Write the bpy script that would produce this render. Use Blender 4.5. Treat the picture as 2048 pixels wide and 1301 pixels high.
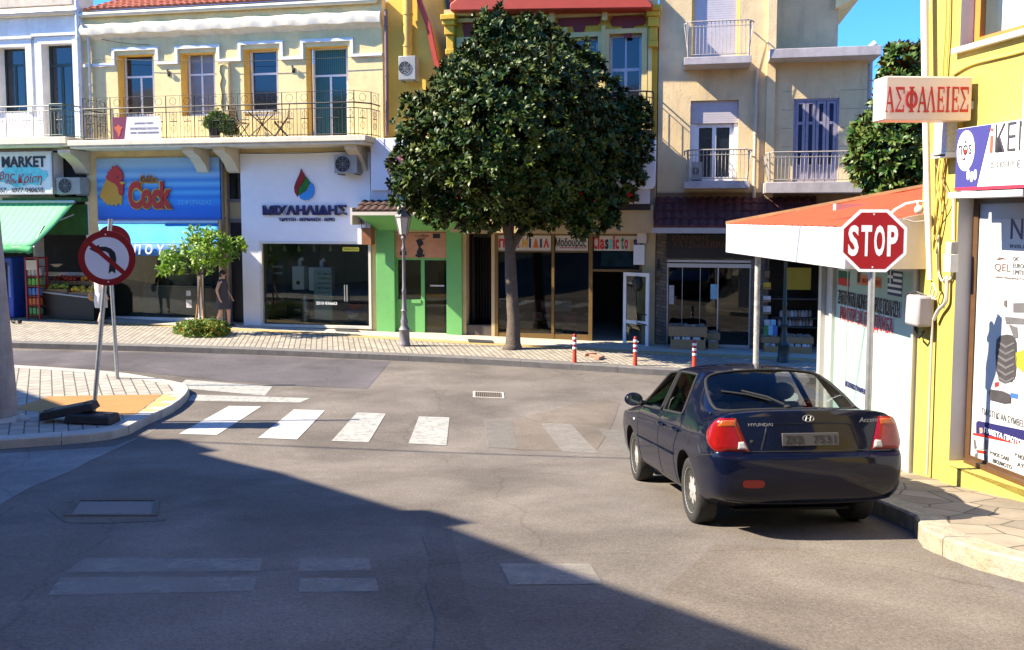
import bpy, bmesh, math, random
from mathutils import Vector, Matrix
from mathutils.bvhtree import BVHTree
random.seed(7)
R = math.radians
for o in list(bpy.data.objects): bpy.data.objects.remove(o)
SC = bpy.context.scene
COL = SC.collection

# ---------------------------------------------------------------- camera
FPX, W, H = 1750.0, 2048.0, 1301.0          # focal length in photo pixels, photo size
CAMZ = 3.35
PITCH = math.atan(0.0735)
PPY = 563.0                                  # row of the principal point (the photo is a crop)
cam = bpy.data.cameras.new("camera"); camo = bpy.data.objects.new("camera", cam); COL.objects.link(camo)
cam.sensor_fit = 'HORIZONTAL'; cam.sensor_width = 36.0
cam.lens = 36.0*FPX/W
cam.shift_y = (PPY-H/2)/W
cam.clip_start = 0.05; cam.clip_end = 2000
camo.location = (0, 0, CAMZ); camo.rotation_euler = (R(90)-PITCH, 0, 0)
SC.camera = camo

# ---------------------------------------------------------------- light
SUN_EL, SUN_AZ = R(41), math.atan2(-1.0, -.11)        # azimuth measured from +Y towards +X
wd = bpy.data.worlds.new("World"); SC.world = wd; wd.use_nodes = True
nt = wd.node_tree; bg = nt.nodes["Background"]
sky = nt.nodes.new("ShaderNodeTexSky"); sky.sky_type = 'NISHITA'; sky.sun_disc = False
sky.sun_elevation = SUN_EL; sky.sun_rotation = SUN_AZ
sky.air_density = 1.0; sky.dust_density = 0.5; sky.ozone_density = 3.0; sky.altitude = 200
tint = nt.nodes.new("ShaderNodeMix"); tint.data_type = 'RGBA'; tint.blend_type = 'MULTIPLY'; tint.inputs['Factor'].default_value = 1
tint.inputs['B'].default_value = (.36, .90, 1.66, 1); nt.links.new(sky.outputs[0], tint.inputs['A'])      # clear turquoise sky of the photo
nt.links.new(tint.outputs['Result'], bg.inputs[0]); bg.inputs[1].default_value = 0.078
sl = bpy.data.lights.new("sun", 'SUN'); sl.energy = 5.0; sl.angle = R(0.5); sl.color = (1, .885, .68)
so = bpy.data.objects.new("sun", sl); COL.objects.link(so)
sdir = Vector((-math.sin(SUN_AZ)*math.cos(SUN_EL), -math.cos(SUN_AZ)*math.cos(SUN_EL), -math.sin(SUN_EL)))
so.rotation_euler = sdir.to_track_quat('-Z', 'Y').to_euler(); so.location = (-30, -10, 30)
SC.view_settings.view_transform = 'Standard'; SC.view_settings.look = 'None'
SC.view_settings.exposure = 1.6; SC.view_settings.gamma = 1; SC.view_settings.use_curve_mapping = False
SC.render.engine = 'CYCLES'
SC.cycles.max_bounces = 7; SC.cycles.diffuse_bounces = 2; SC.cycles.glossy_bounces = 3; SC.cycles.transparent_max_bounces = 14; SC.cycles.use_denoising = True
SC.cycles.caustics_reflective = False; SC.cycles.caustics_refractive = False

# ---------------------------------------------------------------- ground shape and photo geometry
def ground_z(x, y):
    xc = max(-30, min(30, x))
    zc = -0.02*xc
    zn = 1.75-0.147*max(-40, y)
    d = (zn-zc)/.07
    return zc+.07*(d+math.log1p(math.exp(-d)) if d > 0 else math.log1p(math.exp(d)))
def ray(px, py):
    a, b = (px-W/2)/FPX, -(py-PPY)/FPX
    s, c = math.sin(PITCH), math.cos(PITCH)
    return Vector((a, c+b*s, b*c-s))
def G(px, py, h=0.0):
    """point of the ground (raised by h) seen at a photo pixel"""
    r = ray(px, py); t0 = 1.0
    f = lambda t: CAMZ+r.z*t-ground_z(r.x*t, r.y*t)-h
    t = 1.0
    while f(t) > 0 and t < 200: t0 = t; t += .25
    t1 = t
    for _ in range(30):
        m = (t0+t1)/2
        if f(m) > 0: t0 = m
        else: t1 = m
    return Vector((r.x*t1, r.y*t1, CAMZ+r.z*t1))
class Fr:
    """a vertical frame: u along the wall, d out of the wall, z up"""
    def __init__(s, ox, oy, deg):
        s.o = Vector((ox, oy, 0)); a = R(deg)
        s.u = Vector((math.cos(a), math.sin(a), 0)); s.n = Vector((math.sin(a), -math.cos(a), 0)); s.deg = deg
    def P(s, u, d, z): return s.o+s.u*u+s.n*d+Vector((0, 0, z))
    def at(s, px, py, d=0):
        r = ray(px, py); c = Vector((0, 0, CAMZ))
        t = (d-(c-s.o).dot(s.n))/r.dot(s.n)
        p = c+r*t
        return (p-s.o).dot(s.u), p.z
    def rect(s, x0, y0, x1, y1, d=0):
        mx, my = (x0+x1)/2, (y0+y1)/2
        return s.at(x0, my, d)[0], s.at(x1, my, d)[0], s.at(mx, y1, d)[1], s.at(mx, y0, d)[1]

# ---------------------------------------------------------------- mesh builder
class MB:
    def __init__(s, T=None): s.v = []; s.f = []; s.mi = []; s.T = T; s.cur = 0
    def p(s, *a):
        q = s.T(*a) if s.T else Vector(a); s.v.append((q.x, q.y, q.z)); return len(s.v)-1
    def face(s, pts):
        s.f.append([s.p(*q) for q in pts]); s.mi.append(s.cur)
    def fi(s, idx): s.f.append(list(idx)); s.mi.append(s.cur)
    def box(s, a0, a1, b0, b1, c0, c1):
        i = [s.p(a, b, c) for c in (c0, c1) for b in (b0, b1) for a in (a0, a1)]
        for q in ((0,2,3,1),(4,5,7,6),(0,1,5,4),(2,6,7,3),(0,4,6,2),(1,3,7,5)): s.fi([i[k] for k in q])
        return s
    def tube(s, pts, r, n=8, cap=True, closed=False):
        P = [Vector(s.T(*q)) if s.T else Vector(q) for q in pts]
        T = s.T; s.T = None; rings = []
        up0 = None
        for k, q in enumerate(P):
            a, b = P[k-1 if (k or closed) else 0], P[(k+1) % len(P) if (k < len(P)-1 or closed) else k]
            t = (b-a).normalized() if (b-a).length > 1e-9 else Vector((0,0,1))
            if up0 is None: up0 = Vector((0,0,1)) if abs(t.z) < .9 else Vector((1,0,0))
            x = t.cross(up0).normalized(); y = x.cross(t).normalized(); up0 = y
            rr = r[k] if isinstance(r, (list, tuple)) else r
            rings.append([s.p(*(q+x*math.cos(6.28318*j/n)*rr+y*math.sin(6.28318*j/n)*rr)) for j in range(n)])
        m = len(rings)
        for k in range(m if closed else m-1):
            A, B = rings[k], rings[(k+1) % m]
            for j in range(n): s.fi([A[j], A[(j+1) % n], B[(j+1) % n], B[j]])
        if cap and not closed: s.fi(rings[0][::-1]); s.fi(rings[-1])
        s.T = T; return s
    def lathe(s, prof, c=(0,0,0), n=16):
        rings = [[s.p(c[0]+r*math.cos(6.28318*j/n), c[1]+r*math.sin(6.28318*j/n), c[2]+z) for j in range(n)] for r, z in prof]
        for A, B in zip(rings, rings[1:]):
            for j in range(n): s.fi([A[j], A[(j+1) % n], B[(j+1) % n], B[j]])
        s.fi(rings[0][::-1]); s.fi(rings[-1]); return s
    def ball(s, c, rx, ry=None, rz=None, n=10, m=7):
        ry = ry or rx; rz = rz or rx
        rows = []
        for i in range(m+1):
            t = math.pi*i/m
            rows.append([s.p(c[0]+rx*math.sin(t)*math.cos(6.28318*j/n), c[1]+ry*math.sin(t)*math.sin(6.28318*j/n), c[2]+rz*math.cos(t)) for j in range(n)])
        for A, B in zip(rows, rows[1:]):
            for j in range(n): s.fi([A[j], B[j], B[(j+1) % n], A[(j+1) % n]])
        return s
    def prism(s, poly, d0, d1):
        """polygon in (u,z) pushed from depth d0 to d1"""
        a = [s.p(u, d0, z) for u, z in poly]; b = [s.p(u, d1, z) for u, z in poly]; n = len(poly)
        s.fi(a[::-1]); s.fi(b)
        for k in range(n): s.fi([a[k], a[(k+1) % n], b[(k+1) % n], b[k]])
        return s
    def strip(s, line, w, d0, d1):
        """band of width w along a (u,z) polyline, mitred, pushed d0..d1"""
        n = len(line); L = []; Rr = []
        for k in range(n):
            p = Vector(line[k])
            a = (p-Vector(line[k-1])).normalized() if k else None
            b = (Vector(line[k+1])-p).normalized() if k < n-1 else None
            t = ((a or b)+(b or a)).normalized(); nn = Vector((-t.y, t.x))
            m = w/2/max(.3, nn.dot(Vector((-(a or b).y, (a or b).x))))
            L.append(p+nn*m); Rr.append(p-nn*m)
        for k in range(n-1):
            s.prism([tuple(L[k]), tuple(Rr[k]), tuple(Rr[k+1]), tuple(L[k+1])][::-1], d0, d1)
        return s
    def holed(s, u0, u1, z0, z1, holes, d, th):
        """wall sheet of thickness th behind depth d with rectangular holes (u0,u1,z0,z1)"""
        us = sorted({u0, u1, *[min(u1, max(u0, h[i])) for h in holes for i in (0, 1)]})
        zs = sorted({z0, z1, *[min(z1, max(z0, h[i])) for h in holes for i in (2, 3)]})
        for a, b in zip(us, us[1:]):
            for c, e in zip(zs, zs[1:]):
                mu, mz = (a+b)/2, (c+e)/2
                if any(h[0] < mu < h[1] and h[2] < mz < h[3] for h in holes): continue
                s.face([(a, d, c), (b, d, c), (b, d, e), (a, d, e)]); s.face([(b, d-th, c), (a, d-th, c), (a, d-th, e), (b, d-th, e)])
        for h in holes:
            a, b, c, e = max(h[0], u0), min(h[1], u1), max(h[2], z0), min(h[3], z1)
            s.face([(a, d, c), (a, d, e), (a, d-th, e), (a, d-th, c)]); s.face([(b, d, e), (b, d, c), (b, d-th, c), (b, d-th, e)])
            s.face([(a, d, e), (b, d, e), (b, d-th, e), (a, d-th, e)]); s.face([(b, d, c), (a, d, c), (a, d-th, c), (b, d-th, c)])
        for a in (u0, u1): s.face([(a, d, z0), (a, d, z1), (a, d-th, z1), (a, d-th, z0)])
        s.face([(u0, d, z1), (u1, d, z1), (u1, d-th, z1), (u0, d-th, z1)])
        return s
    def build(s, name, mat, parent=None, smooth=False, bevel=0, recalc=True):
        off = Vector((0,0,0)); q = parent
        while q is not None: off += Vector(q.get('_o', (0,0,0))); q = q.parent
        me = bpy.data.meshes.new(name)
        me.from_pydata([(v[0]-off.x, v[1]-off.y, v[2]-off.z) for v in s.v], [], s.f)
        for m in (mat if isinstance(mat, (list, tuple)) else [mat]): me.materials.append(m)
        if any(s.mi): me.polygons.foreach_set('material_index', s.mi)
        if recalc:
            bm = bmesh.new(); bm.from_mesh(me); bmesh.ops.recalc_face_normals(bm, faces=bm.faces); bm.to_mesh(me); bm.free()
        o = bpy.data.objects.new(name, me); COL.objects.link(o)
        if parent: o.parent = parent
        if smooth:
            me.polygons.foreach_set('use_smooth', [True]*len(me.polygons))
            if smooth != 'all': me.set_sharp_from_angle(angle=R(40))
        if bevel:
            b = o.modifiers.new('bevel', 'BEVEL'); b.width = bevel; b.segments = 2; b.limit_method = 'ANGLE'; b.angle_limit = R(50)
            me.polygons.foreach_set('use_smooth', [True]*len(me.polygons)); b.harden_normals = False
            me.set_sharp_from_angle(angle=R(40))
        return o
def thing(name, label, cat, loc=(0,0,0), group=None):
    o = bpy.data.objects.new(name, None); COL.objects.link(o); o.location = loc; o['_o'] = tuple(loc)
    o.empty_display_size = .1
    return tag(o, label, cat, group)
def tag(o, label, cat, group=None):
    o['label'] = label; o['category'] = cat
    if group: o['group'] = group
    return o
def struct(o): o['kind'] = 'structure'; return o
def clone(root, loc, label=None, rz=None):
    r = root.copy(); COL.objects.link(r); r.location = loc
    if label: r['label'] = label
    if rz is not None: r.rotation_euler = (0, 0, rz)
    for ch in root.children:
        c = ch.copy(); COL.objects.link(c); c.parent = r
        for g in ch.children:
            d = g.copy(); COL.objects.link(d); d.parent = c
    return r
def bake(o):
    dg = bpy.context.evaluated_depsgraph_get(); me = bpy.data.meshes.new_from_object(o.evaluated_get(dg))
    o.modifiers.clear(); o.data = me; return o

# ---------------------------------------------------------------- materials
def srgb(r, g, b): return tuple(((c/255+.055)/1.055)**2.4 if c > 10 else c/3300 for c in (r, g, b))
def M(name, col, rough=.65, var=.12, scale=6, bump=.0, bscale=60, metal=0, spec=.5, stain=0, stain_col=(.05,.04,.03), coat=0, alpha=None):
    m = bpy.data.materials.new(name); m.use_nodes = True; n = m.node_tree.nodes; l = m.node_tree.links
    b = n['Principled BSDF']; b.inputs['Roughness'].default_value = rough; b.inputs['Metallic'].default_value = metal
    b.inputs['Specular IOR Level'].default_value = spec; b.inputs['Coat Weight'].default_value = coat
    tc = n.new('ShaderNodeTexCoord'); out = None
    if var:
        no = n.new('ShaderNodeTexNoise'); no.inputs['Scale'].default_value = scale; no.inputs['Detail'].default_value = 8; no.inputs['Roughness'].default_value = .65
        l.new(tc.outputs['Object'], no.inputs['Vector'])
        mr = n.new('ShaderNodeMapRange'); mr.inputs[1].default_value = .3; mr.inputs[2].default_value = .7; mr.inputs[3].default_value = 1-var; mr.inputs[4].default_value = 1+var
        l.new(no.outputs['Fac'], mr.inputs[0])
        mx = n.new('ShaderNodeMix'); mx.data_type = 'RGBA'; mx.blend_type = 'MULTIPLY'; mx.inputs['Factor'].default_value = 1
        mx.inputs['A'].default_value = (*col, 1); l.new(mr.outputs[0], mx.inputs['B']); out = mx.outputs['Result']
    else: b.inputs['Base Color'].default_value = (*col, 1)
    if stain:
        mp = n.new('ShaderNodeMapping'); mp.inputs['Scale'].default_value = (1.6, 1.6, .35); l.new(tc.outputs['Object'], mp.inputs['Vector'])
        n2 = n.new('ShaderNodeTexNoise'); n2.inputs['Scale'].default_value = 1.7; n2.inputs['Detail'].default_value = 9; n2.inputs['Roughness'].default_value = .7
        l.new(mp.outputs[0], n2.inputs['Vector'])
        m2 = n.new('ShaderNodeMapRange'); m2.inputs[1].default_value = .5; m2.inputs[2].default_value = .78; m2.inputs[3].default_value = 0; m2.inputs[4].default_value = stain
        l.new(n2.outputs['Fac'], m2.inputs[0])
        mx2 = n.new('ShaderNodeMix'); mx2.data_type = 'RGBA'; mx2.inputs['B'].default_value = (*stain_col, 1)
        if out: l.new(out, mx2.inputs['A'])
        else: mx2.inputs['A'].default_value = (*col, 1)
        l.new(m2.outputs[0], mx2.inputs['Factor']); out = mx2.outputs['Result']
    if out: l.new(out, b.inputs['Base Color'])
    if bump:
        n3 = n.new('ShaderNodeTexNoise'); n3.inputs['Scale'].default_value = bscale; n3.inputs['Detail'].default_value = 6
        l.new(tc.outputs['Object'], n3.inputs['Vector'])
        bp = n.new('ShaderNodeBump'); bp.inputs['Strength'].default_value = bump; bp.inputs['Distance'].default_value = .02
        l.new(n3.outputs['Fac'], bp.inputs['Height']); l.new(bp.outputs[0], b.inputs['Normal'])
    return m
def glass(name, tint=(.8,.85,.85), refl=1.0, rough=.02):
    m = bpy.data.materials.new(name); m.use_nodes = True; n = m.node_tree.nodes; l = m.node_tree.links
    n.remove(n['Principled BSDF']); out = n['Material Output']
    t = n.new('ShaderNodeBsdfTransparent'); t.inputs[0].default_value = (*tint, 1)
    g = n.new('ShaderNodeBsdfGlossy'); g.inputs['Roughness'].default_value = rough
    fr = n.new('ShaderNodeFresnel'); fr.inputs[0].default_value = 1.52
    mu = n.new('ShaderNodeMath'); mu.operation = 'MULTIPLY'; mu.inputs[1].default_value = refl; mu.use_clamp = True
    mx = n.new('ShaderNodeMixShader'); l.new(fr.outputs[0], mu.inputs[0]); l.new(mu.outputs[0], mx.inputs[0]); l.new(t.outputs[0], mx.inputs[1]); l.new(g.outputs[0], mx.inputs[2]); l.new(mx.outputs[0], out.inputs[0])
    return m
def nodes_of(m): return m.node_tree.nodes, m.node_tree.links, m.node_tree.nodes['Principled BSDF']

_tx = {}
def text(s, name, mat, parent, fr, u0, u1, z0, z1, d, th=.01, bold=0.0, shear=0):
    """lettering as mesh, fitted to a rectangle on a frame"""
    key = (s, bold, shear)
    cu = bpy.data.curves.new(name, 'FONT'); cu.body = s; cu.size = 1; cu.offset = bold; cu.extrude = .05; cu.shear = shear; cu.resolution_u = 3
    ob = bpy.data.objects.new('tmp', cu); COL.objects.link(ob)
    dg = bpy.context.evaluated_depsgraph_get(); me = bpy.data.meshes.new_from_object(ob.evaluated_get(dg)); bpy.data.objects.remove(ob)
    xs = [v.co.x for v in me.vertices]; ys = [v.co.y for v in me.vertices]
    if not xs: return None
    ax, bx, ay, by = min(xs), max(xs), min(ys), max(ys)
    off = Vector((0,0,0)); q = parent
    while q is not None: off += Vector(q.get('_o', (0,0,0))); q = q.parent
    for v in me.vertices:
        c = v.co
        v.co = fr.P(u0+(c.x-ax)/(bx-ax)*(u1-u0), d+(c.z+.05)/.1*th, z0+(c.y-ay)/(by-ay)*(z1-z0))-off
    me.materials.clear(); me.materials.append(mat); me.name = name
    o = bpy.data.objects.new(name, me); COL.objects.link(o)
    if parent: o.parent = parent
    return o
# ================================================================ materials used in many places
asph = M('asphalt', (.158,.139,.124), .95, .10, 2.2, .35, 90, spec=.02)
n, l, b = nodes_of(asph)
def asphalt_detail(m, base, crack=.16):
    n, l, b = nodes_of(m); tc = n['Texture Coordinate']
    src = b.inputs['Base Color'].links[0].from_socket
    # fine grit
    g = n.new('ShaderNodeTexNoise'); g.inputs['Scale'].default_value = 42; g.inputs['Detail'].default_value = 5; g.inputs['Roughness'].default_value = .8; l.new(tc.outputs['Object'], g.inputs['Vector'])
    r1 = n.new('ShaderNodeMapRange'); r1.inputs[1].default_value = .25; r1.inputs[2].default_value = .75; r1.inputs[3].default_value = .55; r1.inputs[4].default_value = 1.48; l.new(g.outputs['Fac'], r1.inputs[0])
    a = n.new('ShaderNodeMix'); a.data_type = 'RGBA'; a.blend_type = 'MULTIPLY'; a.inputs['Factor'].default_value = 1; l.new(src, a.inputs['A']); l.new(r1.outputs[0], a.inputs['B'])
    # wear: broad streaks
    w = n.new('ShaderNodeTexNoise'); w.inputs['Scale'].default_value = .55; w.inputs['Detail'].default_value = 6; w.inputs['Distortion'].default_value = .6; l.new(tc.outputs['Object'], w.inputs['Vector'])
    r2 = n.new('ShaderNodeMapRange'); r2.inputs[1].default_value = .35; r2.inputs[2].default_value = .68; r2.inputs[3].default_value = .74; r2.inputs[4].default_value = 1.17; l.new(w.outputs['Fac'], r2.inputs[0])
    a2 = n.new('ShaderNodeMix'); a2.data_type = 'RGBA'; a2.blend_type = 'MULTIPLY'; a2.inputs['Factor'].default_value = 1; l.new(a.outputs['Result'], a2.inputs['A']); l.new(r2.outputs[0], a2.inputs['B'])
    # cracks
    wn = n.new('ShaderNodeTexNoise'); wn.inputs['Scale'].default_value = 1.1; wn.inputs['Detail'].default_value = 5; l.new(tc.outputs['Object'], wn.inputs['Vector'])
    av = n.new('ShaderNodeMix'); av.data_type = 'VECTOR'; av.inputs['Factor'].default_value = .35; l.new(tc.outputs['Object'], av.inputs[4]); l.new(wn.outputs['Color'], av.inputs[5])
    vo = n.new('ShaderNodeTexVoronoi'); vo.feature = 'DISTANCE_TO_EDGE'; vo.inputs['Scale'].default_value = .42; l.new(av.outputs[1], vo.inputs['Vector'])
    r3 = n.new('ShaderNodeMapRange'); r3.inputs[1].default_value = .0; r3.inputs[2].default_value = .006; r3.inputs[3].default_value = 1-crack; r3.inputs[4].default_value = 1; l.new(vo.outputs['Distance'], r3.inputs[0])
    a3 = n.new('ShaderNodeMix'); a3.data_type = 'RGBA'; a3.blend_type = 'MULTIPLY'; a3.inputs['Factor'].default_value = 1; l.new(a2.outputs['Result'], a3.inputs['A']); l.new(r3.outputs[0], a3.inputs['B'])
    # oil spots
    v2 = n.new('ShaderNodeTexVoronoi'); v2.inputs['Scale'].default_value = .9; v2.inputs['Randomness'].default_value = 1; l.new(av.outputs[1], v2.inputs['Vector'])
    r4 = n.new('ShaderNodeMapRange'); r4.inputs[1].default_value = .02; r4.inputs[2].default_value = .07; r4.inputs[3].default_value = .72; r4.inputs[4].default_value = 1; l.new(v2.outputs['Distance'], r4.inputs[0])
    a4 = n.new('ShaderNodeMix'); a4.data_type = 'RGBA'; a4.blend_type = 'MULTIPLY'; a4.inputs['Factor'].default_value = 1; l.new(a3.outputs['Result'], a4.inputs['A']); l.new(r4.outputs[0], a4.inputs['B'])
    l.new(a4.outputs['Result'], b.inputs['Base Color'])
asphalt_detail(asph, None)
asph2 = M('asphalt_new', (.115,.105,.112), .8, .08, 3, .3, 90, spec=.03); asphalt_detail(asph2, None, .15)
asph3 = M('asphalt_pale', (.22,.215,.205), .9, .12, 3, .4, 70, spec=.02); asphalt_detail(asph3, None, .2)
asph4 = M('asphalt_patch', (.15,.128,.108), .85, .1, 3, .35, 80, spec=.02); asphalt_detail(asph4, None, .2)
asph5 = M('asphalt_streak', (.140,.122,.110), .95, .12, 2.2, .35, 80, spec=.02); asphalt_detail(asph5, None, .2)
paint = M('road_paint', (.46,.45,.42), .7, .1, 5, .1)
def worn(m, lo, hi, scale=9):
    n, l, b = nodes_of(m); tc = n['Texture Coordinate']; out = n['Material Output']
    no = n.new('ShaderNodeTexNoise'); no.inputs['Scale'].default_value = scale; no.inputs['Detail'].default_value = 10; no.inputs['Roughness'].default_value = .75; l.new(tc.outputs['Object'], no.inputs['Vector'])
    r = n.new('ShaderNodeMapRange'); r.inputs[1].default_value = lo; r.inputs[2].default_value = hi; l.new(no.outputs['Fac'], r.inputs[0])
    t = n.new('ShaderNodeBsdfTransparent'); mx = n.new('ShaderNodeMixShader'); l.new(r.outputs[0], mx.inputs[0]); l.new(b.outputs[0], mx.inputs[1]); l.new(t.outputs[0], mx.inputs[2]); l.new(mx.outputs[0], out.inputs[0])
worn(paint, .50, 1.0)
paint_w = M('road_paint_worn', (.33,.325,.30), .8, .1, 5, .1); worn(paint_w, .46, .92)
paint_f = M('road_paint_faint', (.27,.25,.225), .85, .1, 5, .1); worn(paint_f, .22, .80, 5)
paint_g = M('road_paint_ghost', (.205,.19,.17), .9, .1, 5, .1); worn(paint_g, .2, .75, 5)
concrete = M('concrete', (.42,.39,.34), .85, .14, 5, .25, 40, stain=.4, stain_col=(.2,.17,.13))
kerbm = M('kerb_stone', (.40,.37,.32), .85, .16, 4, .3, 50, stain=.5, stain_col=(.17,.15,.12))
kerb_dark = M('kerb_granite', (.14,.13,.125), .8, .2, 6, .3, 60)
kerb_chip = M('kerb_old', (.31,.275,.21), .9, .30, 9, 1.0, 18, stain=.8, stain_col=(.33,.25,.10))
orange_tile = M('orange_tile', (.33,.17,.048), .8, .12, 3, .15)
yellow_tile = M('yellow_tile', (.44,.30,.12), .8, .1, 4, .15)
def pavers(name, c1, c2, mort, bw, bh, rot, off=.5, msize=.012, bumpk=.5):
    m = M(name, c1, .85, 0); n, l, b = nodes_of(m); tc = n['Texture Coordinate']
    mp = n.new('ShaderNodeMapping'); mp.inputs['Rotation'].default_value = (0, 0, R(rot)); l.new(tc.outputs['Object'], mp.inputs['Vector'])
    br = n.new('ShaderNodeTexBrick'); br.inputs['Scale'].default_value = 1; br.inputs['Brick Width'].default_value = bw; br.inputs['Row Height'].default_value = bh; br.inputs['Mortar Size'].default_value = msize; br.inputs['Mortar Smooth'].default_value = .3
    br.offset = off; br.inputs['Color1'].default_value = (*c1, 1); br.inputs['Color2'].default_value = (*c2, 1); br.inputs['Mortar'].default_value = (*mort, 1); br.inputs['Bias'].default_value = 0
    l.new(mp.outputs[0], br.inputs['Vector'])
    no = n.new('ShaderNodeTexNoise'); no.inputs['Scale'].default_value = 3; no.inputs['Detail'].default_value = 9; no.inputs['Roughness'].default_value = .7; l.new(tc.outputs['Object'], no.inputs['Vector'])
    r = n.new('ShaderNodeMapRange'); r.inputs[1].default_value = .3; r.inputs[2].default_value = .7; r.inputs[3].default_value = .75; r.inputs[4].default_value = 1.2; l.new(no.outputs['Fac'], r.inputs[0])
    mx = n.new('ShaderNodeMix'); mx.data_type = 'RGBA'; mx.blend_type = 'MULTIPLY'; mx.inputs['Factor'].default_value = 1; l.new(br.outputs['Color'], mx.inputs['A']); l.new(r.outputs[0], mx.inputs['B']); l.new(mx.outputs['Result'], b.inputs['Base Color'])
    bp = n.new('ShaderNodeBump'); bp.invert = True; bp.inputs['Strength'].default_value = bumpk; bp.inputs['Distance'].default_value = .02; l.new(br.outputs['Fac'], bp.inputs['Height']); l.new(bp.outputs[0], b.inputs['Normal'])
    return m
pave_far = pavers('pavers_far', (.38,.335,.27), (.28,.25,.205), (.09,.075,.06), .24, .13, 78)
pave_isl = pavers('pavers_island', (.36,.33,.28), (.29,.265,.225), (.09,.08,.07), .30, .19, 62)
pave_band = M('pavement_band', (.46,.42,.35), .8, .12, 4, .15, stain=.35, stain_col=(.3,.26,.2))
# crazy paving
slabm = M('stone_slabs', (.25,.205,.15), .85, .18, 3, .2, 30)
n, l, b = nodes_of(slabm); tc = n['Texture Coordinate']; src = b.inputs['Base Color'].links[0].from_socket
wn = n.new('ShaderNodeTexNoise'); wn.inputs['Scale'].default_value = 2.5; l.new(tc.outputs['Object'], wn.inputs['Vector'])
av = n.new('ShaderNodeMix'); av.data_type = 'VECTOR'; av.inputs['Factor'].default_value = .06; l.new(tc.outputs['Object'], av.inputs[4]); l.new(wn.outputs['Color'], av.inputs[5])
vo = n.new('ShaderNodeTexVoronoi'); vo.voronoi_dimensions = '2D'; vo.feature = 'DISTANCE_TO_EDGE'; vo.inputs['Scale'].default_value = 2.6; l.new(av.outputs[1], vo.inputs['Vector'])
r = n.new('ShaderNodeMapRange'); r.inputs[1].default_value = .01; r.inputs[2].default_value = .035; r.inputs[3].default_value = .28; r.inputs[4].default_value = 1; l.new(vo.outputs['Distance'], r.inputs[0])
v2 = n.new('ShaderNodeTexVoronoi'); v2.voronoi_dimensions = '2D'; v2.inputs['Scale'].default_value = 2.6; l.new(av.outputs[1], v2.inputs['Vector'])
sp = n.new('ShaderNodeSeparateColor'); l.new(v2.outputs['Color'], sp.inputs[0])
r2 = n.new('ShaderNodeMapRange'); r2.inputs[3].default_value = .75; r2.inputs[4].default_value = 1.15; l.new(sp.outputs[0], r2.inputs[0])
mm = n.new('ShaderNodeMath'); mm.operation = 'MULTIPLY'; l.new(r.outputs[0], mm.inputs[0]); l.new(r2.outputs[0], mm.inputs[1])
mx = n.new('ShaderNodeMix'); mx.data_type = 'RGBA'; mx.blend_type = 'MULTIPLY'; mx.inputs['Factor'].default_value = 1; l.new(src, mx.inputs['A']); l.new(mm.outputs[0], mx.inputs['B']); l.new(mx.outputs['Result'], b.inputs['Base Color'])

# ================================================================ ground
xs = sorted(set([-400,-200,-100,-60,-40]+[x*.5 for x in range(-60, 61)]+[40,60,100,200,400]))
ys = sorted(set([-300,-100,-40]+[y*1.0 for y in range(-20, 8)]+[8+y*.25 for y in range(0, 33)]+[16+y for y in range(1, 30)]+[60,100,200,400,900]))
mb = MB()
idx = [[mb.p(x, y, ground_z(x, y)) for x in xs] for y in ys]
for j in range(len(ys)-1):
    for i in range(len(xs)-1): mb.fi([idx[j][i], idx[j][i+1], idx[j+1][i+1], idx[j+1][i]])
struct(mb.build('road', asph, smooth='all'))

def sheet(name, poly, h, mat, depth=None, cell=.5):
    """flat polygon (xy) draped on the ground at height h; with depth it gets sides"""
    bm = bmesh.new()
    vs = [bm.verts.new((p[0], p[1], 0)) for p in poly]; f = bm.faces.new(vs)
    bmesh.ops.triangulate(bm, faces=[f])
    x0, x1 = min(p[0] for p in poly), max(p[0] for p in poly); y0, y1 = min(p[1] for p in poly), max(p[1] for p in poly)
    k = math.ceil(x0/cell)
    while k*cell < x1:
        if -35 < k*cell < 35: bmesh.ops.bisect_plane(bm, geom=bm.verts[:]+bm.edges[:]+bm.faces[:], plane_co=(k*cell,0,0), plane_no=(1,0,0))
        k += 1
    k = math.ceil(y0/cell)
    while k*cell < y1: bmesh.ops.bisect_plane(bm, geom=bm.verts[:]+bm.edges[:]+bm.faces[:], plane_co=(0,k*cell,0), plane_no=(0,1,0)); k += 1
    bmesh.ops.recalc_face_normals(bm, faces=bm.faces)
    if bm.faces[:] and bm.faces[:][0].normal.z < 0: bmesh.ops.reverse_faces(bm, faces=bm.faces)
    if depth:
        ed = [e for e in bm.edges if e.is_boundary]
        r = bmesh.ops.extrude_edge_only(bm, edges=ed); low = {v for v in r['geom'] if isinstance(v, bmesh.types.BMVert)}
    else: low = set()
    for v in bm.verts: v.co.z = ground_z(v.co.x, v.co.y)+h-(depth if v in low else 0)
    bmesh.ops.recalc_face_normals(bm, faces=bm.faces)
    me = bpy.data.meshes.new(name); bm.to_mesh(me); bm.free(); me.materials.append(mat)
    o = bpy.data.objects.new(name, me); COL.objects.link(o); return o
def gxy(pts, h=0): return [tuple(G(px, py, h)[:2]) for px, py in pts]
def offset(line, w):
    """polyline shifted w to its left"""
    out = []
    for k, p in enumerate(line):
        a = Vector(line[max(0, k-1)]); c = Vector(line[min(len(line)-1, k+1)]); t = (c-a).normalized()
        out.append((p[0]-t.y*w, p[1]+t.x*w))
    return out
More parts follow.
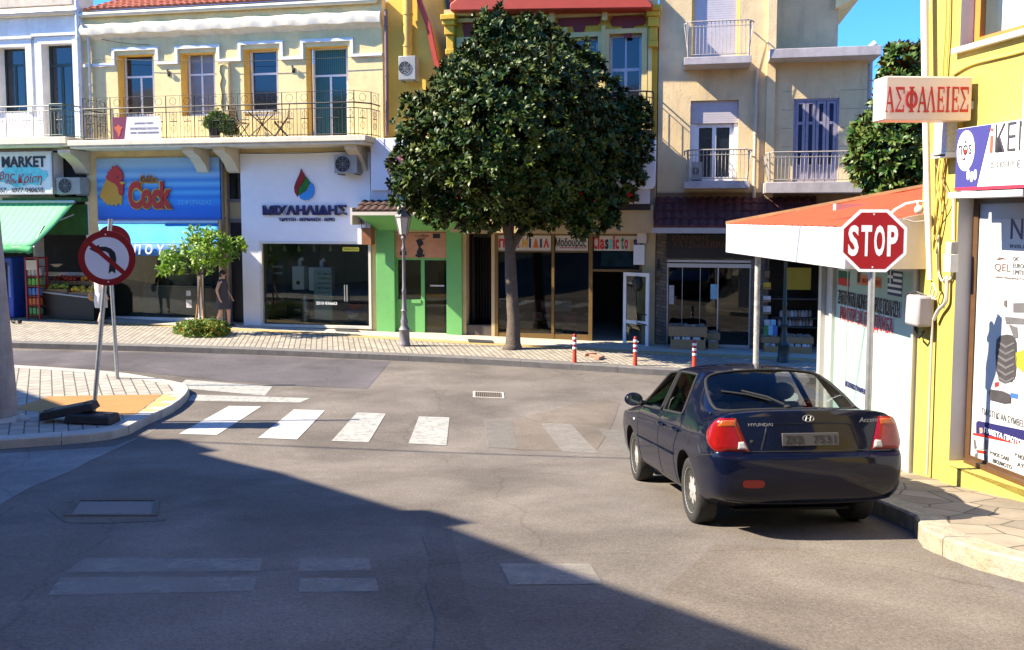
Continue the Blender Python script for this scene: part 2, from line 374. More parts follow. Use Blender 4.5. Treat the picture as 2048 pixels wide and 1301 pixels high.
def smooth_line(line, step=.35):
    L = [Vector(p) for p in line]; out = []
    for k in range(len(L)-1):
        p0, p1, p2, p3 = L[max(0, k-1)], L[k], L[k+1], L[min(len(L)-1, k+2)]
        n_ = max(1, min(14, int((p2-p1).length/step)))
        for i in range(n_):
            t = i/n_; q = .5*((2*p1)+(-p0+p2)*t+(2*p0-5*p1+4*p2-p3)*t*t+(-p0+3*p1-3*p2+p3)*t**3); out.append(tuple(q))
    return out+[tuple(L[-1])]
def kerb(name, outer, w, h, mat, joint=1.0, jag=0):
    """row of kerb stones: outer edge polyline, width w to its left"""
    inner = offset(outer, w); mb = MB(); acc = 0
    for k in range(len(outer)-1):
        a, b_, c, d = outer[k], outer[k+1], inner[k+1], inner[k]
        L_ = math.dist(a, b_); acc += L_; g = 0
        if acc > joint: acc = 0; g = .008/max(L_, .05)
        q = lambda p, s, t: (p[0]+(s[0]-p[0])*t, p[1]+(s[1]-p[1])*t)
        b2, c2 = q(b_, a, g), q(c, d, g)
        zz = lambda p, hh: ground_z(*p)+hh
        j = lambda: random.uniform(-jag, jag)
        ch = .018
        ai, bi = q(a, d, ch/w), q(b2, c2, ch/w)
        mb.face([(*ai, zz(ai, h)), (*bi, zz(bi, h)), (*c2, zz(c2, h)), (*d, zz(d, h))])
        mb.face([(*a, zz(a, h-ch)), (*b2, zz(b2, h-ch)), (*bi, zz(bi, h)), (*ai, zz(ai, h))])
        mb.face([(*a, zz(a, -.1)), (*b2, zz(b2, -.1)), (*b2, zz(b2, h-ch)), (*a, zz(a, h-ch))])
        mb.face([(*d, zz(d, h)), (*c2, zz(c2, h)), (*c2, zz(c2, -.1)), (*d, zz(d, -.1))])
    return struct(mb.build(name, mat))

F0 = G(500, 650, .15)
F = Fr(F0.x, F0.y, -11.3)
# far pavement
HK = .14
ktop = smooth_line(gxy([(-260,679),(17,685),(420,695.5),(720,707),(932,716),(1144,728),(1300,737.5)], HK))
e = ktop[-1]; ktop += [(e[0]+2*k, e[1]-.42*k) for k in range(1, 12)]
s0 = ktop[0]; ktop = [(s0[0]-14, s0[1]+2.4), (s0[0]-7, s0[1]+1.2)]+ktop
far_back = [F.P(u, -8, 0)[:2] for u in (40, -40)]
inner = offset(ktop, .28)
def strip_line(pts): return smooth_line(gxy(pts, HK))
yl = strip_line([(-100,631),(14,634),(230,649),(580,667),(902,686.5),(1290,707),(1500,717)])
yl = [(yl[0][0]-10, yl[0][1]+1.8)]+yl+[(yl[-1][0]+8, yl[-1][1]-1.7)]
yl2 = offset(yl, .38)
struct(sheet('pavement', inner+[far_back[0], far_back[1]], HK, pave_far))
kerb('kerb', ktop, .28, HK+.004, kerb_dark)
struct(sheet('pavement_strip', yl+yl2[::-1], HK+.004, yellow_tile))
struct(sheet('pavement_edge', offset(yl, .384)+[F.P(40, -8, 0)[:2], F.P(-40, -8, 0)[:2]], HK+.006, pave_band))
# island pavement on the left
isl = gxy([(-260,893),(0,880),(222,862),(296,833),(345,811),(372,790),(379,778),(364,766),(300,754.5),(234,744.5),(120,736),(17,730),(-260,716)], .13)
isl = smooth_line(isl, .3)
kerb('kerb.001', isl, .26, .134, kerbm, .9)
iin = offset(isl, .255)
struct(sheet('pavement.001', iin, .13, pave_isl))
struct(sheet('pavement_tiles', gxy([(20,820),(96,793),(324,789),(271,829),(190,831)], .134), .134, orange_tile))
struct(sheet('pavement_tiles.001', gxy([(326,789),(357,790),(350,803),(310,823),(276,829)], .134), .134, yellow_tile))
# right pavement in front of the yellow house
rk = gxy([(2300,1230),(2140,1150),(2048,1121),(1958,1099),(1885,1075),(1850,1058)], .15)
rk = smooth_line(rk, .25)+[(3.40,7.25),(3.40,7.6),(3.38,8.2)]+[(3.36-.02*k, 8.2+.6*k) for k in range(1, 8)]
cx, cy = rk[-1]
rk += [(cx+.12,cy+.55),(cx+.5,cy+1.1),(cx+1.1,cy+1.45),(cx+2,cy+1.5),(cx+4,cy+1.2),(cx+10,cy+.1),(cx+22,cy-2.2)]
rk = [(rk[0][0]+.4, -6), (rk[0][0]+.2, 1)]+rk
rk = [(x+random.uniform(-.014, .014), y+random.uniform(-.014, .014)) for x, y in rk[::-1]]
kerb('kerb.002', rk, .22, .154, kerb_chip, .8)
struct(sheet('pavement.002', offset(rk, .215)+[(26, -6), (26, 10)], .15, slabm))
# patches and markings on the road
struct(sheet('road_patch', gxy([(-260,697),(430,708),(780,724),(735,778),(600,773),(440,762),(250,742),(-260,712)]), .004, asph2))
struct(sheet('road_shoulder', gxy([(-260,905),(0,908),(228,894),(300,866),(325,850),(180,922),(60,976),(0,1010),(-260,1130)]), .004, asph3))
struct(sheet('road_patch.001', gxy([(1240,1301),(1330,1180),(1430,1090),(1880,1110),(1960,1160),(2090,1230),(2100,1340)]), .004, asph4))
struct(sheet('road_patch.003', gxy([(852,1034),(872,1026),(898,1030),(905,1080),(918,1120),(930,1190),(962,1250),(975,1310),(868,1310),(872,1240),(852,1180),(862,1120),(846,1080)]), .004, asph5))
struct(sheet('road_patch.004', gxy([(1010,845),(1180,800),(1240,806),(1225,850),(1190,905),(1020,900)]), .0035, asph4))
struct(sheet('road_patch.002', gxy([(96,1020),(150,998),(240,996),(335,999),(352,1018),(330,1042),(210,1048),(130,1046)]), .004, asph4))
cw = [([(458,813),(523,814),(434,871),(358,869)], paint), ([(588,820),(650,822),(594,880),(516,877)], paint), ([(714,826),(772,828),(737,886),(663,883)], paint_w),
      ([(838,834),(899,836),(893,892),(817,888)], paint_w), ([(968,839),(1024,841),(1036,899),(976,896)], paint_g), ([(1082,847),(1142,849),(1200,908),(1126,905)], paint_f),
      ([(1196,860),(1240,862),(1320,920),(1262,915)], paint_g)]
for k, (q, m) in enumerate(cw): struct(sheet('crosswalk_stripe', gxy(q), .007, m))
for q in ([(170,1118),(525,1118),(520,1144),(130,1146)], [(120,1156),(515,1156),(505,1184),(95,1192)], [(600,1118),(738,1118),(742,1142),(596,1144)], [(600,1158),(752,1158),(758,1184),(598,1186)],[(1000,1130),(1180,1130),(1205,1170),(1020,1172)]):
    struct(sheet('stop_line', gxy(q), .008 if q[0][0]==1000 else .004, paint_f))
struct(sheet('give_way_line', gxy([(372,760),(545,774),(530,792),(350,776)]), .004, paint_w))
struct(sheet('give_way_line.001', gxy([(385,790),(620,797),(600,806),(375,802)]), .004, paint_w))
# ================================================================ building helpers
white_pl = M('white_plaster', (.80,.77,.73), .8, .12, 2.5, .25, 30, stain=.6, stain_col=(.45,.41,.35))
cream_pl = M('cream_plaster', (.85,.65,.31), .85, .13, 1.6, .3, 25, stain=.5, stain_col=(.50,.38,.20))
yellow_rev = M('yellow_bounce_and_rail', (.80,.52,.12), .85, .1, 2, .15, 25)  # bounce light of the reveals put into the colour; also on shutter rails
trim_w = M('white_trim', (.76,.75,.72), .7, .08, 4, .1)
slab_m = M('balcony_concrete', (.76,.68,.52), .85, .12, 3, .2, 30, stain=.45, stain_col=(.32,.27,.2))
beige_pl = M('beige_plaster', (.70,.53,.29), .85, .14, 1.4, .3, 25, stain=.65, stain_col=(.36,.28,.17))
ochre_pl = M('ochre_plaster', (.66,.40,.035), .8, .1, 2, .15, 25, stain=.3, stain_col=(.4,.24,.05))
gable_pl = M('orange_plaster', (.92,.56,.09), .8, .07, 1.5, .1, 25, stain=.25, stain_col=(.55,.3,.04))
darkred = M('dark_red_paint', (.20,.018,.012), .6, .1, 4)
redpaint = M('red_eave', (.42,.045,.02), .6, .1, 3)
white_m = M('white_metal', (.78,.78,.78), .4, .05, 5)
alu = M('aluminium', (.55,.54,.52), .4, .06, 5, metal=.4)
iron = M('black_iron', (.016,.013,.012), .5, .2, 12)
iron_w = M('pale_iron', (.34,.31,.28), .55, .25, 9, stain=.5, stain_col=(.18,.09,.04))
iron_g = M('grey_iron', (.23,.22,.24), .5, .2, 12)
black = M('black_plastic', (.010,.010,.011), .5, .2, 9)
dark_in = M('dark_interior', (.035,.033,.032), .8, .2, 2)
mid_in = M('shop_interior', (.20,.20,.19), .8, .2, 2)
pane_d = M('window_pane', (.012,.018,.03), .06, .3, 1.3, spec=.8)
pane_n = M('window_pane_netted', (.20,.19,.20), .25, .3, 1.5, spec=.6)
pane_g = M('window_pane_green', (.010,.045,.045), .08, .3, 1.3, spec=.7)
curt_g = M('green_curtain', (.03,.12,.11), .45, .1, 3, spec=.5)
n, l, b = nodes_of(curt_g); wv = n.new('ShaderNodeTexWave'); wv.inputs['Scale'].default_value = 5.5; wv.inputs['Distortion'].default_value = 1.5; l.new(n['Texture Coordinate'].outputs['Object'], wv.inputs['Vector'])
mx = n.new('ShaderNodeMix'); mx.data_type = 'RGBA'; mx.inputs['A'].default_value = (.012,.06,.055,1); mx.inputs['B'].default_value = (.05,.17,.15,1); l.new(wv.outputs['Fac'], mx.inputs['Factor']); l.new(mx.outputs['Result'], b.inputs['Base Color'])
door_g = M('dark_green_paint', (.012,.035,.032), .4, .15, 6)
tile_r = M('roof_tiles', (.42,.12,.055), .85, .35, 9, .3, 40, stain=.4, stain_col=(.12,.06,.04))
tile_d = M('roof_tiles_old', (.11,.030,.028), .85, .5, 8, .3, 40, stain=.6, stain_col=(.06,.035,.03))
glass_s = glass('shop_glass', (.80,.86,.84), 1.0)
glass_d = glass('shop_glass_dark', (.55,.60,.60), 1.1)
steel = M('galvanised_steel', (.42,.43,.44), .42, .18, 14, .05, metal=.75)

TF = F.P
def px_box(mb, fr, x0, y0, x1, y1, d0, d1):
    u0, u1, z0, z1 = fr.rect(x0, y0, x1, y1, d1); mb.box(u0, u1, d0, d1, z0, z1)
def fb(fr): return MB(fr.P)
def one_box(name, mat, parent, fr, x0, y0, x1, y1, d0, d1, bevel=.008):
    mb = fb(fr); px_box(mb, fr, x0, y0, x1, y1, d0, d1); return mb.build(name, mat, parent, bevel=bevel)
def frame_bars(mb, u0, u1, z0, z1, d0, d1, fw, mull=(), trans=(), mw=None):
    mw = mw or fw
    mb.box(u0, u0+fw, d0, d1, z0, z1); mb.box(u1-fw, u1, d0, d1, z0, z1)
    mb.box(u0+fw, u1-fw, d0, d1, z1-fw, z1); mb.box(u0+fw, u1-fw, d0, d1, z0, z0+fw)
    zz = z1-fw
    for t in trans:
        z = z1-(z1-z0)*t; mb.box(u0+fw, u1-fw, d0, d1-.004, z-mw/2, z+mw/2)
    zt = z1-(z1-z0)*trans[-1] if trans else z1
    for m_ in mull:
        u = u0+(u1-u0)*m_; mb.box(u-mw/2, u+mw/2, d0, d1-.002, z0+fw, (zt-mw/2 if trans else z1-fw))
def window(bld, fr, x0, y0, x1, y1, d, fmat, pmat, mull=(), trans=(), fw=.06, name='window', top_mull=(), mw=None):
    u0, u1, z0, z1 = fr.rect(x0, y0, x1, y1, d)
    mb = fb(fr); frame_bars(mb, u0, u1, z0, z1, d-.05, d, fw, mull, trans, mw)
    if top_mull and trans:
        zt = z1-(z1-z0)*trans[0]
        for t in top_mull: u = u0+(u1-u0)*t; mb.box(u-.015, u+.015, d-.04, d-.006, zt+fw/2, z1-fw)
    w = mb.build(name, fmat, bld)
    pm = fb(fr)
    pm.box(u0+fw*.5, u1-fw*.5, d-.03, d-.022, z0+fw*.5, z1-fw*.5)
    pm.build('pane', pmat, w); return w
def railing(mb, fr, path, z0, h, gap=.11, rings=True, r=.009, wire=.0, mid=True):
    """iron railing along a path of (u,d): rails, uprights, scrolls, ring row"""
    for hh, rr in [(h, .02), (h-.14, .012), (.05, .012)]: mb.tube([(u, d, z0+hh) for u, d in path], rr, 5)
    if wire: mb.tube([(u, d, z0+h+wire) for u, d in path], .006, 4)
    for (ua, da), (ub, db) in zip(path, path[1:]):
        L_ = math.hypot(ub-ua, db-da); n_ = max(2, int(L_/gap))
        for k in range(n_+1):
            t = k/n_; u, d = ua+(ub-ua)*t, da+(db-da)*t
            big = k % 8 == 0
            mb.tube([(u, d, z0), (u, d, z0+(h+(wire if k % 4 == 0 else 0) if big or k % 4 == 0 else h-.14))], .014 if big else r*.75, 4)
            if rings and k % 4 == 2 and k < n_:
                for cz, rad in ((z0+.28, .07), (z0+h-.27, .065)):
                    mb.tube([(u+(ub-ua)/L_*rad*math.cos(a*.628), d+(db-da)/L_*rad*math.cos(a*.628), cz+rad*math.sin(a*.628)*1.3) for a in range(10)], .006, 4, closed=True)
                mb.tube([(u-(ub-ua)/L_*.1, d-(db-da)/L_*.1, z0+.47), (u+(ub-ua)/L_*.1, d+(db-da)/L_*.1, z0+.47)], .014, 4)
            if wire and k % 4 == 2:
                mb.tube([(u+(ub-ua)/L_*.1*math.cos(a*.628), d+(db-da)/L_*.1*math.cos(a*.628), z0+h+wire/2+.1*math.sin(a*.628)) for a in range(10)], .006, 4, closed=True)
def tile_roof(fr, u0, u1, df, zf, db, zb, pitch=.2, row=.33, mat=None, name='roof', parent=None, amp=.045):
    mb = fb(fr); L_ = math.hypot(df-db, zb-zf); nr = max(1, round(L_/row)); nu = max(2, int((u1-u0)/pitch*6))
    nx, nz = (zb-zf)/L_, (df-db)/L_
    for r_ in range(nr):
        sh = random.uniform(-.01, .01); rows = []
        for e_, lift in ((0, .03), (1.04, .0)):
            t = min(1, (r_+e_)/nr); ln = []
            for k in range(nu+1):
                u = u0+(u1-u0)*k/nu; w = abs(math.sin(math.pi*(u-u0+sh)/pitch))*amp+lift+random.uniform(0, .006)
                ln.append(mb.p(u, df+(db-df)*t+nx*w, zf+(zb-zf)*t+nz*w))
            rows.append(ln)
        low = [mb.p(u0+(u1-u0)*k/nu, df+(db-df)*r_/nr, zf+(zb-zf)*r_/nr-.01) for k in range(nu+1)]
        for k in range(nu):
            mb.fi([rows[0][k], rows[0][k+1], rows[1][k+1], rows[1][k]]); mb.fi([low[k], low[k+1], rows[0][k+1], rows[0][k]])
    return mb.build(name, mat or tile_r, parent, smooth=True)
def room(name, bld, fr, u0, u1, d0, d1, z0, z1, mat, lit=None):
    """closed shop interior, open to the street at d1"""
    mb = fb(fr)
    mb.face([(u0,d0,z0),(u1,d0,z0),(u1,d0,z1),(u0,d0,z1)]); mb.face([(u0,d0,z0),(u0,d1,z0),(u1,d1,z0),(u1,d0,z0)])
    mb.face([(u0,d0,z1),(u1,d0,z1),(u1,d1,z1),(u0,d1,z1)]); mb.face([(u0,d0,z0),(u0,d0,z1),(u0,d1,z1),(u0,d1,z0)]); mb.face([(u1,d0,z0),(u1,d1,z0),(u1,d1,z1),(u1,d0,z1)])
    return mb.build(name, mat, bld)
def gz(fr, u, d=0): p = fr.P(u, d, 0); return ground_z(p.x, p.y)+.146
def base(fr, u, d=0): return tuple(fr.P(u, d, gz(fr, u, d)))
def cu(px, d=0, py=400): return F.at(px, py, d)[0]
def cz(py, px=1000, d=0): return F.at(px, py, d)[1]

# ================================================================ white house on the far left
def bld(name, label, cat, px, fr=F): return thing(name, label, cat, base(fr, fr.at(px, 400)[0]))
bw = bld('townhouse', 'white plastered townhouse with dark tall windows at the left end of the row', 'building', 90)
uL = cu(-420); uW = cu(178)-.01
zt = cz(32, 90)
hA = F.rect(-2, 95, 55, 226); hB = F.rect(88, 88, 151, 285); hM = (cu(-380), cu(186)-.03, -.6, cz(398, 90))
uM1 = cu(150)
hC = (hA[0]-2.6, hA[1]-2.75, hA[2], hA[3])
zBal = cz(281, 90)
mb = fb(F)
mb.holed(uL, uW, cz(300, 90), zt, [hA, (hB[0], hB[1], zBal, hB[3]), hC], 0, .38)
mb.holed(uL, uW, -.6, cz(300, 90), [(uL+.4, cu(62), -.6, cz(404, 90)), (cu(66), uW-.12, -.6, cz(404, 90))], -.002, .38)
mb.box(uL, uL+.3, -9, -.38, -.6, zt); mb.box(uW-.3, uW, -9, -.38, -.6, zt); mb.box(uL, uW, -9.2, -9, -.6, zt)
mb.build('wall', white_pl, bw)
mb = fb(F)
for h in (hA, hB, hC):    # raised plaster surrounds
    a, b_, c, e = h; c = max(c, zBal)
    mb.box(a-.22, a, 0, .05, c, e+.0); mb.box(b_, b_+.2, 0, .05, c, e); mb.box(a-.22, b_+.2, 0, .05, e, e+.22); mb.box(a-.28, b_+.26, 0, .10, e+.22, e+.30)
mb.box(uL, uW, 0, .05, zt-.62, zt-.55)
for px in (165,): u = cu(px); mb.box(u-.12, u+.16, 0, .06, zBal, zt-.62)
mb.build('moulding', trim_w, bw)
mb = fb(F); mb.box(uL, uW, 0, .16, zt-.02, zt+.14); mb.box(uL, uW, -.3, .12, zt+.14, zt+.22); mb.build('cornice', slab_m, bw, bevel=.02)
mb = fb(F); mb.tube([(uL, .2, zt+.06), (uW, .2, zt+.06)], .07, 8); mb.build('gutter', alu, bw, smooth=True)
one_box('parapet', M('parapet_plaster', (.62,.52,.40), .9, .15, 3, .3, stain=.6, stain_col=(.3,.2,.12)), bw, F, -420, -60, 143, 24, -2.2, -1.2)
window(bw, F, 10, 95, 53, 224, -.25, door_g, pane_d, (.5,), (.28,), .07)
window(bw, F, 101, 88, 150, 281, -.25, door_g, pane_d, (.5,), (.22,), .09)
u0, u1, z0, z1 = hC
mb = fb(F); frame_bars(mb, u0, u1, z0, z1, -.3, -.25, .07, (.5,), (.28,)); w_ = mb.build('window', door_g, bw); mb = fb(F); mb.box(u0, u1, -.28, -.27, z0, z1); mb.build('pane', pane_d, w_)
mb = fb(F); mb.box(uL, cu(136, 1.0), 0.06, 1.0, zBal-.2, zBal); mb.box(uL, cu(136, 1.0), .1, .95, zBal-.27, zBal-.2)
bal = mb.build('balcony', slab_m, bw, bevel=.015)
mb = fb(F); u1 = cu(133, .95); railing(mb, F, [(uL, .95), (u1-.42, .95), (u1, .95)], zBal, .86, wire=.0); mb.build('railing', iron_w, bal)
mb = fb(F); railing(mb, F, [(u1-.42, .97), (u1-.02, .97), (u1-.02, .1)], zBal, .9, .12, False); mb.build('gate_panel', M('green_iron', (.06,.12,.08), .5, .2, 9), bal)
# ground floor market
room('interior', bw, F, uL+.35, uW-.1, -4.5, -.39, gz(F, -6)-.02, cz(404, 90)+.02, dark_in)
mb = fb(F); u0, u1, z0, z1 = F.rect(62, 545, 170, 556, -.1)
mb.box(cu(66), uW-.12, -.16, -.06, cz(553, 110), cz(545, 110))
for px in (118, 124, 157): u = cu(px); mb.box(u-.03, u+.03, -.15, -.07, -.2, cz(553, 110))
mb.build('shop_frame', alu, bw)
mb = fb(F); mb.box(cu(124), cu(157), -.12, -.11, .9, cz(553, 110)); mb.build('shop_window', glass_d, bw)
mb = fb(F); mb.box(cu(20), cu(176), -.0, .30, cz(404, 90), cz(396, 90)); mb.box(cu(60), uW-.05, -.05, .02, cz(470, 90), cz(410, 90)); mb.build('lintel', M('green_board', (.02,.10,.02), .6, .3, 5), bw)
mb = fb(F); mb.box(cu(110), uW-.04, .002, .012, cz(404, 90), cz(302, 90)); mb.build('dark_panel', dark_in, bw)  # flat dark panel lying on the wall face

t = thing('shop_sign', 'white lightbox sign reading MARKET above the green awning', 'sign', tuple(F.P(cu(50, .5), .4, cz(345, 50, .5))))
u0, u1, z0, z1 = F.rect(-60, 306, 104, 388, .55)
mb = fb(F); mb.box(u0, u1, .06, .55, z0, z1); mb.build('panel', M('sign_white', (.80,.80,.78), .4, .04, 3), t, bevel=.015)
mb = fb(F); frame_bars(mb, u0-.02, u1+.02, z0-.02, z1+.02, .5, .575, .05); mb.build('frame', alu, t)
blk = M('black_lettering', (.012,.011,.014), .5, 0); redl = M('red_lettering', (.55,.02,.02), .45, 0); whitel = M('white_lettering', (.85,.85,.85), .5, 0); navy = M('navy_lettering', (.02,.018,.10), .45, 0)
cyanl = M('cyan_print', (.15,.60,.65), .5, .3, 6)
mb = fb(F); uc, ur = F.at(45, 352, .55); 
mb.prism([(uc+.85*math.cos(a*.314), ur+.30*math.sin(a*.314)+.05*math.sin(a*2.1)) for a in range(20)], .556, .560); mb.build('emblem', cyanl, t)
for s_, x0, y0, x1, y1, m_, bo, sh in [('MARKET', 4, 313, 92, 335, blk, .03, .0), ('άβης', -12, 344, 30, 364, redl, .0, .25), ('στην', 12, 361, 34, 371, redl, 0, .2), ('Κρίση', 36, 348, 85, 371, redl, 0, .25), ('300557 - 6977 040658', -22, 376, 87, 385, blk, 0, 0)]:
    r_ = F.rect(x0, y0, x1, y1, .55); text(s_, 'lettering', m_, t, F, *r_, .562, .008, bo, sh)

def ac_unit(name, label, fr, x0, y0, x1, y1, d0, d1, side=True, mat=None):
    u0, u1, z0, z1 = fr.rect(x0, y0, x1, y1, d1)
    t = thing(name, label, 'air conditioner', tuple(fr.P((u0+u1)/2, (d0+d1)/2, z0)), 'air conditioner units on the house fronts')
    mb = fb(fr); mb.box(u0, u1, d0, d1, z0, z1); mb.build('casing', mat or M('ac_casing', (.36,.35,.32), .5, .12, 5, stain=.4), t, bevel=.015)
    w, h = u1-u0, z1-z0; cu_, cz_ = u0+w*.38, (z0+z1)/2; r_ = min(w*.36, h*.43)
    mb = fb(fr); mb.prism([(cu_+r_*math.cos(a*.2618), cz_+r_*math.sin(a*.2618)) for a in range(24)], d1-.004, d1+.004); mb.build('fan', black, t)
    mb = fb(fr)
    for k in range(1, 5): q = r_*k/4; mb.tube([(cu_+q*math.cos(a*.3307), d1+.012, cz_+q*math.sin(a*.3307)) for a in range(19)], .004, 4, closed=True)
    for k in range(8): mb.tube([(cu_, d1+.012, cz_), (cu_+r_*math.cos(k*.785), d1+.012, cz_+r_*math.sin(k*.785))], .004, 4)
    mb.build('grille', M('ac_grille', (.3,.3,.3), .5, 0), t)
    mb = fb(fr)
    for u in (u0+w*.15, u1-w*.15): mb.box(u-.015, u+.015, min(d0, 0)-.0, d1-.02, z0-.04, z0-.002)
    mb.build('bracket', iron_g, t); return t
ac_unit('air_conditioner', 'pale air conditioner on the wall between the MARKET sign and the blue chicken shop', F, 112, 355, 160, 389, .1, .5)

# green awning
def awning(name, label, fr, xa, ya, xb, d0, xc, yc, xd, d1, mat, vmat, val=.22, scal=.3, rod=True):
    ua, za = fr.at(xa, ya, d0); ub, _ = fr.at(xb, ya, d0); uc, zc = fr.at(xc, yc, d1); ud, _ = fr.at(xd, yc, d1)
    t = thing(name, label, 'awning', tuple(fr.P((ua+ub)/2, d0, za)))
    mb = fb(fr); N = 30; rows = []
    for j in range(7):
        s_ = j/6; row = []
        for k in range(N+1):
            q = k/N; u = (ua+(ub-ua)*q)*(1-s_)+(uc+(ud-uc)*q)*s_
            row.append(mb.p(u, d0+(d1-d0)*s_, za+(zc-za)*s_-.06*math.sin(math.pi*s_)*(1+.15*math.sin(q*25))))
        rows.append(row)
    for A, B in zip(rows, rows[1:]):
        for k in range(N): mb.fi([A[k], A[k+1], B[k+1], B[k]])
    o = mb.build('canopy', mat, t, smooth='all'); sol = o.modifiers.new('thick', 'SOLIDIFY'); sol.thickness = .006
    mb = fb(fr); N = 60; top = []; bot = []
    for k in range(N+1):
        u = uc+(ud-uc)*k/N; w = .02*math.sin(u*9)
        top.append(mb.p(u, d1+.004, zc-.005)); bot.append(mb.p(u, d1+.02+w, zc-val+.05*abs(math.sin(math.pi*u/scal)) if scal else zc-val))
    for k in range(N): mb.fi([top[k], top[k+1], bot[k+1], bot[k]])
    o = mb.build('valance', vmat, t, smooth='all'); sol = o.modifiers.new('thick', 'SOLIDIFY'); sol.thickness = .005
    mb = fb(fr); mb.tube([(uc-.02, d1-.02, zc-.02), (ud+.02, d1-.02, zc-.02)], .025, 6); mb.tube([(ua, d0, za+.02), (ub, d0, za+.02)], .05, 8); mb.build('front_bar', alu, t)
    for u_, v_ in ((ub-.05, ud-.05), (ua+.1, uc+.1)):
        mb = fb(fr); m_ = ((u_+v_)/2-.25, (d0+d1)/2+.1, za-.7); mb.tube([(u_, d0, za-.35), m_, (v_, d1-.03, zc-.03)], .018, 6); mb.build('folding_arm', alu, t)
    return t, (uc, ud, zc)
gr_cloth = M('green_canvas', (.16,.55,.24), .8, .08, 5, .1, 40)
n, l, b = nodes_of(gr_cloth); mp_ = n.new('ShaderNodeTexWave'); mp_.inputs['Scale'].default_value = 1.6; mp_.bands_direction = 'X'; l.new(n['Texture Coordinate'].outputs['Object'], mp_.inputs['Vector'])
rr = n.new('ShaderNodeMapRange'); rr.inputs[3].default_value = .82; rr.inputs[4].default_value = 1.08; l.new(mp_.outputs['Fac'], rr.inputs[0]); mx = n.new('ShaderNodeMix'); mx.data_type = 'RGBA'; mx.blend_type = 'MULTIPLY'; mx.inputs['Factor'].default_value = 1
l.new(b.inputs['Base Color'].links[0].from_socket, mx.inputs['A']); l.new(rr.outputs[0], mx.inputs['B']); l.new(mx.outputs['Result'], b.inputs['Base Color'])
awning('shop_awning', 'green striped canvas awning over the fruit market front', F, -330, 407, 150, .32, -420, 489, 66, 2.0, gr_cloth, M('green_valance', (.04,.30,.10), .8, .1, 5))

# downpipes between the houses
def downpipe(name, label, fr, px, y0, y1, d, r, mat, bend=None):
    u, za = fr.at(px, y0, d); _, zb = fr.at(px, y1, d)
    t = thing(name, label, 'drainpipe', tuple(fr.P(u, d, zb)), 'drainpipes on the house fronts')
    mb = fb(fr); pts = [(u, d, zb), (u, d, za)]
    if bend: pts += [(u+bend[0], d+bend[1], za+bend[2])]
    mb.tube(pts, r, 10); mb.build('pipe', mat, t, smooth=True)
    z = zb+.3
    mb = fb(fr)
    while z < za: mb.tube([(u, d, z-.02), (u, d, z+.02)], r*1.25, 10); mb.box(u-.015, u+.015, d-.12, d, z-.012, z+.012); z += 1.3
    mb.build('clamp', mat, t); return t
downpipe('drainpipe', 'thick white drainpipe down the corner of the white townhouse', F, 152, -40, 282, .16, .065, M('white_pipe', (.70,.70,.68), .5, .1, 5))
downpipe('drainpipe', 'thin grey drainpipe where the white and cream houses meet', F, 177, 72, 282, .1, .04, alu, (-.1, .15, .35))

# ================================================================ cream house
bc = bld('townhouse', 'cream plastered townhouse with four tall windows and a long iron balcony', 'building', 470)
uC0, uC1 = cu(178), cu(768)
zg = cz(14, 470); zc_ = cz(48, 470)
zb = cz(283, 470)
fr_w = [(236,110,309,234),(362,106,431,232),(488,98,557,232),(613,93,697,283)]
holes = [F.rect(*q) for q in fr_w]; holes[3] = (holes[3][0], holes[3][1], zb, holes[3][3])
mb = fb(F); mb.holed(uC0, uC1, cz(300, 470), zg, holes, 0, .42)
zm = cz(300, 470)
gS1 = (cu(205), cu(436), gz(F, -2)-.3, cz(318, 310)); gD = (cu(440), cu(484), gz(F, -1)-.3, cz(306, 460)); gS2 = (cu(519), cu(742), gz(F, 2)+.02, cz(483, 630))
mb.holed(uC0, uC1, -.6, zm, [gS1, gD, gS2], -.003, .42)
mb.box(uC0, uC0+.3, -9, -.42, -.6, zg); mb.box(uC1-.3, uC1, -9, -.42, -.6, zg); mb.box(uC0, uC1, -9.2, -9, -.6, zg)
mb.build('wall', cream_pl, bc)
mb = fb(F)
for h in holes:      # reveals coloured yellow for bounced light, 3 mm inside the openings
    a, b_, c, e = h; mb.face([(a+.003, 0, c), (a+.003, 0, e), (a+.003, -.41, e), (a+.003, -.41, c)]); mb.face([(b_-.003, 0, e), (b_-.003, 0, c), (b_-.003, -.41, c), (b_-.003, -.41, e)]); mb.face([(a, -.0, e-.003), (b_, 0, e-.003), (b_, -.41, e-.003), (a, -.41, e-.003)])
mb.build('reveal', yellow_rev, bc)
mb = fb(F)
tw = .085; lines = []
zl = [(cz(126, 200), cz(97, 275)), (cz(124, 335), cz(93, 396)), (cz(122, 470), cz(86, 522)), (cz(118, 580), cz(80, 655))]
zlow = cz(121, 470); zhi = [h[3]+.16 for h in holes]; pts = [(uC0, zlow)]
for h, zz_ in zip(holes, zhi): pts += [(h[0]-.10, zlow), (h[0]-.10, zz_), (h[1]+.12, zz_), (h[1]+.12, zlow)]
pts.append((uC1, zlow)); mb.strip(pts, tw, 0, .055)
pts2 = [(u, z-.07) if i % 4 in (0, 1) else (u, z-.07) for i, (u, z) in enumerate(pts)]
mb.build('window_moulding', trim_w, bc)
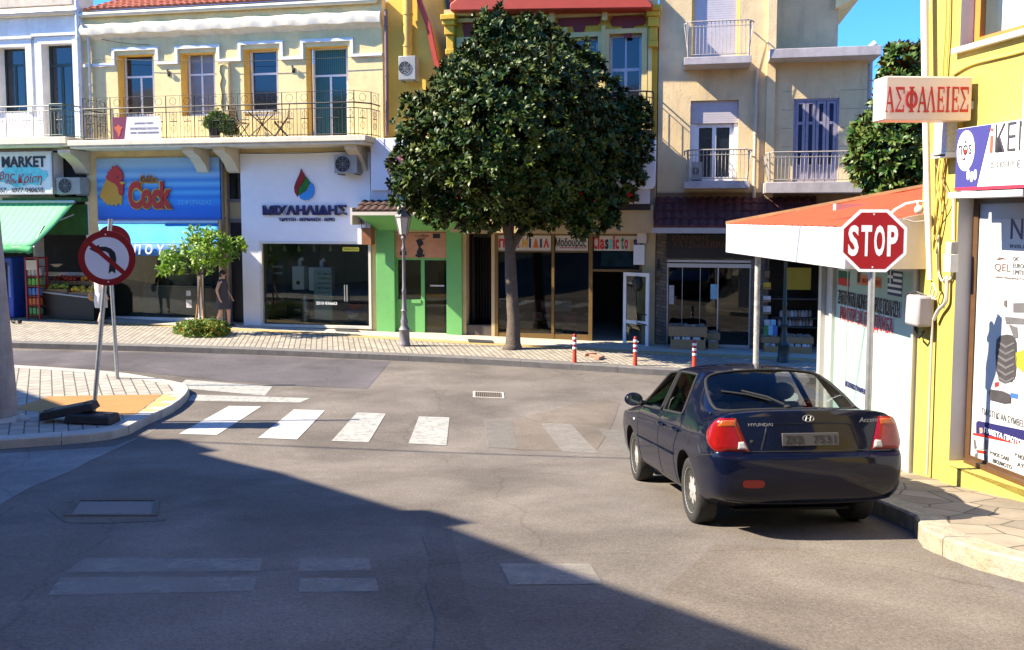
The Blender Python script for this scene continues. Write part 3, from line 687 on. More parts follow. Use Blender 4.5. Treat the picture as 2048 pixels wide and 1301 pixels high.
# cornice with a soft swelling profile
mb = fb(F); prof = [(0, -.30), (.05, -.26), (.12, -.20), (.20, -.16), (.22, -.02), (.20, .10), (.16, .13), (.0, .15)]
nU = 60
rows = [[mb.p(uC0+(uC1-uC0)*k/nU, d+.012*math.sin(k*1.7+d*20)+.008*math.sin(k*.6), zc_+z+.015*math.sin(k*.9+d*9)) for d, z in prof] for k in range(nU+1)]
for A, B in zip(rows, rows[1:]):
    for k in range(len(prof)-1): mb.fi([A[k], B[k], B[k+1], A[k+1]])
mb.fi(rows[0]); mb.fi(rows[-1][::-1]); mb.build('cornice', slab_m, bc, smooth=True)
mb = fb(F); mb.tube([(uC0, .13, zg-.05), (uC1-.1, .13, zg-.05)], .075, 8); mb.box(uC0, uC1, -.3, .12, zg-.02, zg+.06); mb.build('gutter', M('cream_gutter', (.66,.60,.45), .6, .1, 5), bc, smooth=True)
tile_roof(F, uC0+.15, uC1-.4, .18, zg+.06, -4.3, zg+1.9, parent=bc)
window(bc, F, 251, 110, 309, 233, -.30, white_m, pane_d, (.55,), (.36,), .055)
window(bc, F, 378, 107, 431, 232, -.30, white_m, pane_n, (.5,), (.34,), .05, top_mull=(.5,))
window(bc, F, 503, 101, 557, 232, -.30, white_m, pane_d, (), (.36,), .055)
w4 = window(bc, F, 627, 96, 697, 281, -.30, white_m, pane_g, (.5,), (.30,), .055)
u0, u1, z0, z1 = F.rect(627, 96, 697, 281, -.3)
mb = fb(F); mb.box(u0+.07, (u0+u1)/2-.04, -.024, -.015, z0+.07, z1-(z1-z0)*.30-.05); mb.box(u0+.06, u1-.06, -.324+.0, -.316, z1-(z1-z0)*.30+.04, z1-.06)
mb.v = [v for v in mb.v]; mb2 = fb(F); mb2.box(u0+.06, (u0+u1)/2-.03, -.3215, -.3165, z0+.06, z1-(z1-z0)*.30-.03); mb2.box(u0+.06, u1-.06, -.3215, -.3165, z1-(z1-z0)*.30+.03, z1-.055); mb2.build('curtain', curt_g, w4)
# wall lamps
for px, py in ((334, 147), (584, 140)):
    u, z = F.at(px, py, .1)
    t = thing('wall_lamp', 'small dark torch lamp on the cream wall '+('beside the leftmost window' if px < 400 else 'left of the green curtained balcony door'), 'lamp', tuple(F.P(u, 0, z)), 'lamps on the cream wall')
    mb = fb(F); mb.box(u-.04, u+.04, 0, .02, z-.07, z+.07); mb.tube([(u, .02, z-.02), (u, .055, z-.04), (u, .065, z+.0)], .016, 6); mb.build('bracket', iron, t)
    mb = fb(F); mb.tube([(u, .065, z+.0), (u, .075, z+.12)], [.022, .035], 8); mb.build('lamp_shade', M('lamp_glass', (.20,.18,.16), .4, 0), t)
# balcony of the cream house
mb = fb(F); ub0, ub1 = cu(139, 1.1), cu(733, 1.1)
mb.box(ub0, ub1, .003, 1.1, zb-.15, zb); mb.box(ub0+.04, ub1-.05, .003, 1.05, zb-.22, zb-.15)
bal = mb.build('balcony', slab_m, bc, bevel=.02)
mb = fb(F); railing(mb, F, [(ub0+.45, .06), (ub0+.45, 1.0), (ub1-.35, 1.0), (ub1-.02, .62), (ub1+.02, .06)], zb, .86, .105, True, .009, wire=.30); mb.build('railing', iron, bal)
# corbels
cream_d = M('cream_corbel', (.66,.57,.41), .85, .1, 3, .15, stain=.4, stain_col=(.4,.3,.18))
for px in (172, 412, 472, 726):
    u = cu(px); wd_ = .17 if px != 172 else .2; mb = fb(F); zz0 = zb-.225
    pr = [(0, 0), (.86, 0), (.86, -.10), (.76, -.16), (.55, -.24), (.30, -.42), (.15, -.62), (0, -.66)]
    a = [mb.p(u-wd_, d+.004, zz0+z) for d, z in pr]; b_ = [mb.p(u+wd_, d+.004, zz0+z) for d, z in pr]
    mb.fi(a); mb.fi(b_[::-1])
    for k in range(len(pr)): mb.fi([a[k], b_[k], b_[(k+1) % len(pr)], a[(k+1) % len(pr)]])
    mb.build('corbel', cream_d, bc)
# banner on the railing
t = thing('banner', 'white and maroon banner tied to the cream house balcony railing', 'banner', tuple(F.P(cu(275, 1.03), 1.03, zb)))
u0, u1, z0, z1 = F.rect(226, 234, 322, 283, 1.03)
maroon = M('maroon_cloth', (.16,.012,.06), .7, .08, 6)
mb = fb(F); um = u0+(u1-u0)*.30; ub_ = u0+(u1-u0)*.23; N = 10
mb.prism([(u0, z0), (ub_, z0), (um, z1), (u0, z1)], 1.025, 1.033); mb.build('cloth', maroon, t)
mb = fb(F); mb.prism([(ub_, z0), (u1, z0), (u1, z1), (um, z1)], 1.025, 1.0331); mb.build('cloth', M('white_cloth', (.76,.76,.76), .7, .05, 6), t)
mb = fb(F); uc, zc0 = u0+(u1-u0)*.115, (z0+z1)/2
mb.prism([(uc-.14, zc0+.06), (uc-.05, zc0+.08), (uc, zc0+.14), (uc+.06, zc0+.08), (uc+.14, zc0+.05), (uc+.08, zc0-.02), (uc+.05, zc0-.14), (uc+.0, zc0-.22), (uc-.03, zc0-.10), (uc-.08, zc0-.02)], 1.034, 1.038); mb.build('emblem', M('orange_print', (.55,.10,.04), .6, 0), t)
gp = M('grey_print', (.38,.30,.30), .6, 0)
for s_, a, b_, y0, y1 in [('ΔΙΑΜΕΡΙΣΜΑ ΓΡΑΦΕΙΟ', .45, .84, 245, 249), ('ΠΕΡΙΦΕΡΕΙΑΚΗ ΕΝΟΤΗΤΑ', .36, .95, 255, 260), ('ΤΕΧΝΙΚΟ - ΟΙΚΟΝΟΜΙΚΟ ΕΠΙΜΕΛΗΤΗΡΙΟ', .36, .95, 264, 268)]:
    text(s_, 'lettering', gp, t, F, u0+(u1-u0)*a, u0+(u1-u0)*b_, cz(y1, 275, 1.03), cz(y0, 275, 1.03), 1.034, .004)
# balcony table and chairs
def slat_chair(label, u, d, z, rz):
    p = F.P(u, d, z); t = thing('balcony_chair', label, 'chair', tuple(p), 'folding chairs on the cream house balcony')
    t.rotation_euler = (0, 0, R(rz)); L_ = MB(); m_ = M('chair_wood', (.30,.20,.12), .6, .15, 9)
    o0 = Vector(p); 
    def bld_(mb, nm, mm):
        o = mb.build(nm, mm); o.parent = t; return o
    s_ = MB(); 
    for k in range(5): s_.box(-.2, .2, -.2+k*.085, -.14+k*.085, .44, .455)
    bld_(s_, 'seat', m_)
    s_ = MB()
    for k in range(4): s_.box(-.2, .2, .2, .215, .55+k*.09, .61+k*.09)
    bld_(s_, 'backrest', m_)
    for sx in (-.21, .21):
        s_ = MB(); s_.tube([(sx, -.22, 0), (sx, .18, .6), (sx, .22, .92)], .014, 6); s_.tube([(sx*.9, .22, 0), (sx*.9, -.18, .44)], .014, 6); bld_(s_, 'leg', iron)
def at_b(px): return cu(px, .55, 262)
slat_chair('folding slat chair left of the white topped table on the balcony', at_b(476), .45, zb, 80)
slat_chair('folding slat chair right of the white topped table on the balcony', at_b(560), .45, zb, -75)
t = thing('balcony_table', 'small table with a white top on the cream house balcony', 'table', tuple(F.P(at_b(523), .5, zb)))
mb = fb(F); u = at_b(523); mb.box(u-.45, u+.45, .22, .78, zb+.70, zb+.725); mb.build('tabletop', white_m, t)
for sx in (-.35, .35): mb = fb(F); mb.tube([(u+sx, .3, zb), (u-sx*.8, .7, zb+.7)], .015, 6); mb.tube([(u+sx, .7, zb), (u-sx*.8, .3, zb+.7)], .015, 6); mb.build('leg', iron, t)

# pipe chase with a gilded scroll beside the second window
mb = fb(F); q = F.rect(436, 126, 458, 232, .1); mb.box(q[0], q[1], .003, .10, q[2], q[3]); mb.build('pipe_chase', cream_pl, bc, bevel=.02)
mb = fb(F); uu, zz_ = q[0]+.08, q[3]-.05; mb.tube([(uu+.16, .12, zz_-.05), (uu+.12, .12, zz_), (uu+.02, .12, zz_-.02), (uu, .12, zz_-.2), (uu+.06, .12, zz_-.35), (uu, .12, zz_-.55), (uu+.05, .12, zz_-.8), (uu+.02, .12, zz_-1.2)], .02, 6); mb.build('scroll', M('gilt', (.55,.36,.10), .5, .1, 6), bc, smooth=True)
for k, (xa, za, xb_, zb2, sag) in enumerate([(182, 118, 766, 112, .12), (440, 306, 735, 300, .06), (185, 75, 300, 90, .05)]):
    ua, zA = F.at(xa, za, .06); ub_, zB = F.at(xb_, zb2, .06); mb = fb(F); mb.tube([(ua+(ub_-ua)*i/12, .06 if k != 0 else .12, zA+(zB-zA)*i/12-sag*math.sin(math.pi*i/12)) for i in range(13)], .007, 5)
    tag(mb.build('wall_cable', iron), ('thin cable sagging across the cream wall over the windows', 'thin cable under the cream balcony above the plumbing sign', 'short thin cable at the upper left corner of the cream wall')[k], 'cable')
# ================================================================ blue chicken shop (ground floor of the cream house)
blue_c = M('blue_canvas', (.045,.30,.62), .75, .1, 5, .1, 40)
uS0, uS1 = cu(200), cu(438)
t = thing('shop_sign', 'blue striped shop sign with a rooster head and the words Golden Cock', 'sign', tuple(F.P(cu(318), .1, cz(380, 318))))
bluep = M('blue_panel', (.02,.16,.55), .45, .06, 4)
n, l, b = nodes_of(bluep); tc = n['Texture Coordinate']
sx = n.new('ShaderNodeSeparateXYZ'); l.new(tc.outputs['Generated'], sx.inputs[0]); rp = n.new('ShaderNodeValToRGB'); l.new(sx.outputs[2], rp.inputs[0])
E_ = rp.color_ramp.elements; E_[0].position = 0; E_[0].color = (.012,.13,.52,1); E_[1].position = 1; E_[1].color = (.30,.50,.72,1)
for p_, c_ in [(.20,(.012,.15,.55,1)),(.30,(.03,.28,.70,1)),(.37,(.015,.18,.58,1)),(.44,(.10,.42,.78,1)),(.50,(.02,.20,.60,1)),(.58,(.16,.48,.80,1)),(.64,(.03,.22,.62,1)),(.72,(.28,.52,.78,1)),(.80,(.14,.36,.66,1)),(.88,(.32,.52,.74,1))]:
    e_ = E_.new(p_); e_.color = c_
l.new(rp.outputs[0], b.inputs['Base Color'])
mb = fb(F); u0, u1, z0, z1 = F.rect(194, 316, 440, 440, .06); mb.box(u0, u1, .0, .06, z0, z1); mb.build('panel', bluep, t)
gold = M('gold_print', (.62,.30,.02), .45, .2, 30); redp = M('red_print', (.52,.02,.012), .45, .05, 8); goldy = M('yellow_print', (.80,.42,.03), .45, 0)
def ppoly(name, mat, par, fr, pts, d0, d1, ox=0, oy=0, s=1):
    mb = fb(fr); mb.prism([fr.at(ox+x*s, oy+y*s, d1) for x, y in pts], d0, d1); return mb.build(name, mat, par)
# rooster: points measured on a 3.25x enlargement starting at (0,280)
Q = lambda pts: [(x/3.2525, 280+y/3.2525) for x, y in pts]
ppoly('rooster_neck', gold, t, F, Q([(690,255),(672,300),(652,345),(650,375),(668,385),(672,405),(690,408),(698,428),(716,418),(728,432),(742,418),(756,435),(768,412),(790,425),(795,380),(792,330),(770,290),(740,262)]), .062, .09)
ppoly('rooster_face', redp, t, F, Q([(688,235),(692,255),(720,275),(745,285),(765,310),(772,352),(788,366),(803,345),(798,315),(806,292),(790,265),(800,240),(790,205),(770,180),(752,165),(742,180),(728,170),(726,192),(710,192),(712,208),(696,210),(702,226)]), .062, .105)
ppoly('rooster_beak', goldy, t, F, Q([(778,276),(806,272),(812,282),(792,292)]), .1, .12)
ppoly('rooster_eye', blk, t, F, Q([(756,240),(766,236),(772,244),(764,250)]), .1, .11)
for s_, rc, bo in [('Golden', (282,352,314,366), .03), ('Cock', (258,363,345,419), .045)]:
    r_ = F.rect(*rc, .06); p_ = .02
    text(s_, 'letter_rim', goldy, t, F, r_[0]-p_, r_[1]+p_, r_[2]-p_, r_[3]+p_, .07, .03, bo+.035); text(s_, 'lettering', redp if s_ == 'Cock' else M('brown_print', (.25,.08,.02), .5, 0), t, F, *r_, .075, .04, bo)
text('ΣΕΦΕΡΙΑΔΗΣ', 'lettering', M('pale_blue_print', (.18,.50,.80), .5, 0), t, F, *F.rect(356, 400, 424, 410, .06), .062, .006, 0)
t, (ua_, ub_, zv) = awning('shop_awning', 'blue canvas awning with white letters over the chicken shop window', F, 196, 446, 437, .15, 204, 487, 436, 1.35, blue_c, M('blue_valance', (.02,.17,.55), .7, .08, 5), .33, 0)
for s_, xx in [('Π', 276), ('Ο', 299), ('Υ', 323), ('Λ', 347), ('Ε', 371), ('Ρ', 395)]:
    r_ = F.rect(xx-7, 489, xx+8, 509, 1.37); text(s_, 'lettering', whitel, t, F, *r_, 1.41, .006, .03, .15)
room('interior', bc, F, gS1[0]+.01, gS1[1]-.01, -5, -.425, gz(F, -2)-.04, gS1[3]-.01, mid_in)
mb = fb(F); u0, u1 = gS1[0], gS1[1]; zb0 = gz(F, -2); zt_ = cz(505, 310)
up = cu(392)
mb.box(u0, u1, -.20, -.10, zb0-.2, zb0+.10); mb.box(u0, u1, -.16, -.10, zt_, gS1[3]); mb.box(u0, u0+.08, -.2, -.1, zb0+.1, zt_); mb.box(up-.09, up+.09, -.2, -.1, zb0+.1, zt_); mb.box(u1-.08, u1, -.2, -.1, zb0+.1, zt_)
mb.build('shop_frame', white_m, bc)
mb = fb(F); mb.box(u0+.08, up-.09, -.15, -.142, zb0+.1, zt_); mb.build('shop_window', glass_s, bc)
mb = fb(F); mb.box(up+.09, u1-.08, -.15, -.142, zb0+.1, zt_); mb.build('door', glass_d, bc)
t = thing('display_counter', 'dark chilled counter behind the chicken shop window', 'counter', tuple(F.P((u0+up)/2, -1.6, zb0)))
mb = fb(F); mb.box(u0+.4, up-.3, -2.0, -1.2, zb0, zb0+.9); mb.build('body', M('counter_grey', (.28,.28,.27), .5, .1, 4), t, bevel=.02)
mb = fb(F); mb.box(u0+.4, up-.3, -1.95, -1.25, zb0+.9, zb0+.93); mb.build('countertop', alu, t)
mb = fb(F); mb.prism([(u0+.42, zb0+.93), (up-.32, zb0+.93), (up-.32, zb0+1.35), (u0+.42, zb0+1.35)], -1.3, -1.29); mb.build('glass_front', glass_d, t)
# grey entrance between the two shops
room('entrance', bc, F, gD[0]+.01, gD[1]-.01, -1.2, -.42, gz(F, -1)-.04, gD[3]-.01, M('entrance_grey', (.10,.11,.14), .6, .15, 3))
mb = fb(F); u0, u1 = gD[0], gD[1]
mb.box(u0, u1, -.5, -.40, cz(404, 460), cz(398, 460)); mb.box(u0, u1, -.5, -.4, cz(446, 460), cz(438, 460)); mb.box(u0, u0+.06, -.5, -.4, 0, gD[3]); mb.box(u1-.05, u1, -.5, -.4, 0, gD[3]); mb.build('entrance_frame', iron_g, bc)
mb = fb(F); mb.box(u0+.06, u1-.05, -.46, -.45, cz(398, 460), gD[3]); mb.build('transom_pane', pane_d, bc)
mb = fb(F); mb.box(u0+.06, u1-.05, -.47, -.44, cz(438, 460), cz(404, 460)); mb.build('transom_panel', beige_pl, bc)
mb = fb(F); mb.box(u0+.06, u1-.05, -.49, -.45, gz(F, -1), cz(446, 460)); d_ = mb.build('entrance_door', M('dark_door', (.02,.022,.035), .35, .2, 4), bc)
downpipe('drainpipe', 'brown drainpipe beside the blue chicken shop sign', F, 444, 318, 640, .08, .045, M('brown_pipe', (.16,.12,.10), .5, .1, 5))
# ================================================================ white plumbing shop
um0, um1 = cu(484), cu(742)
mb = fb(F); za = cz(306, 610); zsh = gS2[3]
wpan = M('white_panel', (.86,.86,.87), .5, .04, 2)
mb.holed(um0+.0, um1+.0, gz(F, 2)-.25, za, [(gS2[0], gS2[1], gz(F, 2)-.3, zsh)], .06, .055)
mb.build('shopfront_cladding', wpan, bc)
mb = fb(F); u0, u1, zb0 = gS2[0], gS2[1], gz(F, 2)+.02
frame_bars(mb, u0, u1, zb0, zsh, -.06, .075, .07); mb.build('shop_frame', M('frame_cream', (.70,.66,.58), .5, .05, 4), bc)
ud = cu(686)
mb = fb(F); mb.box(u0+.07, ud, -.03, -.02, zb0+.07, zsh-.07); mb.build('shop_window', glass_s, bc)
mb = fb(F); mb.box(ud+.006, u1-.07, -.03, -.02, zb0+.07, zsh-.07); dr = mb.build('door', glass_s, bc)
mb = fb(F); hx = F.at(684, 590, 0); mb.tube([(ud+.10, .04, cz(603, 684)), (ud+.10, .04, cz(570, 684))], .018, 8); mb.tube([(ud+.03, .04, cz(603, 684)), (ud+.03, .04, cz(570, 684))], .018, 8); mb.build('handle', steel, dr)
room('interior', bc, F, um0+.35, um1-.02, -4.5, -.42, zb0-.03, zsh+.3, M('shop_interior_grey', (.34,.36,.36), .8, .15, 2))
t = thing('shop_sign', 'drop shaped red green and blue logo over navy Greek letters on the white shopfront', 'sign', tuple(F.P(cu(610), .06, cz(400, 610))))
QQ = lambda pts: [(380+x/3.2525, 290+y/3.2525) for x, y in pts]
ppoly('drop_red', M('logo_red', (.25,.012,.012), .35, 0), t, F, QQ([(722,155),(712,190),(690,235),(677,275),(680,310),(697,337),(706,320),(702,300),(708,280),(722,262),(740,235),(748,210),(742,190),(728,172)]), .063, .10)
ppoly('drop_green', M('logo_green', (.01,.16,.02), .35, 0), t, F, QQ([(752,205),(748,228),(725,265),(708,290),(704,312),(712,325),(730,312),(752,298),(766,270),(778,246),(768,226)]), .063, .105)
ppoly('drop_blue', M('logo_blue', (.04,.28,.70), .35, 0), t, F, QQ([(784,244),(776,270),(760,298),(735,314),(708,330),(718,350),(742,361),(770,358),(795,340),(807,312),(806,282),(798,258)]), .063, .11)
text('ΜΙΧΑΗΛΙΔΗΣ', 'lettering', navy, t, F, *F.rect(527, 410, 695, 432, .06), .08, .05, .045)
text('ΥΔΡΕΥΣΗ - ΘΕΡΜΑΝΣΗ - ΑΕΡΙΟ', 'lettering', navy, t, F, *F.rect(558, 436, 670, 443, .06), .063, .02, .02)
ac_unit('air_conditioner', 'grey air conditioner under the right end of the cream house balcony', F, 668, 310, 714, 347, .12, .55)
# things in the window of the plumbing shop
def boiler(label, x0, x1, y0, y1, d, mat, dial=True):
    u0, u1, z0, z1 = F.rect(x0, y0, x1, y1, d); t = thing('boiler', label, 'boiler', tuple(F.P((u0+u1)/2, d, z0)))
    mb = fb(F); mb.box(u0, u1, d-.3, d, z0, z1); mb.build('casing', mat, t, bevel=.02)
    mb = fb(F); uc = (u0+u1)/2; mb.tube([(uc, d-.15, z1), (uc, d-.15, z1+.16), (uc+.1, d-.15, z1+.22)], .06, 10); mb.build('flue', white_m, t, smooth=True)
    if dial:
        mb = fb(F); mb.prism([(uc+.06*math.cos(a*.4), z0+.2+.06*math.sin(a*.4)) for a in range(16)], d, d+.01); mb.build('dial', black, t)
    return t
wht = M('boiler_white', (.80,.82,.80), .35, .03, 4)
boiler('white wall boiler with a black dial in the plumbing shop window', 584, 608, 533, 580, -.42, wht)
boiler('second white boiler behind the price list in the plumbing shop window', 617, 662, 535, 582, -.5, wht, False)
def tank(label, px, y0, y1, d, r, mat):
    u, z1 = F.at(px, y0, d); _, z0 = F.at(px, y1, d); t = thing('water_tank', label, 'tank', tuple(F.P(u, d, z0)))
    mb = fb(F); mb.lathe([(r*.9, 0), (r, .05), (r, z1-z0-.06), (r*.8, z1-z0), (.02, z1-z0+.03)], (u, d, z0), 18); mb.build('tank', mat, t, smooth=True)
    mb = fb(F); mb.tube([(u, d+r, z0+.3), (u, d+r+.08, z0+.3), (u+.1, d+r+.08, z0+.3)], .015, 6); mb.build('tap', steel, t)
tank('black upright heater tank in the plumbing shop window', 541, 530, 640, -.6, .26, black)
tank('steel pump vessel on the floor of the plumbing shop window', 611, 592, 645, -.5, .12, steel)
t = thing('price_board', 'pale panel with a column of Greek words inside the plumbing shop', 'panel', tuple(F.P(cu(645), -.34, zb0)))
u0, u1, z0, z1 = F.rect(628, 540, 664, 640, -.34); mb = fb(F); mb.box(u0, u1, -.36, -.34, z0, z1); mb.build('board', M('pale_green_board', (.42,.55,.52), .5, .1, 5), t)
for k, s_ in enumerate(['ΕΙΔΗ', 'ΥΓΙΕΙΝΗΣ', 'ΚΑΛΟΡΙΦΕΡ', 'ΦΥΣΙΚΟ', 'ΑΕΡΙΟ', 'ΘΕΡΜΑΝΣΗ']): text(s_, 'lettering', blk if k % 2 else navy, t, F, *F.rect(636, 546+k*9.5, 662, 550+k*9.5, -.33), -.338, .004, .01)
text('2510 836663', 'lettering', whitel, bc, F, *F.rect(632, 604, 674, 610, -.01), -.018, .003, .02)
def basin(label, px, py, d, mat, wd_=.3):
    u, z = F.at(px, py, d); t = thing('basin', label, 'basin', tuple(F.P(u, d, z)), 'stacked basins behind the plumbing shop door')
    mb = fb(F); mb.lathe([(wd_*.6, 0), (wd_*.95, .12), (wd_, .13), (wd_*.9, .125), (wd_*.55, .02)], (u, d, z), 16); mb.build('bowl', mat, t, smooth=True)
basin('red basin on top of the blue one in the plumbing shop', 712, 617, -.8, redp, .25); basin('blue basin under the red one in the plumbing shop', 706, 628, -.8, M('blue_plastic', (.02,.06,.45), .4, .05), .33); basin('white basin below the blue one in the plumbing shop', 707, 638, -.8, white_m, .2)
t = thing('notice', 'yellow notice stuck at the top right of the plumbing shop window', 'notice', tuple(F.P(cu(705), -.01, cz(498, 705))))
u0, u1, z0, z1 = F.rect(685, 495, 718, 503, -.01); mb = fb(F); mb.box(u0, u1, -.018, -.012, z0, z1); mb.build('sheet', M('yellow_paper', (.65,.60,.05), .6, 0), t)
text('ΕΝΟΙΚΙΑΖΕΤΑΙ', 'lettering', M('green_ink', (.02,.15,.03), .6, 0), t, F, u0+.04, u1-.04, z0+.03, z1-.03, -.012, .002, .02)
q = F.rect(538, 523, 573, 636, -.42); t = thing('poster_stand', 'tall black advertising poster at the left of the plumbing shop window', 'poster', tuple(F.P((q[0]+q[1])/2, -.42, q[2])))
mb = fb(F); mb.box(q[0], q[1], -.45, -.42, q[2], q[3]); mb.build('board', black, t)
for k, (a, b_) in enumerate([(532, 536), (545, 549)]): text(('ΛΕΒΗΤΕΣ', 'ΑΕΡΙΟΥ')[k], 'lettering', whitel, t, F, *F.rect(543, a, 566, b_, -.42), -.418, .003, .01)
mb = fb(F); mb.strip([F.at(545, 560, -.41), F.at(552, 585, -.41), F.at(566, 600, -.41)], .05, -.419, -.415); mb.build('printed_figure', M('poster_grey_print', (.25,.25,.25), .5, .2, 9), t)
for k, px in enumerate((541, 569, 598, 628, 660)):
    u, z = F.at(px, 497, -.5); sl_ = thing('spot_lamp', 'small cream ceiling spot in the plumbing shop window', 'lamp', tuple(F.P(u, -.5, z)), 'ceiling spots of the plumbing shop')
    mb = fb(F); mb.tube([(u, -.5, z+.06), (u+.03, -.47, z-.08)], [.03, .05], 10); mb.build('shade', M('spot_cream', (.70,.62,.42), .4, 0) if k == 0 else bpy.data.materials['spot_cream'], sl_); mb = fb(F); mb.tube([(u, -.5, z+.06), (u, -.5, z+.3)], .008, 5); mb.build('rod', alu, sl_)
for k, (x0, y0, x1, y1) in enumerate([(372, 600, 383, 616), (372, 582, 381, 592)]):
    q = F.rect(x0, y0, x1, y1, -.13); mb = fb(F); mb.box(q[0], q[1], -.1415, -.1395, q[2], q[3]); tag(mb.build('sticker', M('sticker_pale', (.60,.58,.60), .5, .3, 12)), ('larger', 'smaller')[k]+' pale sticker at the lower right of the chicken shop glass', 'sticker')
# little hanging wooden sign and doormat
t = thing('hanging_sign', 'small white and brown sign hung by the corner of the green shop', 'sign', tuple(F.P(cu(728, .5), .5, cz(470, 728, .5))))
mb = fb(F); u0, u1, z0, z1 = F.rect(715, 457, 742, 489, .55); mb.box(u0, u0+(u1-u0)*.3, .25, .55, z0, z1); mb.build('side', white_m, t)
mb = fb(F); mb.box(u0+(u1-u0)*.3+.003, u1, .25, .553, z0-.01, z1+.01); mb.build('panel', M('brown_wood', (.25,.10,.035), .6, .25, 7), t)
mb = fb(F)
for q in (.15, .5, .85): u = u0+(u1-u0)*q; mb.tube([(u, .4, z1), (u, .4, cz(432, 728, .4))], .007, 5)
mb.build('hanger', iron, t)
def mat_on(label, pts, h=.15): 
    t = tag(sheet('doormat', gxy(pts, h), h+.012, M('mat', (.03,.03,.032), .9, .2, 20), .012), label, 'doormat'); return t
mat_on('dark doormat before the white plumbing shop door', [(668,657),(712,660),(722,665),(672,663)])
mat_on('dark doormat before the black doorway by the toy shop', [(935,679),(985,682),(988,687),(938,685)])

# ================================================================ orange gable wall with flue
bg_ = bld('gable_house', 'bright orange yellow gable wall rising behind the cream house', 'building', 815)
dG = -.32
P_ = lambda px, py, d=dG: F.at(px, py, d)
mb = fb(F); poly = [(cu(768)+.01, -.5), (P_(868, 400)[0]+.25, -.5), P_(890, 180), P_(872, 116), P_(858, 50), P_(842, 10), P_(836, -30), P_(820, -110), (cu(768)+.01, P_(740, -110)[1])]
mb.prism(poly, dG-7, dG); mb.build('wall', gable_pl, bg_)
mb = fb(F); mb.strip([P_(890, 180), P_(872, 116), P_(858, 50), P_(842, 8), P_(830, -60)], .12, dG+.0, dG+.16); mb.build('verge_tiles', redpaint, bg_)
mb = fb(F); mb.tube([(P_(820, 120)[0], dG+.2, P_(820, 120)[1]), (P_(820, -80)[0], dG+.2, P_(820, -80)[1])], .13, 12)
for py in (95, 32): mb.tube([(P_(820, py)[0], dG+.2, P_(820, py)[1]-.03), (P_(820, py)[0], dG+.2, P_(820, py)[1]+.03)], .145, 12)
mb.build('flue', M('yellow_flue', (.62,.36,.06), .5, .12, 5), bg_, smooth=True)
ac_unit('air_conditioner', 'air conditioner high on the orange gable wall below the flue', F, 797, 112, 831, 160, -.14, .22)
downpipe('drainpipe', 'brown drainpipe at the right corner of the cream house', F, 772, 20, 272, .06, .05, M('brown_pipe2', (.20,.12,.11), .5, .1, 5))
t = thing('neighbour_house', 'grey unplastered back wall between the orange gable and the ochre house', 'building', tuple(F.P(cu(880, -4), -4, 0)))
mb = fb(F); u0, u1, _, z1 = F.rect(846, 28, 925, 300, -3.2); mb.box(u0, u1, -7, -3.2, -.4, z1); mb.build('wall', M('grey_render', (.20,.17,.15), .9, .25, 3, .3, 25, stain=.7), t)
mb = fb(F); mb.prism([(u0-.2, z1), (u1+.2, z1), (u1+.2, z1+.5), (u0+.4, z1+.9), (u0-.2, z1+.95)], -6.5, -3.3); mb.build('roof', M('grey_sheet', (.16,.15,.16), .7, .2, 3), t)
# ================================================================ ochre house with the green shop and the toy shop
by = bld('townhouse', 'ochre yellow house with red eave and dark red frieze panels behind the magnolia', 'building', 1100)
uY0, uY1 = cu(897), cu(1313)-.01; dY = -.02
zE = cz(26, 1100)
w1 = F.rect(1143, 75, 1196, 262); w2 = F.rect(1218, 68, 1283, 262); w3 = F.rect(1010, 80, 1070, 262); w4_ = F.rect(925, 84, 980, 262)
zf_ = cz(268, 1100); zl_ = cz(470, 1100)
gl = cu(752); gA = (cu(788), cu(893), -.4, cz(465, 840)); gB = (cu(931), cu(982), -.4, cz(468, 955)); gC = (cu(991), cu(1285), -.4, cz(468, 1130))
mb = fb(F); zfl = cz(200, 1100)
mb.holed(uY0, uY1, cz(300, 1100), zE, [w1, w2, w3, w4_], dY, .35)
mb.box(uY1-.3, uY1, -8, -.4, -.6, zE); mb.box(uY0, uY0+.3, -8, -.4, cz(300, 1100), zE); mb.box(uY0, uY1, -8.2, -8, -.6, zE)
mb.build('wall', ochre_pl, by)
tan = M('tan_plaster', (.55,.42,.24), .8, .1, 3, .12, stain=.35, stain_col=(.25,.17,.08))
mb = fb(F); mb.holed(uC1, uY1, -.6, cz(300, 1100), [gA, gB, gC], dY-.005, .35); mb.build('shopfront_wall', tan, by)
mb = fb(F); cream_t = M('cream_trim', (.70,.55,.22), .7, .1, 4)
mb.box(uY0, uY1, dY, .35, zE-.02, zE+.12); mb.box(uY0, uY1, dY, .12, zE-.16, zE-.06)
for h in (w1, w2, w3, w4_): mb.box(h[0]-.14, h[0], dY, .06, h[2], h[3]+.12); mb.box(h[1], h[1]+.14, dY, .06, h[2], h[3]+.12); mb.box(h[0], h[1], dY, .06, h[3], h[3]+.12)
for px in (1205, 1297, 1130): u = cu(px); mb.box(u-.05, u+.05, dY, .09, zf_, zE-.4)
mb.build('trim', cream_t, by)
for px in (905, 1303):   # pilaster brackets under the eave
    mb = fb(F); u = cu(px); z = zE
    for hw, d1, za, zb_ in [(.20, .40, -.14, .0), (.17, .34, -.26, -.14), (.13, .26, -.5, -.26), (.10, .18, -.85, -.5), (.12, .22, -1.0, -.85)]: mb.box(u-hw, u+hw, .0, d1, z+za, z+zb_)
    mb.build('bracket', ochre_pl, by, bevel=.02)
for px in (1000, 1105, 1208): mb = fb(F); u = cu(px); mb.box(u-.07, u+.07, .0, .26, zE-.3, zE-.05); mb.build('bracket', cream_t, by, bevel=.02)
mb = fb(F); mb.prism([F.at(900, 22, .6), F.at(900, 8, .6), F.at(918, -6, .6), F.at(1292, -6, .6), F.at(1305, 8, .6), F.at(1305, 17, .6)], -.3, .62); mb.build('eave', redpaint, by, bevel=.03)
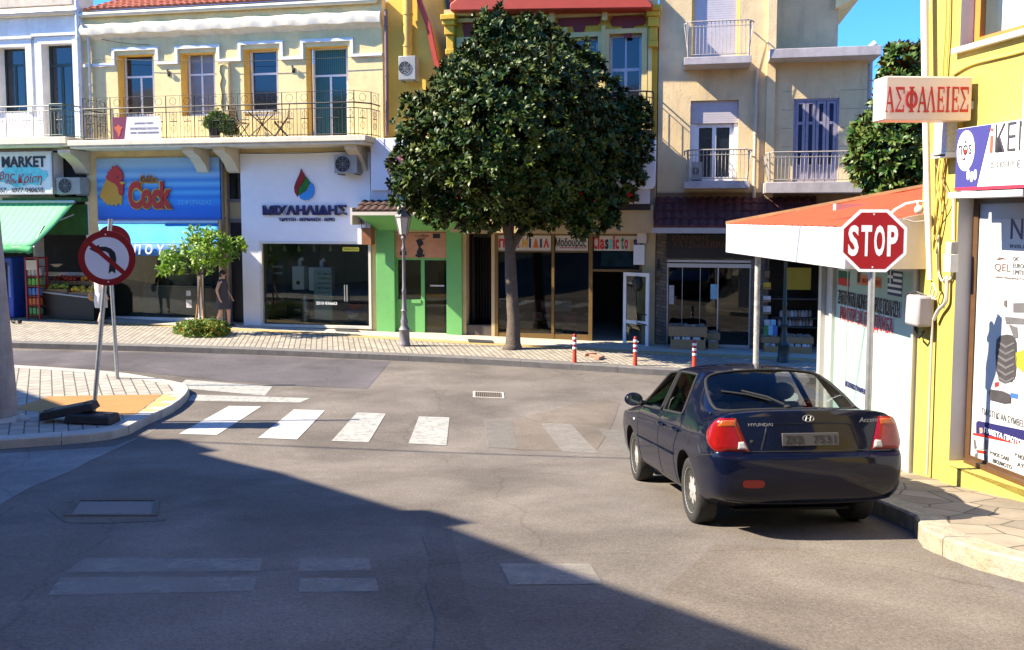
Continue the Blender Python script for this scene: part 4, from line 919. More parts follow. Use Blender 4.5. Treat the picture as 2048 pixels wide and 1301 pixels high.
tile_roof(F, uY0+.2, uY1-.2, .55, cz(-6, 1100, .6), -4, cz(-6, 1100, .6)+2, parent=by)
for x0, x1, stem_ in [(924, 948, 0), (1012, 1050, 0), (1117, 1200, 1), (1221, 1291, 1)]:
    u0, u1, z0, z1 = F.rect(x0, 33, x1, 52, 0); c_ = .06; mb = fb(F); um = (u0+u1)/2
    pl = [(u0+c_, z0), (um-.16, z0), (um-.09, z0-.3), (um+.09, z0-.3), (um+.16, z0), (u1-c_, z0), (u1, z0+c_), (u1, z1-c_), (u1-c_, z1), (u0+c_, z1), (u0, z1-c_), (u0, z0+c_)]
    mb.prism(pl, dY, .02); mb.build('frieze_panel', darkred, by)
wf = M('pale_blue_frame', (.50,.56,.60), .5, .1, 6)
for h in (w1, w2, w3, w4_):
    mb = fb(F); frame_bars(mb, *h, -.22, -.16, .07, (.5,), (.36,), .08); um = (h[0]+h[1])/2; zt_ = h[3]-(h[3]-h[2])*.36
    mb.box(um-.02, um+.02, -.21, -.165, zt_, h[3]-.07)
    for zz_ in (h[2]+(zt_-h[2])*.33, h[2]+(zt_-h[2])*.66): mb.box(h[0]+.07, h[1]-.07, -.21, -.166, zz_-.015, zz_+.015)
    w_ = mb.build('window', wf, by); mb = fb(F); mb.box(h[0]+.03, h[1]-.03, -.2, -.19, h[2]+.03, h[3]-.03); mb.build('pane', pane_d, w_)
mb = fb(F); u0, u1 = cu(1212, .5), cu(1303, .5); z0 = cz(262, 1258, .5); mb.box(u0, u1, .0, .62, z0-.1, z0); bal = mb.build('balcony', M('balcony_dark', (.12,.10,.09), .8, .2, 4), by)
mb = fb(F); railing(mb, F, [(u0, .02), (u0, .45), (u0+.15, .6), (u1-.15, .6), (u1, .45), (u1, .02)], z0, .95, .1, False, .009); mb.build('railing', iron, bal)
# big white sign band
t = thing('shop_sign', 'long white fascia with red Greek toy shop letters, half hidden by the magnolia', 'sign', tuple(F.P(cu(1020, .3), .3, cz(340, 1020))))
mb = fb(F); u0, u1, z0, z1 = F.rect(741, 272, 1311, 380, .42); c_ = .12
mb.prism([(u0, z0), (u1-c_, z0), (u1-.03, z0+.03), (u1, z0+c_), (u1, z1-c_), (u1-.03, z1-.03), (u1-c_, z1), (u0, z1)], .0, .42); mb.build('panel', wpan, t, bevel=.02)
mb = fb(F); u0, u1, z0, z1 = F.rect(741, 380, 1300, 409, .36); mb.box(u0, u1, .0, .36, z0, z1); mb.build('lower_band', M('sign_band', (.66,.63,.66), .5, .05, 3), t, bevel=.01)
text('ΠΑΙΧΝΙΔΙΑ', 'lettering', M('red_letter', (.60,.012,.012), .4, 0), t, F, *F.rect(905, 379, 1278, 403, .36), .365, .08, .06)
mb = fb(F); uc, zc0 = F.at(805, 330, .42); mb.prism([(uc+.45*math.cos(a*.2618), zc0+.5*math.sin(a*.2618)) for a in range(24)], .42, .43); mb.build('emblem', M('pink_print', (.55,.22,.20), .5, .2, 2.5), t)
# cream soffit over the toy shop
mb = fb(F); mb.box(cu(906), cu(1308), -.0, .30, cz(466, 1100, .2), cz(411, 1100, .2)); mb.build('fascia', M('fascia_tan', (.58,.43,.24), .75, .1, 3, .1, stain=.3, stain_col=(.3,.2,.1)), by)
mb = fb(F); mb.box(cu(912), cu(1302), .28, .36, cz(421, 1100, .3), cz(410, 1100, .3)); mb.build('fascia_rail', iron, by)
# green shop
green = M('green_paint', (.15,.43,.13), .6, .08, 2, .06, 30, stain=.15, stain_col=(.05,.2,.05))
t = thing('green_shop', 'small green painted shopfront with pink sign and dark door', 'shop', base(F, cu(840)))
zb0 = gz(F, 5)-.35
mb = fb(F)
for x0, x1 in ((752, 789), (893, 924)): mb.box(cu(x0), cu(x1), -.3, .06, zb0, cz(458, 840))
mb.build('pillar', green, t, bevel=.01)
mb = fb(F); u0, u1 = cu(738), cu(925); zt_, zl2 = cz(431, 830, .9), cz(459, 840)
mb.prism([(u0+.1, zl2), (u1, zl2), (u1, zt_), (u0, zt_)], -.02, .08)
a = [mb.p(u, d, z) for u, d, z in ((u0, .95, zt_), (u1, .95, zt_), (u1, .081, zl2-.03), (u0+.3, .081, zl2-.03))]; mb.fi(a); a2 = [mb.p(u, d, z) for u, d, z in ((u0, .95, zt_+.01), (u1, .95, zt_+.01), (u1, .085, zl2+.3), (u0+.3, .085, zl2+.3))]; mb.fi(a2)
mb.build('soffit', green, t)
mb = fb(F); mb.box(u0-.1, u1+.05, .90, .99, zt_, zt_+.09); mb.box(u1+.02, u1+.10, .0, .95, zt_-.0, zt_+.08); mb.box(u0-.16, u0-.1, .1, .99, zt_-.25, zt_+.2); mb.build('gutter', M('gutter_beige', (.62,.56,.46), .5, .1, 4), t)
tile_roof(F, u0-.05, u1+.12, .96, zt_+.09, .4, zt_+.38, .2, .3, M('pent_tiles', (.065,.032,.024), .85, .5, 8, .3, 40), 'pent_roof', t)
sp_ = F.rect(789, 466, 893, 516, -.05)
mb = fb(F); mb.box(sp_[0], sp_[1], -.12, -.05, sp_[2], sp_[3]); sg = mb.build('sign_board', M('pink_board', (.58,.26,.14), .6, .2, 3), t)
for s_, rc in [('Coffee', (830, 470, 858, 474)), ('to go', (836, 476, 851, 480))]: text(s_, 'lettering', blk, sg, F, *F.rect(*rc, -.05), -.048, .004, .0)
mb = fb(F); uc, zc0 = F.at(839, 497, -.05); mb.prism([(uc-.10, zc0+.22), (uc+.05, zc0+.26), (uc+.12, zc0+.12), (uc+.02, zc0+.04), (uc+.11, zc0-.06), (uc+.06, zc0-.24), (uc-.04, zc0-.26), (uc-.08, zc0-.1), (uc-.02, zc0+.02)], -.048, -.04); mb.build('emblem', blk, sg)
for rc in ((866, 468, 880, 477), (800, 503, 813, 511), (831, 509, 849, 514)): mb = fb(F); q = F.rect(*rc, -.05); mb.box(q[0], q[1], -.048, -.042, q[2], q[3]); mb.build('plate', blk, sg)
uw = cu(842)
mb = fb(F); mb.box(gA[0], gA[1], -.2, -.1, cz(521, 840), cz(515, 840)); mb.box(uw-.05, uw+.05, -.2, -.1, zb0, cz(521, 840)); mb.box(gA[0], gA[0]+.05, -.2, -.1, zb0, cz(521, 840)); mb.box(gA[0]+.05, uw-.05, -.2, -.08, cz(607, 815), cz(600, 815)); mb.box(gA[1]-.03, gA[1], -.2, -.1, zb0, cz(521, 840)); mb.build('window_frame', green, t)
mb = fb(F); mb.box(gA[0]+.05, uw-.05, -.19, -.11, zb0, cz(607, 815)); mb.build('panel', green, t)
mb = fb(F); mb.box(gA[0]+.05, uw-.05, -.16, -.15, cz(600, 815), cz(521, 840)); mb.build('window', glass_d, t)
mb = fb(F); mb.box(uw+.05, gA[1]-.03, -.17, -.16, gz(F, 5)-.05, cz(521, 840)); d_ = mb.build('door', glass_d, t)
mb = fb(F); mb.box(uw+.2, uw+.6, -.15, -.13, cz(574, 860), cz(571, 860)); mb.build('handle', alu, d_)
mb = fb(F); mb.box(gA[0], gA[1], -.35, .0, zb0, gz(F, 5)-.06); mb.build('doorstep', M('step', (.30,.24,.18), .8, .15, 5), t)
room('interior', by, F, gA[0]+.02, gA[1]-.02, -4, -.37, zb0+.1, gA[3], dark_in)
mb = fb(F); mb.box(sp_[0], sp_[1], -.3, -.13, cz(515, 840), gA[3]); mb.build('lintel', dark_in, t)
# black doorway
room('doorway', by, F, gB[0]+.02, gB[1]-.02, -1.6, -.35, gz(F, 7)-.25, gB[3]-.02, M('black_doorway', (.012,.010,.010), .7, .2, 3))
mb = fb(F); mb.box(gB[0], gB[1], -.34, -.05, gz(F, 7)-.4, gz(F, 7)+.28); mb.build('step', M('brown_step', (.10,.08,.065), .8, .2, 4), by)
mb = fb(F); u0, u1 = gB[0]+.03, gB[1]-.03; z0, z1 = gz(F, 7)+.28, gB[3]-.05
for k in range(7): u = u0+.08+(u1-u0-.16)*k/6; mb.tube([(u, -.6, z0+.1), (u, -.6, z1-.1)], .008, 5)
mb.box(u0, u0+.06, -.64, -.58, z0, z1); mb.box(u1-.06, u1, -.64, -.58, z0, z1); mb.box(u0, u1, -.64, -.58, z1-.06, z1); mb.build('iron_door', iron, by)
# toy shop
t = thing('toy_shop', 'toy shopfront with brown framed windows and coloured letter boards', 'shop', base(F, cu(1130)))
brownf = M('bronze_frame', (.20,.12,.04), .45, .12, 6, metal=.3)
zs = gz(F, 9)-.2; zt_ = gC[3]; zbd = cz(504, 1130)
mb = fb(F); 
for px, w_ in ((992, .09), (1106, .07), (1182, .10), (1283, .07)): u = cu(px); mb.box(u-w_/2, u+w_/2, -.16, -.02, zs, zt_)
ua, ub, uc_, ud_ = cu(992)+.045, cu(1106), cu(1182), cu(1283)-.035
mb.box(ua, ud_, -.16, -.04, zt_-.05, zt_); mb.box(ua, uc_-.05, -.16, -.05, zbd-.02, zbd+.02); mb.box(uc_+.05, ud_, -.16, -.05, cz(542, 1230)-.03, cz(542, 1230)+.03); mb.box(ua, uc_-.05, -.16, -.03, zs, gz(F, 8)+.12)
mb.build('frame', brownf, t)
def signb(x0, x1, mat=white_m):
    u0, u1, z0, z1 = F.rect(x0, 471, x1, 502, -.06); mb = fb(F); mb.box(u0, u1, -.10, -.06, z0, z1); return mb.build('sign_board', mat, t)
sw = M('sign_board_white', (.62,.58,.55), .5, .06, 4)
b1, b2, b3 = signb(996, 1102, sw), signb(1111, 1176, sw), signb(1188, 1280, sw)
cl = [redl, navy, M('green_letter', (.03,.25,.05), .5, 0), redl, M('yellow_letter', (.70,.35,.02), .5, 0), navy, M('orange_letter', (.65,.16,.02), .5, 0), navy, redl]
for k, ch in enumerate('ΠΑΙΧΝΙΔΙΑ'):
    x = [998, 1011, 1024, 1031, 1044, 1058, 1066, 1080, 1087][k]; w_ = 4 if ch == 'Ι' else 11
    text(ch, 'lettering', cl[k], b1, F, *F.rect(x, 478, x+w_, 496, -.06), -.058, .008, .05)
text('Μοδούρας', 'lettering', blk, b2, F, *F.rect(1111, 476, 1173, 498, -.06), -.058, .006, .02)
mb = fb(F); q = F.rect(1120, 495.5, 1170, 497, -.06); mb.box(q[0], q[1], -.058, -.052, q[2], q[3]); mb.build('underline', redl, b2)
cl2 = [redl, navy, redl, cyanl, redl, redl]
for k, (ch, x0, x1) in enumerate([('C', 1187, 1195), ('l', 1196, 1199), ('a', 1200, 1209), ('s', 1210, 1217), ('s', 1218, 1225), ('i', 1226, 1230), ('c', 1231, 1238), ('t', 1242, 1248), ('o', 1249, 1256), ('y', 1258, 1266), ('s', 1267, 1274)]):
    tall = ch in 'Clti'; text(ch, 'lettering', [redl, redl, redl, blk, cyanl, redl, redl, cl[2], redl, goldy, navy][k], b3, F, *F.rect(x0, 472 if tall else 479, x1, 503 if ch == 'y' else 499, -.06), -.058, .008, .03)
mb = fb(F)
for a, b_, z0 in ((ua, ub-.035, gz(F, 8)+.12), (ub+.035, uc_-.05, gz(F, 8)+.12)): mb.box(a, b_, -.1, -.09, z0, zbd-.02)
mb.build('shop_window', glass_d, t)
mb = fb(F); mb.box(uc_+.05, ud_, -.1, -.09, cz(542, 1230)+.03, cz(504, 1230)); mb.build('transom_pane', glass_d, t)
q = F.rect(1202, 505, 1270, 533, -.2); mb = fb(F); mb.box(q[0], q[1], -.22, -.2, q[2], q[3]); po = mb.build('poster', M('blue_poster', (.12,.36,.50), .5, .5, 3), t)
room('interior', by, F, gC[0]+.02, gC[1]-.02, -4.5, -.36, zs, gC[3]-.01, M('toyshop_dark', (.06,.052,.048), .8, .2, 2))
# open white glazed door
td = Fr(*F.P(cu(1249, .05), .05, 0)[:2], F.deg-30)
wdoor = td.at(1298, 600, 0)[0]
mb = MB(td.P); z0, z1 = gz(F, 11)-.08, td.at(1255, 545, 0)[1]; frame_bars(mb, .0, wdoor, z0, z1, -.02, .02, .09, (), (.66,)); d_ = mb.build('door', white_m, t)
mb = MB(td.P); mb.box(.09, wdoor-.09, -.005, .0, z0+.09, z1-.09); mb.build('pane', glass_s, d_)
mb = MB(td.P); zm_ = z0+(z1-z0)*.40; mb.tube([(wdoor-.05, .03, zm_+.1), (wdoor-.28, .07, zm_+.12), (wdoor-.32, .07, zm_-.12), (wdoor-.05, .03, zm_-.16)], .016, 6); mb.build('handle', black, d_)
mb = MB(td.P); mb.ball((wdoor*.55, .05, z1-.28), .13, .06, .2); o = mb.build('bag', black, None, smooth=True); tag(o, 'dark oval bag hung on the open white shop door', 'bag')
mb = MB(td.P); mb.box(wdoor*.5, wdoor-.1, -.03, -.02, z0+.9, z1-.2); mb.build('poster', M('door_poster', (.42,.38,.20), .6, .3, 3), d_)
ac_unit('speaker_box', 'x', F, 1, 1, 2, 2, 0, .1) if False else None
t2 = thing('shutter_box', 'white vertical shutter box beside the open toy shop door', 'box', tuple(F.P(cu(1277), .05, cz(530, 1277))))
mb = fb(F); q = F.rect(1267, 490, 1289, 530, .12); mb.box(q[0], q[1], .005, .12, q[2], q[3]); mb.build('casing', white_m, t2, bevel=.01)
mb = fb(F); q = F.rect(1274, 462, 1293, 487, .12); mb.box(q[0], q[1], .005, .10, q[2], q[3]); mb.build('cover', sw, t2, bevel=.01)
# toys in the window
pinkm = M('pink_plastic', (.50,.04,.20), .45, .15, 6); paleb = M('pale_box', (.55,.52,.50), .5, .3, 5); skyb = M('sky_box', (.25,.50,.62), .5, .4, 5)
zd = gz(F, 9)-.02
def toy_box(label, x0, y0, x1, y1, d, mat, m2):
    u0, u1, z0, z1 = F.rect(x0, y0, x1, y1, d); t = thing('toy_box', label, 'box', tuple(F.P((u0+u1)/2, d, z0)), 'boxed toys in the toy shop window')
    mb = fb(F); mb.box(u0, u1, d-.14, d, z0, z1); mb.build('box', mat, t, bevel=.005)
    mb = fb(F); mb.box(u0+.04, u1-.04, d+.001, d+.004, z0+(z1-z0)*.3, z1-.04); mb.build('printed_front', m2, t)
toy_box('pink toy box on the upper window shelf', 1080, 601, 1098, 622, -.5, pinkm, paleb); toy_box('pale blue boxed toy standing tall in the window', 1108, 601, 1142, 624, -.6, paleb, skyb)
toy_box('brown toy carton left on the window shelf', 1036, 625, 1049, 642, -.5, M('carton', (.40,.26,.14), .7, .2, 6), paleb); toy_box('cream toy carton in the middle of the window shelf', 1066, 625, 1084, 643, -.5, paleb, pinkm)
toy_box('flat white toy box low in the window', 1108, 646, 1121, 654, -.4, paleb, skyb)
toy_box('dusky pink toy box leaning by the shelf', 1086, 626, 1102, 640, -.45, M('dusty_pink', (.30,.12,.12), .6, .3, 5), paleb)
u0, u1, z0, z1 = F.rect(1030, 643, 1104, 646, -.4); 
t = thing('display_shelf', 'low dark display shelf behind the toy shop glass', 'shelf', tuple(F.P((u0+u1)/2, -.5, zd)))
mb = fb(F); mb.box(u0, u1, -.7, -.36, z0, z1); mb.build('shelf_board', M('shelf_wood', (.14,.10,.07), .6, .2, 6), t)
for u in (u0+.03, u1-.03): mb = fb(F); mb.box(u-.02, u+.02, -.68, -.4, zd, z0); mb.build('leg', iron, t)
def toy_pram(label, px, py0, py1, d):
    u, z0 = F.at(px, py1, d); _, z1 = F.at(px, py0, d); h = z1-z0; t = thing('toy_pram', label, 'toy', tuple(F.P(u, d, z0)), 'toy prams in the toy shop window')
    mb = fb(F); mb.prism([(u-.2, z0+h*.5), (u+.2, z0+h*.5), (u+.24, z0+h*.95), (u+.05, z0+h), (u-.24, z0+h*.8)], d-.15, d+.1); mb.build('body', pinkm, t, bevel=.02)
    mb = fb(F); mb.tube([(u-.2, d+.1, z0+.03), (u+.2, d+.1, z0+h*.5)], .012, 5); mb.tube([(u+.2, d+.1, z0+.03), (u-.2, d+.1, z0+h*.5)], .012, 5); mb.build('chassis', white_m, t)
    for s_ in (-.2, .2): mb = fb(F); mb.tube([(u+s_, d+.08, z0+.05), (u+s_, d+.13, z0+.05)], .05, 10); mb.build('wheel', paleb, t)
toy_pram('pink toy pram low at the left of the toy window', 1049, 653, 672, -.35)
def toy_chair(label, px, py0, py1, d):
    u, z0 = F.at(px, py1, d); _, z1 = F.at(px, py0, d); h = z1-z0; t = thing('toy_chair', label, 'chair', tuple(F.P(u, d, z0)))
    mb = fb(F); mb.box(u-.16, u+.16, d-.02, d+.01, z0+h*.55, z1); mb.build('backrest', pinkm, t, bevel=.01)
    mb = fb(F); mb.box(u-.17, u+.17, d, d+.28, z0+h*.38, z0+h*.46); mb.build('seat', M('pink_seat', (.60,.22,.32), .5, .1), t, bevel=.01)
    for s_ in (-.17, .17):
        for dd in (0, .26): mb = fb(F); mb.tube([(u+s_*1.1, d+dd, z0), (u+s_, d+dd, z0+h*.42)], .013, 5); mb.build('leg', white_m, t)
toy_chair('pink child chair with pale legs in the toy shop window', 1140, 630, 674, -.45)
# ================================================================ beige house
bb = bld('apartment_house', 'beige two storey house with small balconies and a flat roofed wing', 'building', 1500)
uB0, uB1, uB2 = cu(1314), cu(1545), cu(1728)
lil = M('lilac_slab', (.42,.38,.38), .8, .15, 4, .2, stain=.5, stain_col=(.2,.16,.15))
hU = F.rect(1384, -120, 1480, 113); hL = F.rect(1380, 201, 1476, 362); hR = F.rect(1586, 197, 1677, 364)
zw = cz(124, 1640); zl0 = cz(440, 1500)
gI1 = (cu(1336), cu(1505), -.5, cz(520, 1420)); gI2 = (cu(1541), cu(1650), -.5, cz(520, 1580))
mb = fb(F); mb.holed(uB0, uB1, zl0, 13.5, [hU, hL], 0, .3); mb.holed(uB1+.001, uB2, zl0, zw, [hR], -.01, .3)
mb.box(uB0, uB0+.3, -8, -.3, zl0, 13.5); mb.box(uB1-.3, uB1, -8, -.3, zw, 13.5); mb.box(uB2-.3, uB2, -8, -.31, -.6, zw); mb.box(uB0, uB2, -8.2, -8, -.6, zw)
ur = cu(1667, -1.3)
mb.box(uB1, ur, -7, -1.3, zw+.1, 13.5)
mb.build('wall', beige_pl, bb)
jm_ = M('joint_grey', (.40,.32,.21), .9, .1)
for z in [zl0+.45*k for k in range(1, 9)]:      # incised joints of the render
    for a, b_ in ((uB1+.18, hR[0]-.02), (hR[1]+.02, uB2)):
        if z < zw-.3: mb = fb(F); mb.box(a, b_, -.02, -.0065, z-.008, z+.008); mb.build('render_joint', jm_, bb)
mb = fb(F); mb.box(cu(1528), cu(1545)-.002, 0, .12, zl0, 13.5); mb.build('pilaster', beige_pl, bb)
mb = fb(F); q = F.rect(1540, 112, 1763, 133, .7); mb.box(q[0], q[1], -3, .7, zw, zw+.22); mb.build('roof_slab', lil, bb, bevel=.01)
mb = fb(F); q = ur; mb.box(uB1, ur+.5, -7, -.8, 12.2, 12.4); mb.prism([(ur-.1, cz(14, 1690, -1)), (ur+.55, cz(-12, 1690, -1)), (ur+.55, 12.2), (ur-.1, 12.2)], -6, -1.1); mb.build('eave', cream_pl, bb)
# shutters and windows
shm = M('roller_shutter', (.50,.46,.48), .6, .06, 5)
def roller(par, q, d, name='roller_shutter'):
    mb = fb(F); z = q[2]
    while z < q[3]-.01: mb.box(q[0], q[1], d-.02, d, z, min(q[3], z+.05)); mb.box(q[0], q[1], d-.02, d-.006, z+.05, min(q[3], z+.056)); z += .056
    return mb.build(name, shm, par)
roller(bb, (hU[0]+.06, hU[1]-.06, hU[2], hU[3]), -.12)
mb = fb(F); mb.box(hU[0], hU[0]+.06, -.16, -.08, hU[2], hU[3]); mb.box(hU[1]-.06, hU[1], -.16, -.08, hU[2], hU[3]); mb.build('shutter_rail', yellow_rev, bb)
zs_ = cz(246, 1430)
roller(bb, (hL[0]+.005, hL[1]-.005, zs_, hL[3]-.002), -.10)
mb = fb(F); frame_bars(mb, hL[0]+.12, hL[1]-.1, hL[2], zs_, -.26, -.2, .10, (.5,)); mb.box(hL[0], hL[0]+.12, -.28, -.14, hL[2], zs_); mb.box(hL[1]-.1, hL[1], -.28, -.14, hL[2], zs_); w_ = mb.build('window', white_m, bb)
mb = fb(F); mb.box(hL[0]+.15, hL[1]-.13, -.24, -.23, hL[2]+.03, zs_); mb.build('pane', pane_d, w_)
shp = M('lilac_shutter', (.27,.25,.33), .6, .15, 7, stain=.3); shd = M('lilac_shutter_dark', (.06,.06,.09), .7, .2, 8)
mb = fb(F); u0, u1, z0, z1 = hR; lv = []
for k in range(4):
    a = u0+.05+(u1-u0-.1)*k/4+.008; b_ = u0+.05+(u1-u0-.1)*(k+1)/4-.008
    frame_bars(mb, a, b_, z0, z1-.06, -.1, -.05, .065, (), (.27, .80), .07)
    H_ = z1-.06-z0
    for za, zb_ in ((z0+H_*.76, z1-.13), (z0+H_*.23, z0+H_*.70)):
        z = za; mb2 = fb(F); lv.append(mb2)
        while z < zb_: mb2.face([(a+.06, -.065, z), (b_-.06, -.065, z), (b_-.06, -.09, z+.04), (a+.06, -.09, z+.04)]); z += .045
    mb.box(a+.06, b_-.06, -.09, -.07, z0+.05, z0+H_*.18)
mb.box(u0, u0+.05, -.14, -.03, z0, z1); mb.box(u1-.05, u1, -.14, -.03, z0, z1); mb.box(u0, u1, -.14, -.03, z1-.055, z1)
sh = mb.build('shutter', shp, bb); [q_.build('louvre', shd, sh) for q_ in lv]; mb = fb(F); mb.box(u0, u1, -.25, -.2, z0, z1); mb.build('backing', dark_in, sh)
def small_balcony(x0, x1, yt, yb, ytop, d1, fold=True, nm='balcony'):
    mb = fb(F); q = F.rect(x0, yt, x1, yb, d1); mb.box(q[0], q[1], .003, d1, q[2], q[3]); b_ = mb.build(nm, lil, bb, bevel=.01)
    mb = fb(F); zt_ = F.at((x0+x1)/2, ytop, d1)[1]; h = zt_-q[3]; a, c = q[0]+.10, q[1]-.06; o_ = .10
    mb.tube([(a-o_, .02, zt_-.06), (a-o_, d1-.1, zt_-.02), (a+.05, d1+.05, zt_), (c-.05, d1+.05, zt_), (c+o_, d1-.1, zt_-.02), (c+o_, .02, zt_-.06)], .018, 5)
    mb.tube([(a, .02, q[3]+.06), (a, d1-.04, q[3]+.06), (c, d1-.04, q[3]+.06), (c, .02, q[3]+.06)], .012, 5); mb.tube([(a, d1+.03, zt_-.12), (c, d1+.03, zt_-.12)], .010, 5)
    n_ = int((c-a)/.085)
    for k in range(n_+1): u = a+(c-a)*k/n_; mb.tube([(u, d1-.04, q[3]+.06), (u, d1+.03, zt_-.12), (u, d1+.045, zt_)], .008, 4)
    for k in range(1, 7):
        for s_, uu, oo in ((0, a, -o_), (1, c, o_)): d = d1*k/7; mb.tube([(uu, d-.02, q[3]+.06), (uu+oo, d, zt_-.04)], .008, 4)
    for uu, oo in ((a, -o_), (c, o_)): mb.tube([(uu, d1-.04, q[3]), (uu+oo*.3, d1+.03, zt_)], .02, 5)
    mb.build('railing', iron_w, b_); return b_
small_balcony(1368, 1503, 113, 128, 43, .85); small_balcony(1368, 1500, 362, 377, 300, .85); small_balcony(1531, 1752, 364, 386, 304, .8)
mb = fb(F); mb.box(uB0, uB2, -.02, .06, zl0-.02, cz(384, 1500)-.02); mb.build('ledge', M('stained_ledge', (.20,.12,.06), .85, .25, 3, stain=.6), bb)
ac_unit('air_conditioner', 'slatted air conditioner on the lower small balcony of the beige house', F, 1383, 324, 1404, 361, .35, .7)
downpipe('drainpipe', 'beige drainpipe down the middle of the beige house', F, 1513, 140, 398, .08, .045, M('beige_pipe', (.56,.47,.34), .6, .1, 5))
downpipe('drainpipe', 'steel flue pipe at the right edge of the beige house behind the red roof', F, 1739, 96, 330, -.6, .09, M('flue_grey', (.40,.40,.46), .5, .1, 5), (.14, 0, .1))
# ---------------- grocery under the beige house
t = thing('grocery_shop', 'dim stone faced grocery with tiled canopy and brown Greek lettering', 'shop', base(F, cu(1420)))
stonem = pavers('stone_cladding', (.22,.17,.12), (.14,.11,.08), (.05,.04,.03), .34, .09, 0, .5, .006, .6)
n, l, b = nodes_of(stonem); mp = [x for x in n if x.type == 'MAPPING'][0]; mp.inputs['Rotation'].default_value = (R(90), 0, R(F.deg))
zs = gz(F, 13)-.4
mb = fb(F); mb.holed(uB0, uB2, -.6, zl0-.001, [gI1, gI2], -.002, .3); mb.build('wall', stonem, t)
zg1, zg2 = cz(404, 1420, .2), cz(456, 1420, 1.0)
tile_roof(F, cu(1309, .8), cu(1640, .8), 1.0, zg2, .0, zg1+.12, .21, .3, tile_d, 'canopy', t)
mb = fb(F); mb.box(cu(1304, .98), cu(1640, .98), .93, 1.02, cz(467, 1380, 1), zg2-.0); mb.build('gutter', M('gutter_grey', (.40,.37,.35), .6, .1, 5), t)
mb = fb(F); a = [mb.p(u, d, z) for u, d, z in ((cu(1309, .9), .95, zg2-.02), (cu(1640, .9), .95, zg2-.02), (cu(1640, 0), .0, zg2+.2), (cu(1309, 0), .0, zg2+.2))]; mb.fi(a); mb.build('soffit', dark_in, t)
mb = fb(F); q = F.rect(1333, 470, 1508, 517, .06); mb.box(q[0], q[1], .0, .06, q[2], q[3]); sgn = mb.build('sign_board', M('sign_black', (.012,.010,.009), .5, .2, 4), t)
brl = M('brown_letter', (.13,.055,.035), .5, 0)
text('ΙΩΑΝΝΗΣ', 'lettering', brl, sgn, F, *F.rect(1345, 470, 1420, 482, .06), .063, .01, .0); text('ΧΑΤΖΗΛΑΒΡΑΣ', 'lettering', brl, sgn, F, *F.rect(1346, 484, 1462, 497, .06), .063, .01, .0); text('1965', 'lettering', brl, sgn, F, *F.rect(1465, 504, 1482, 509, .06), .063, .01, .0)
mb = fb(F); u0, u1 = gI1[0], gI1[1]; us = cu(1439)
mb.box(u0, u1, -.15, -.02, gI1[3]-.07, gI1[3]-.01); mb.box(u0, u1, -.12, .0, gI1[3]-.20, gI1[3]-.10); mb.box(u0, u0+.03, -.1, -.05, zs, gI1[3]-.2); mb.box(us-.015, us+.015, -.1, -.05, zs, gI1[3]-.2); mb.box(u1-.03, u1, -.1, -.05, zs, gI1[3]-.2); mb.box(us, u1, -.1, -.04, gz(F, 13)-.06, gz(F, 13)+.06)
for px in (1367, 1403): mb.box(cu(px)-.006, cu(px)+.006, -.1, -.06, zs, gI1[3]-.2)
mb.build('glazing_bar', alu, t)
mb = fb(F); mb.box(u0+.03, us-.015, -.08, -.072, zs, gI1[3]-.2); mb.build('shop_window', glass_d, t); mb = fb(F); mb.box(us+.015, u1-.03, -.08, -.072, gz(F, 13)+.06, gI1[3]-.2); mb.build('door', glass_d, t)
groc = M('grocery_interior', (.05,.045,.035), .8, .3, 2)
room('interior', t, F, u0, u1, -4, -.3, zs, gI1[3]-.02, groc); room('interior', t, F, gI2[0], gI2[1], -.9, -.3, zs, gI2[3]-.02, groc)
for px, py, w_, h_, m_ in [(1343, 590, 10, 38, paleb), (1428, 584, 14, 30, skyb)]:
    mb = fb(F); q = F.rect(px-w_/2, py-h_/2, px+w_/2, py+h_/2, -.06); mb.box(q[0], q[1], -.07, -.066, q[2], q[3]); mb.build('notice', m_, t)
for px, k in ((1317, 'left'), (1533, 'right')):
    u, z = F.at(px, 545, .1); lt = thing('wall_lantern', 'black wall lantern on the stone pier '+('beside the open toy shop door' if k == 'left' else 'behind the grey pole'), 'lamp', tuple(F.P(u, 0, z)), 'wall lanterns of the grocery')
    mb = fb(F); mb.tube([(u, .01, z+.28), (u, .10, z+.30), (u, .12, z+.1)], .014, 6); mb.box(u-.03, u+.03, 0, .02, z+.1, z+.34); mb.build('bracket', iron, lt)
    mb = fb(F); mb.lathe([(.02, .1), (.09, .04), (.08, -.12), (.03, -.16)], (u, .12, z), 8); mb.build('lantern', M('lantern_glass', (.10,.08,.05), .3, 0), lt)
mb = fb(F); q = F.rect(1573, 536, 1622, 580, -.25); mb.box(q[0], q[1], -.3, -.25, q[2], q[3]); mb.build('yellow_panel', M('yellow_panel', (.38,.26,.01), .6, .1, 4), t)
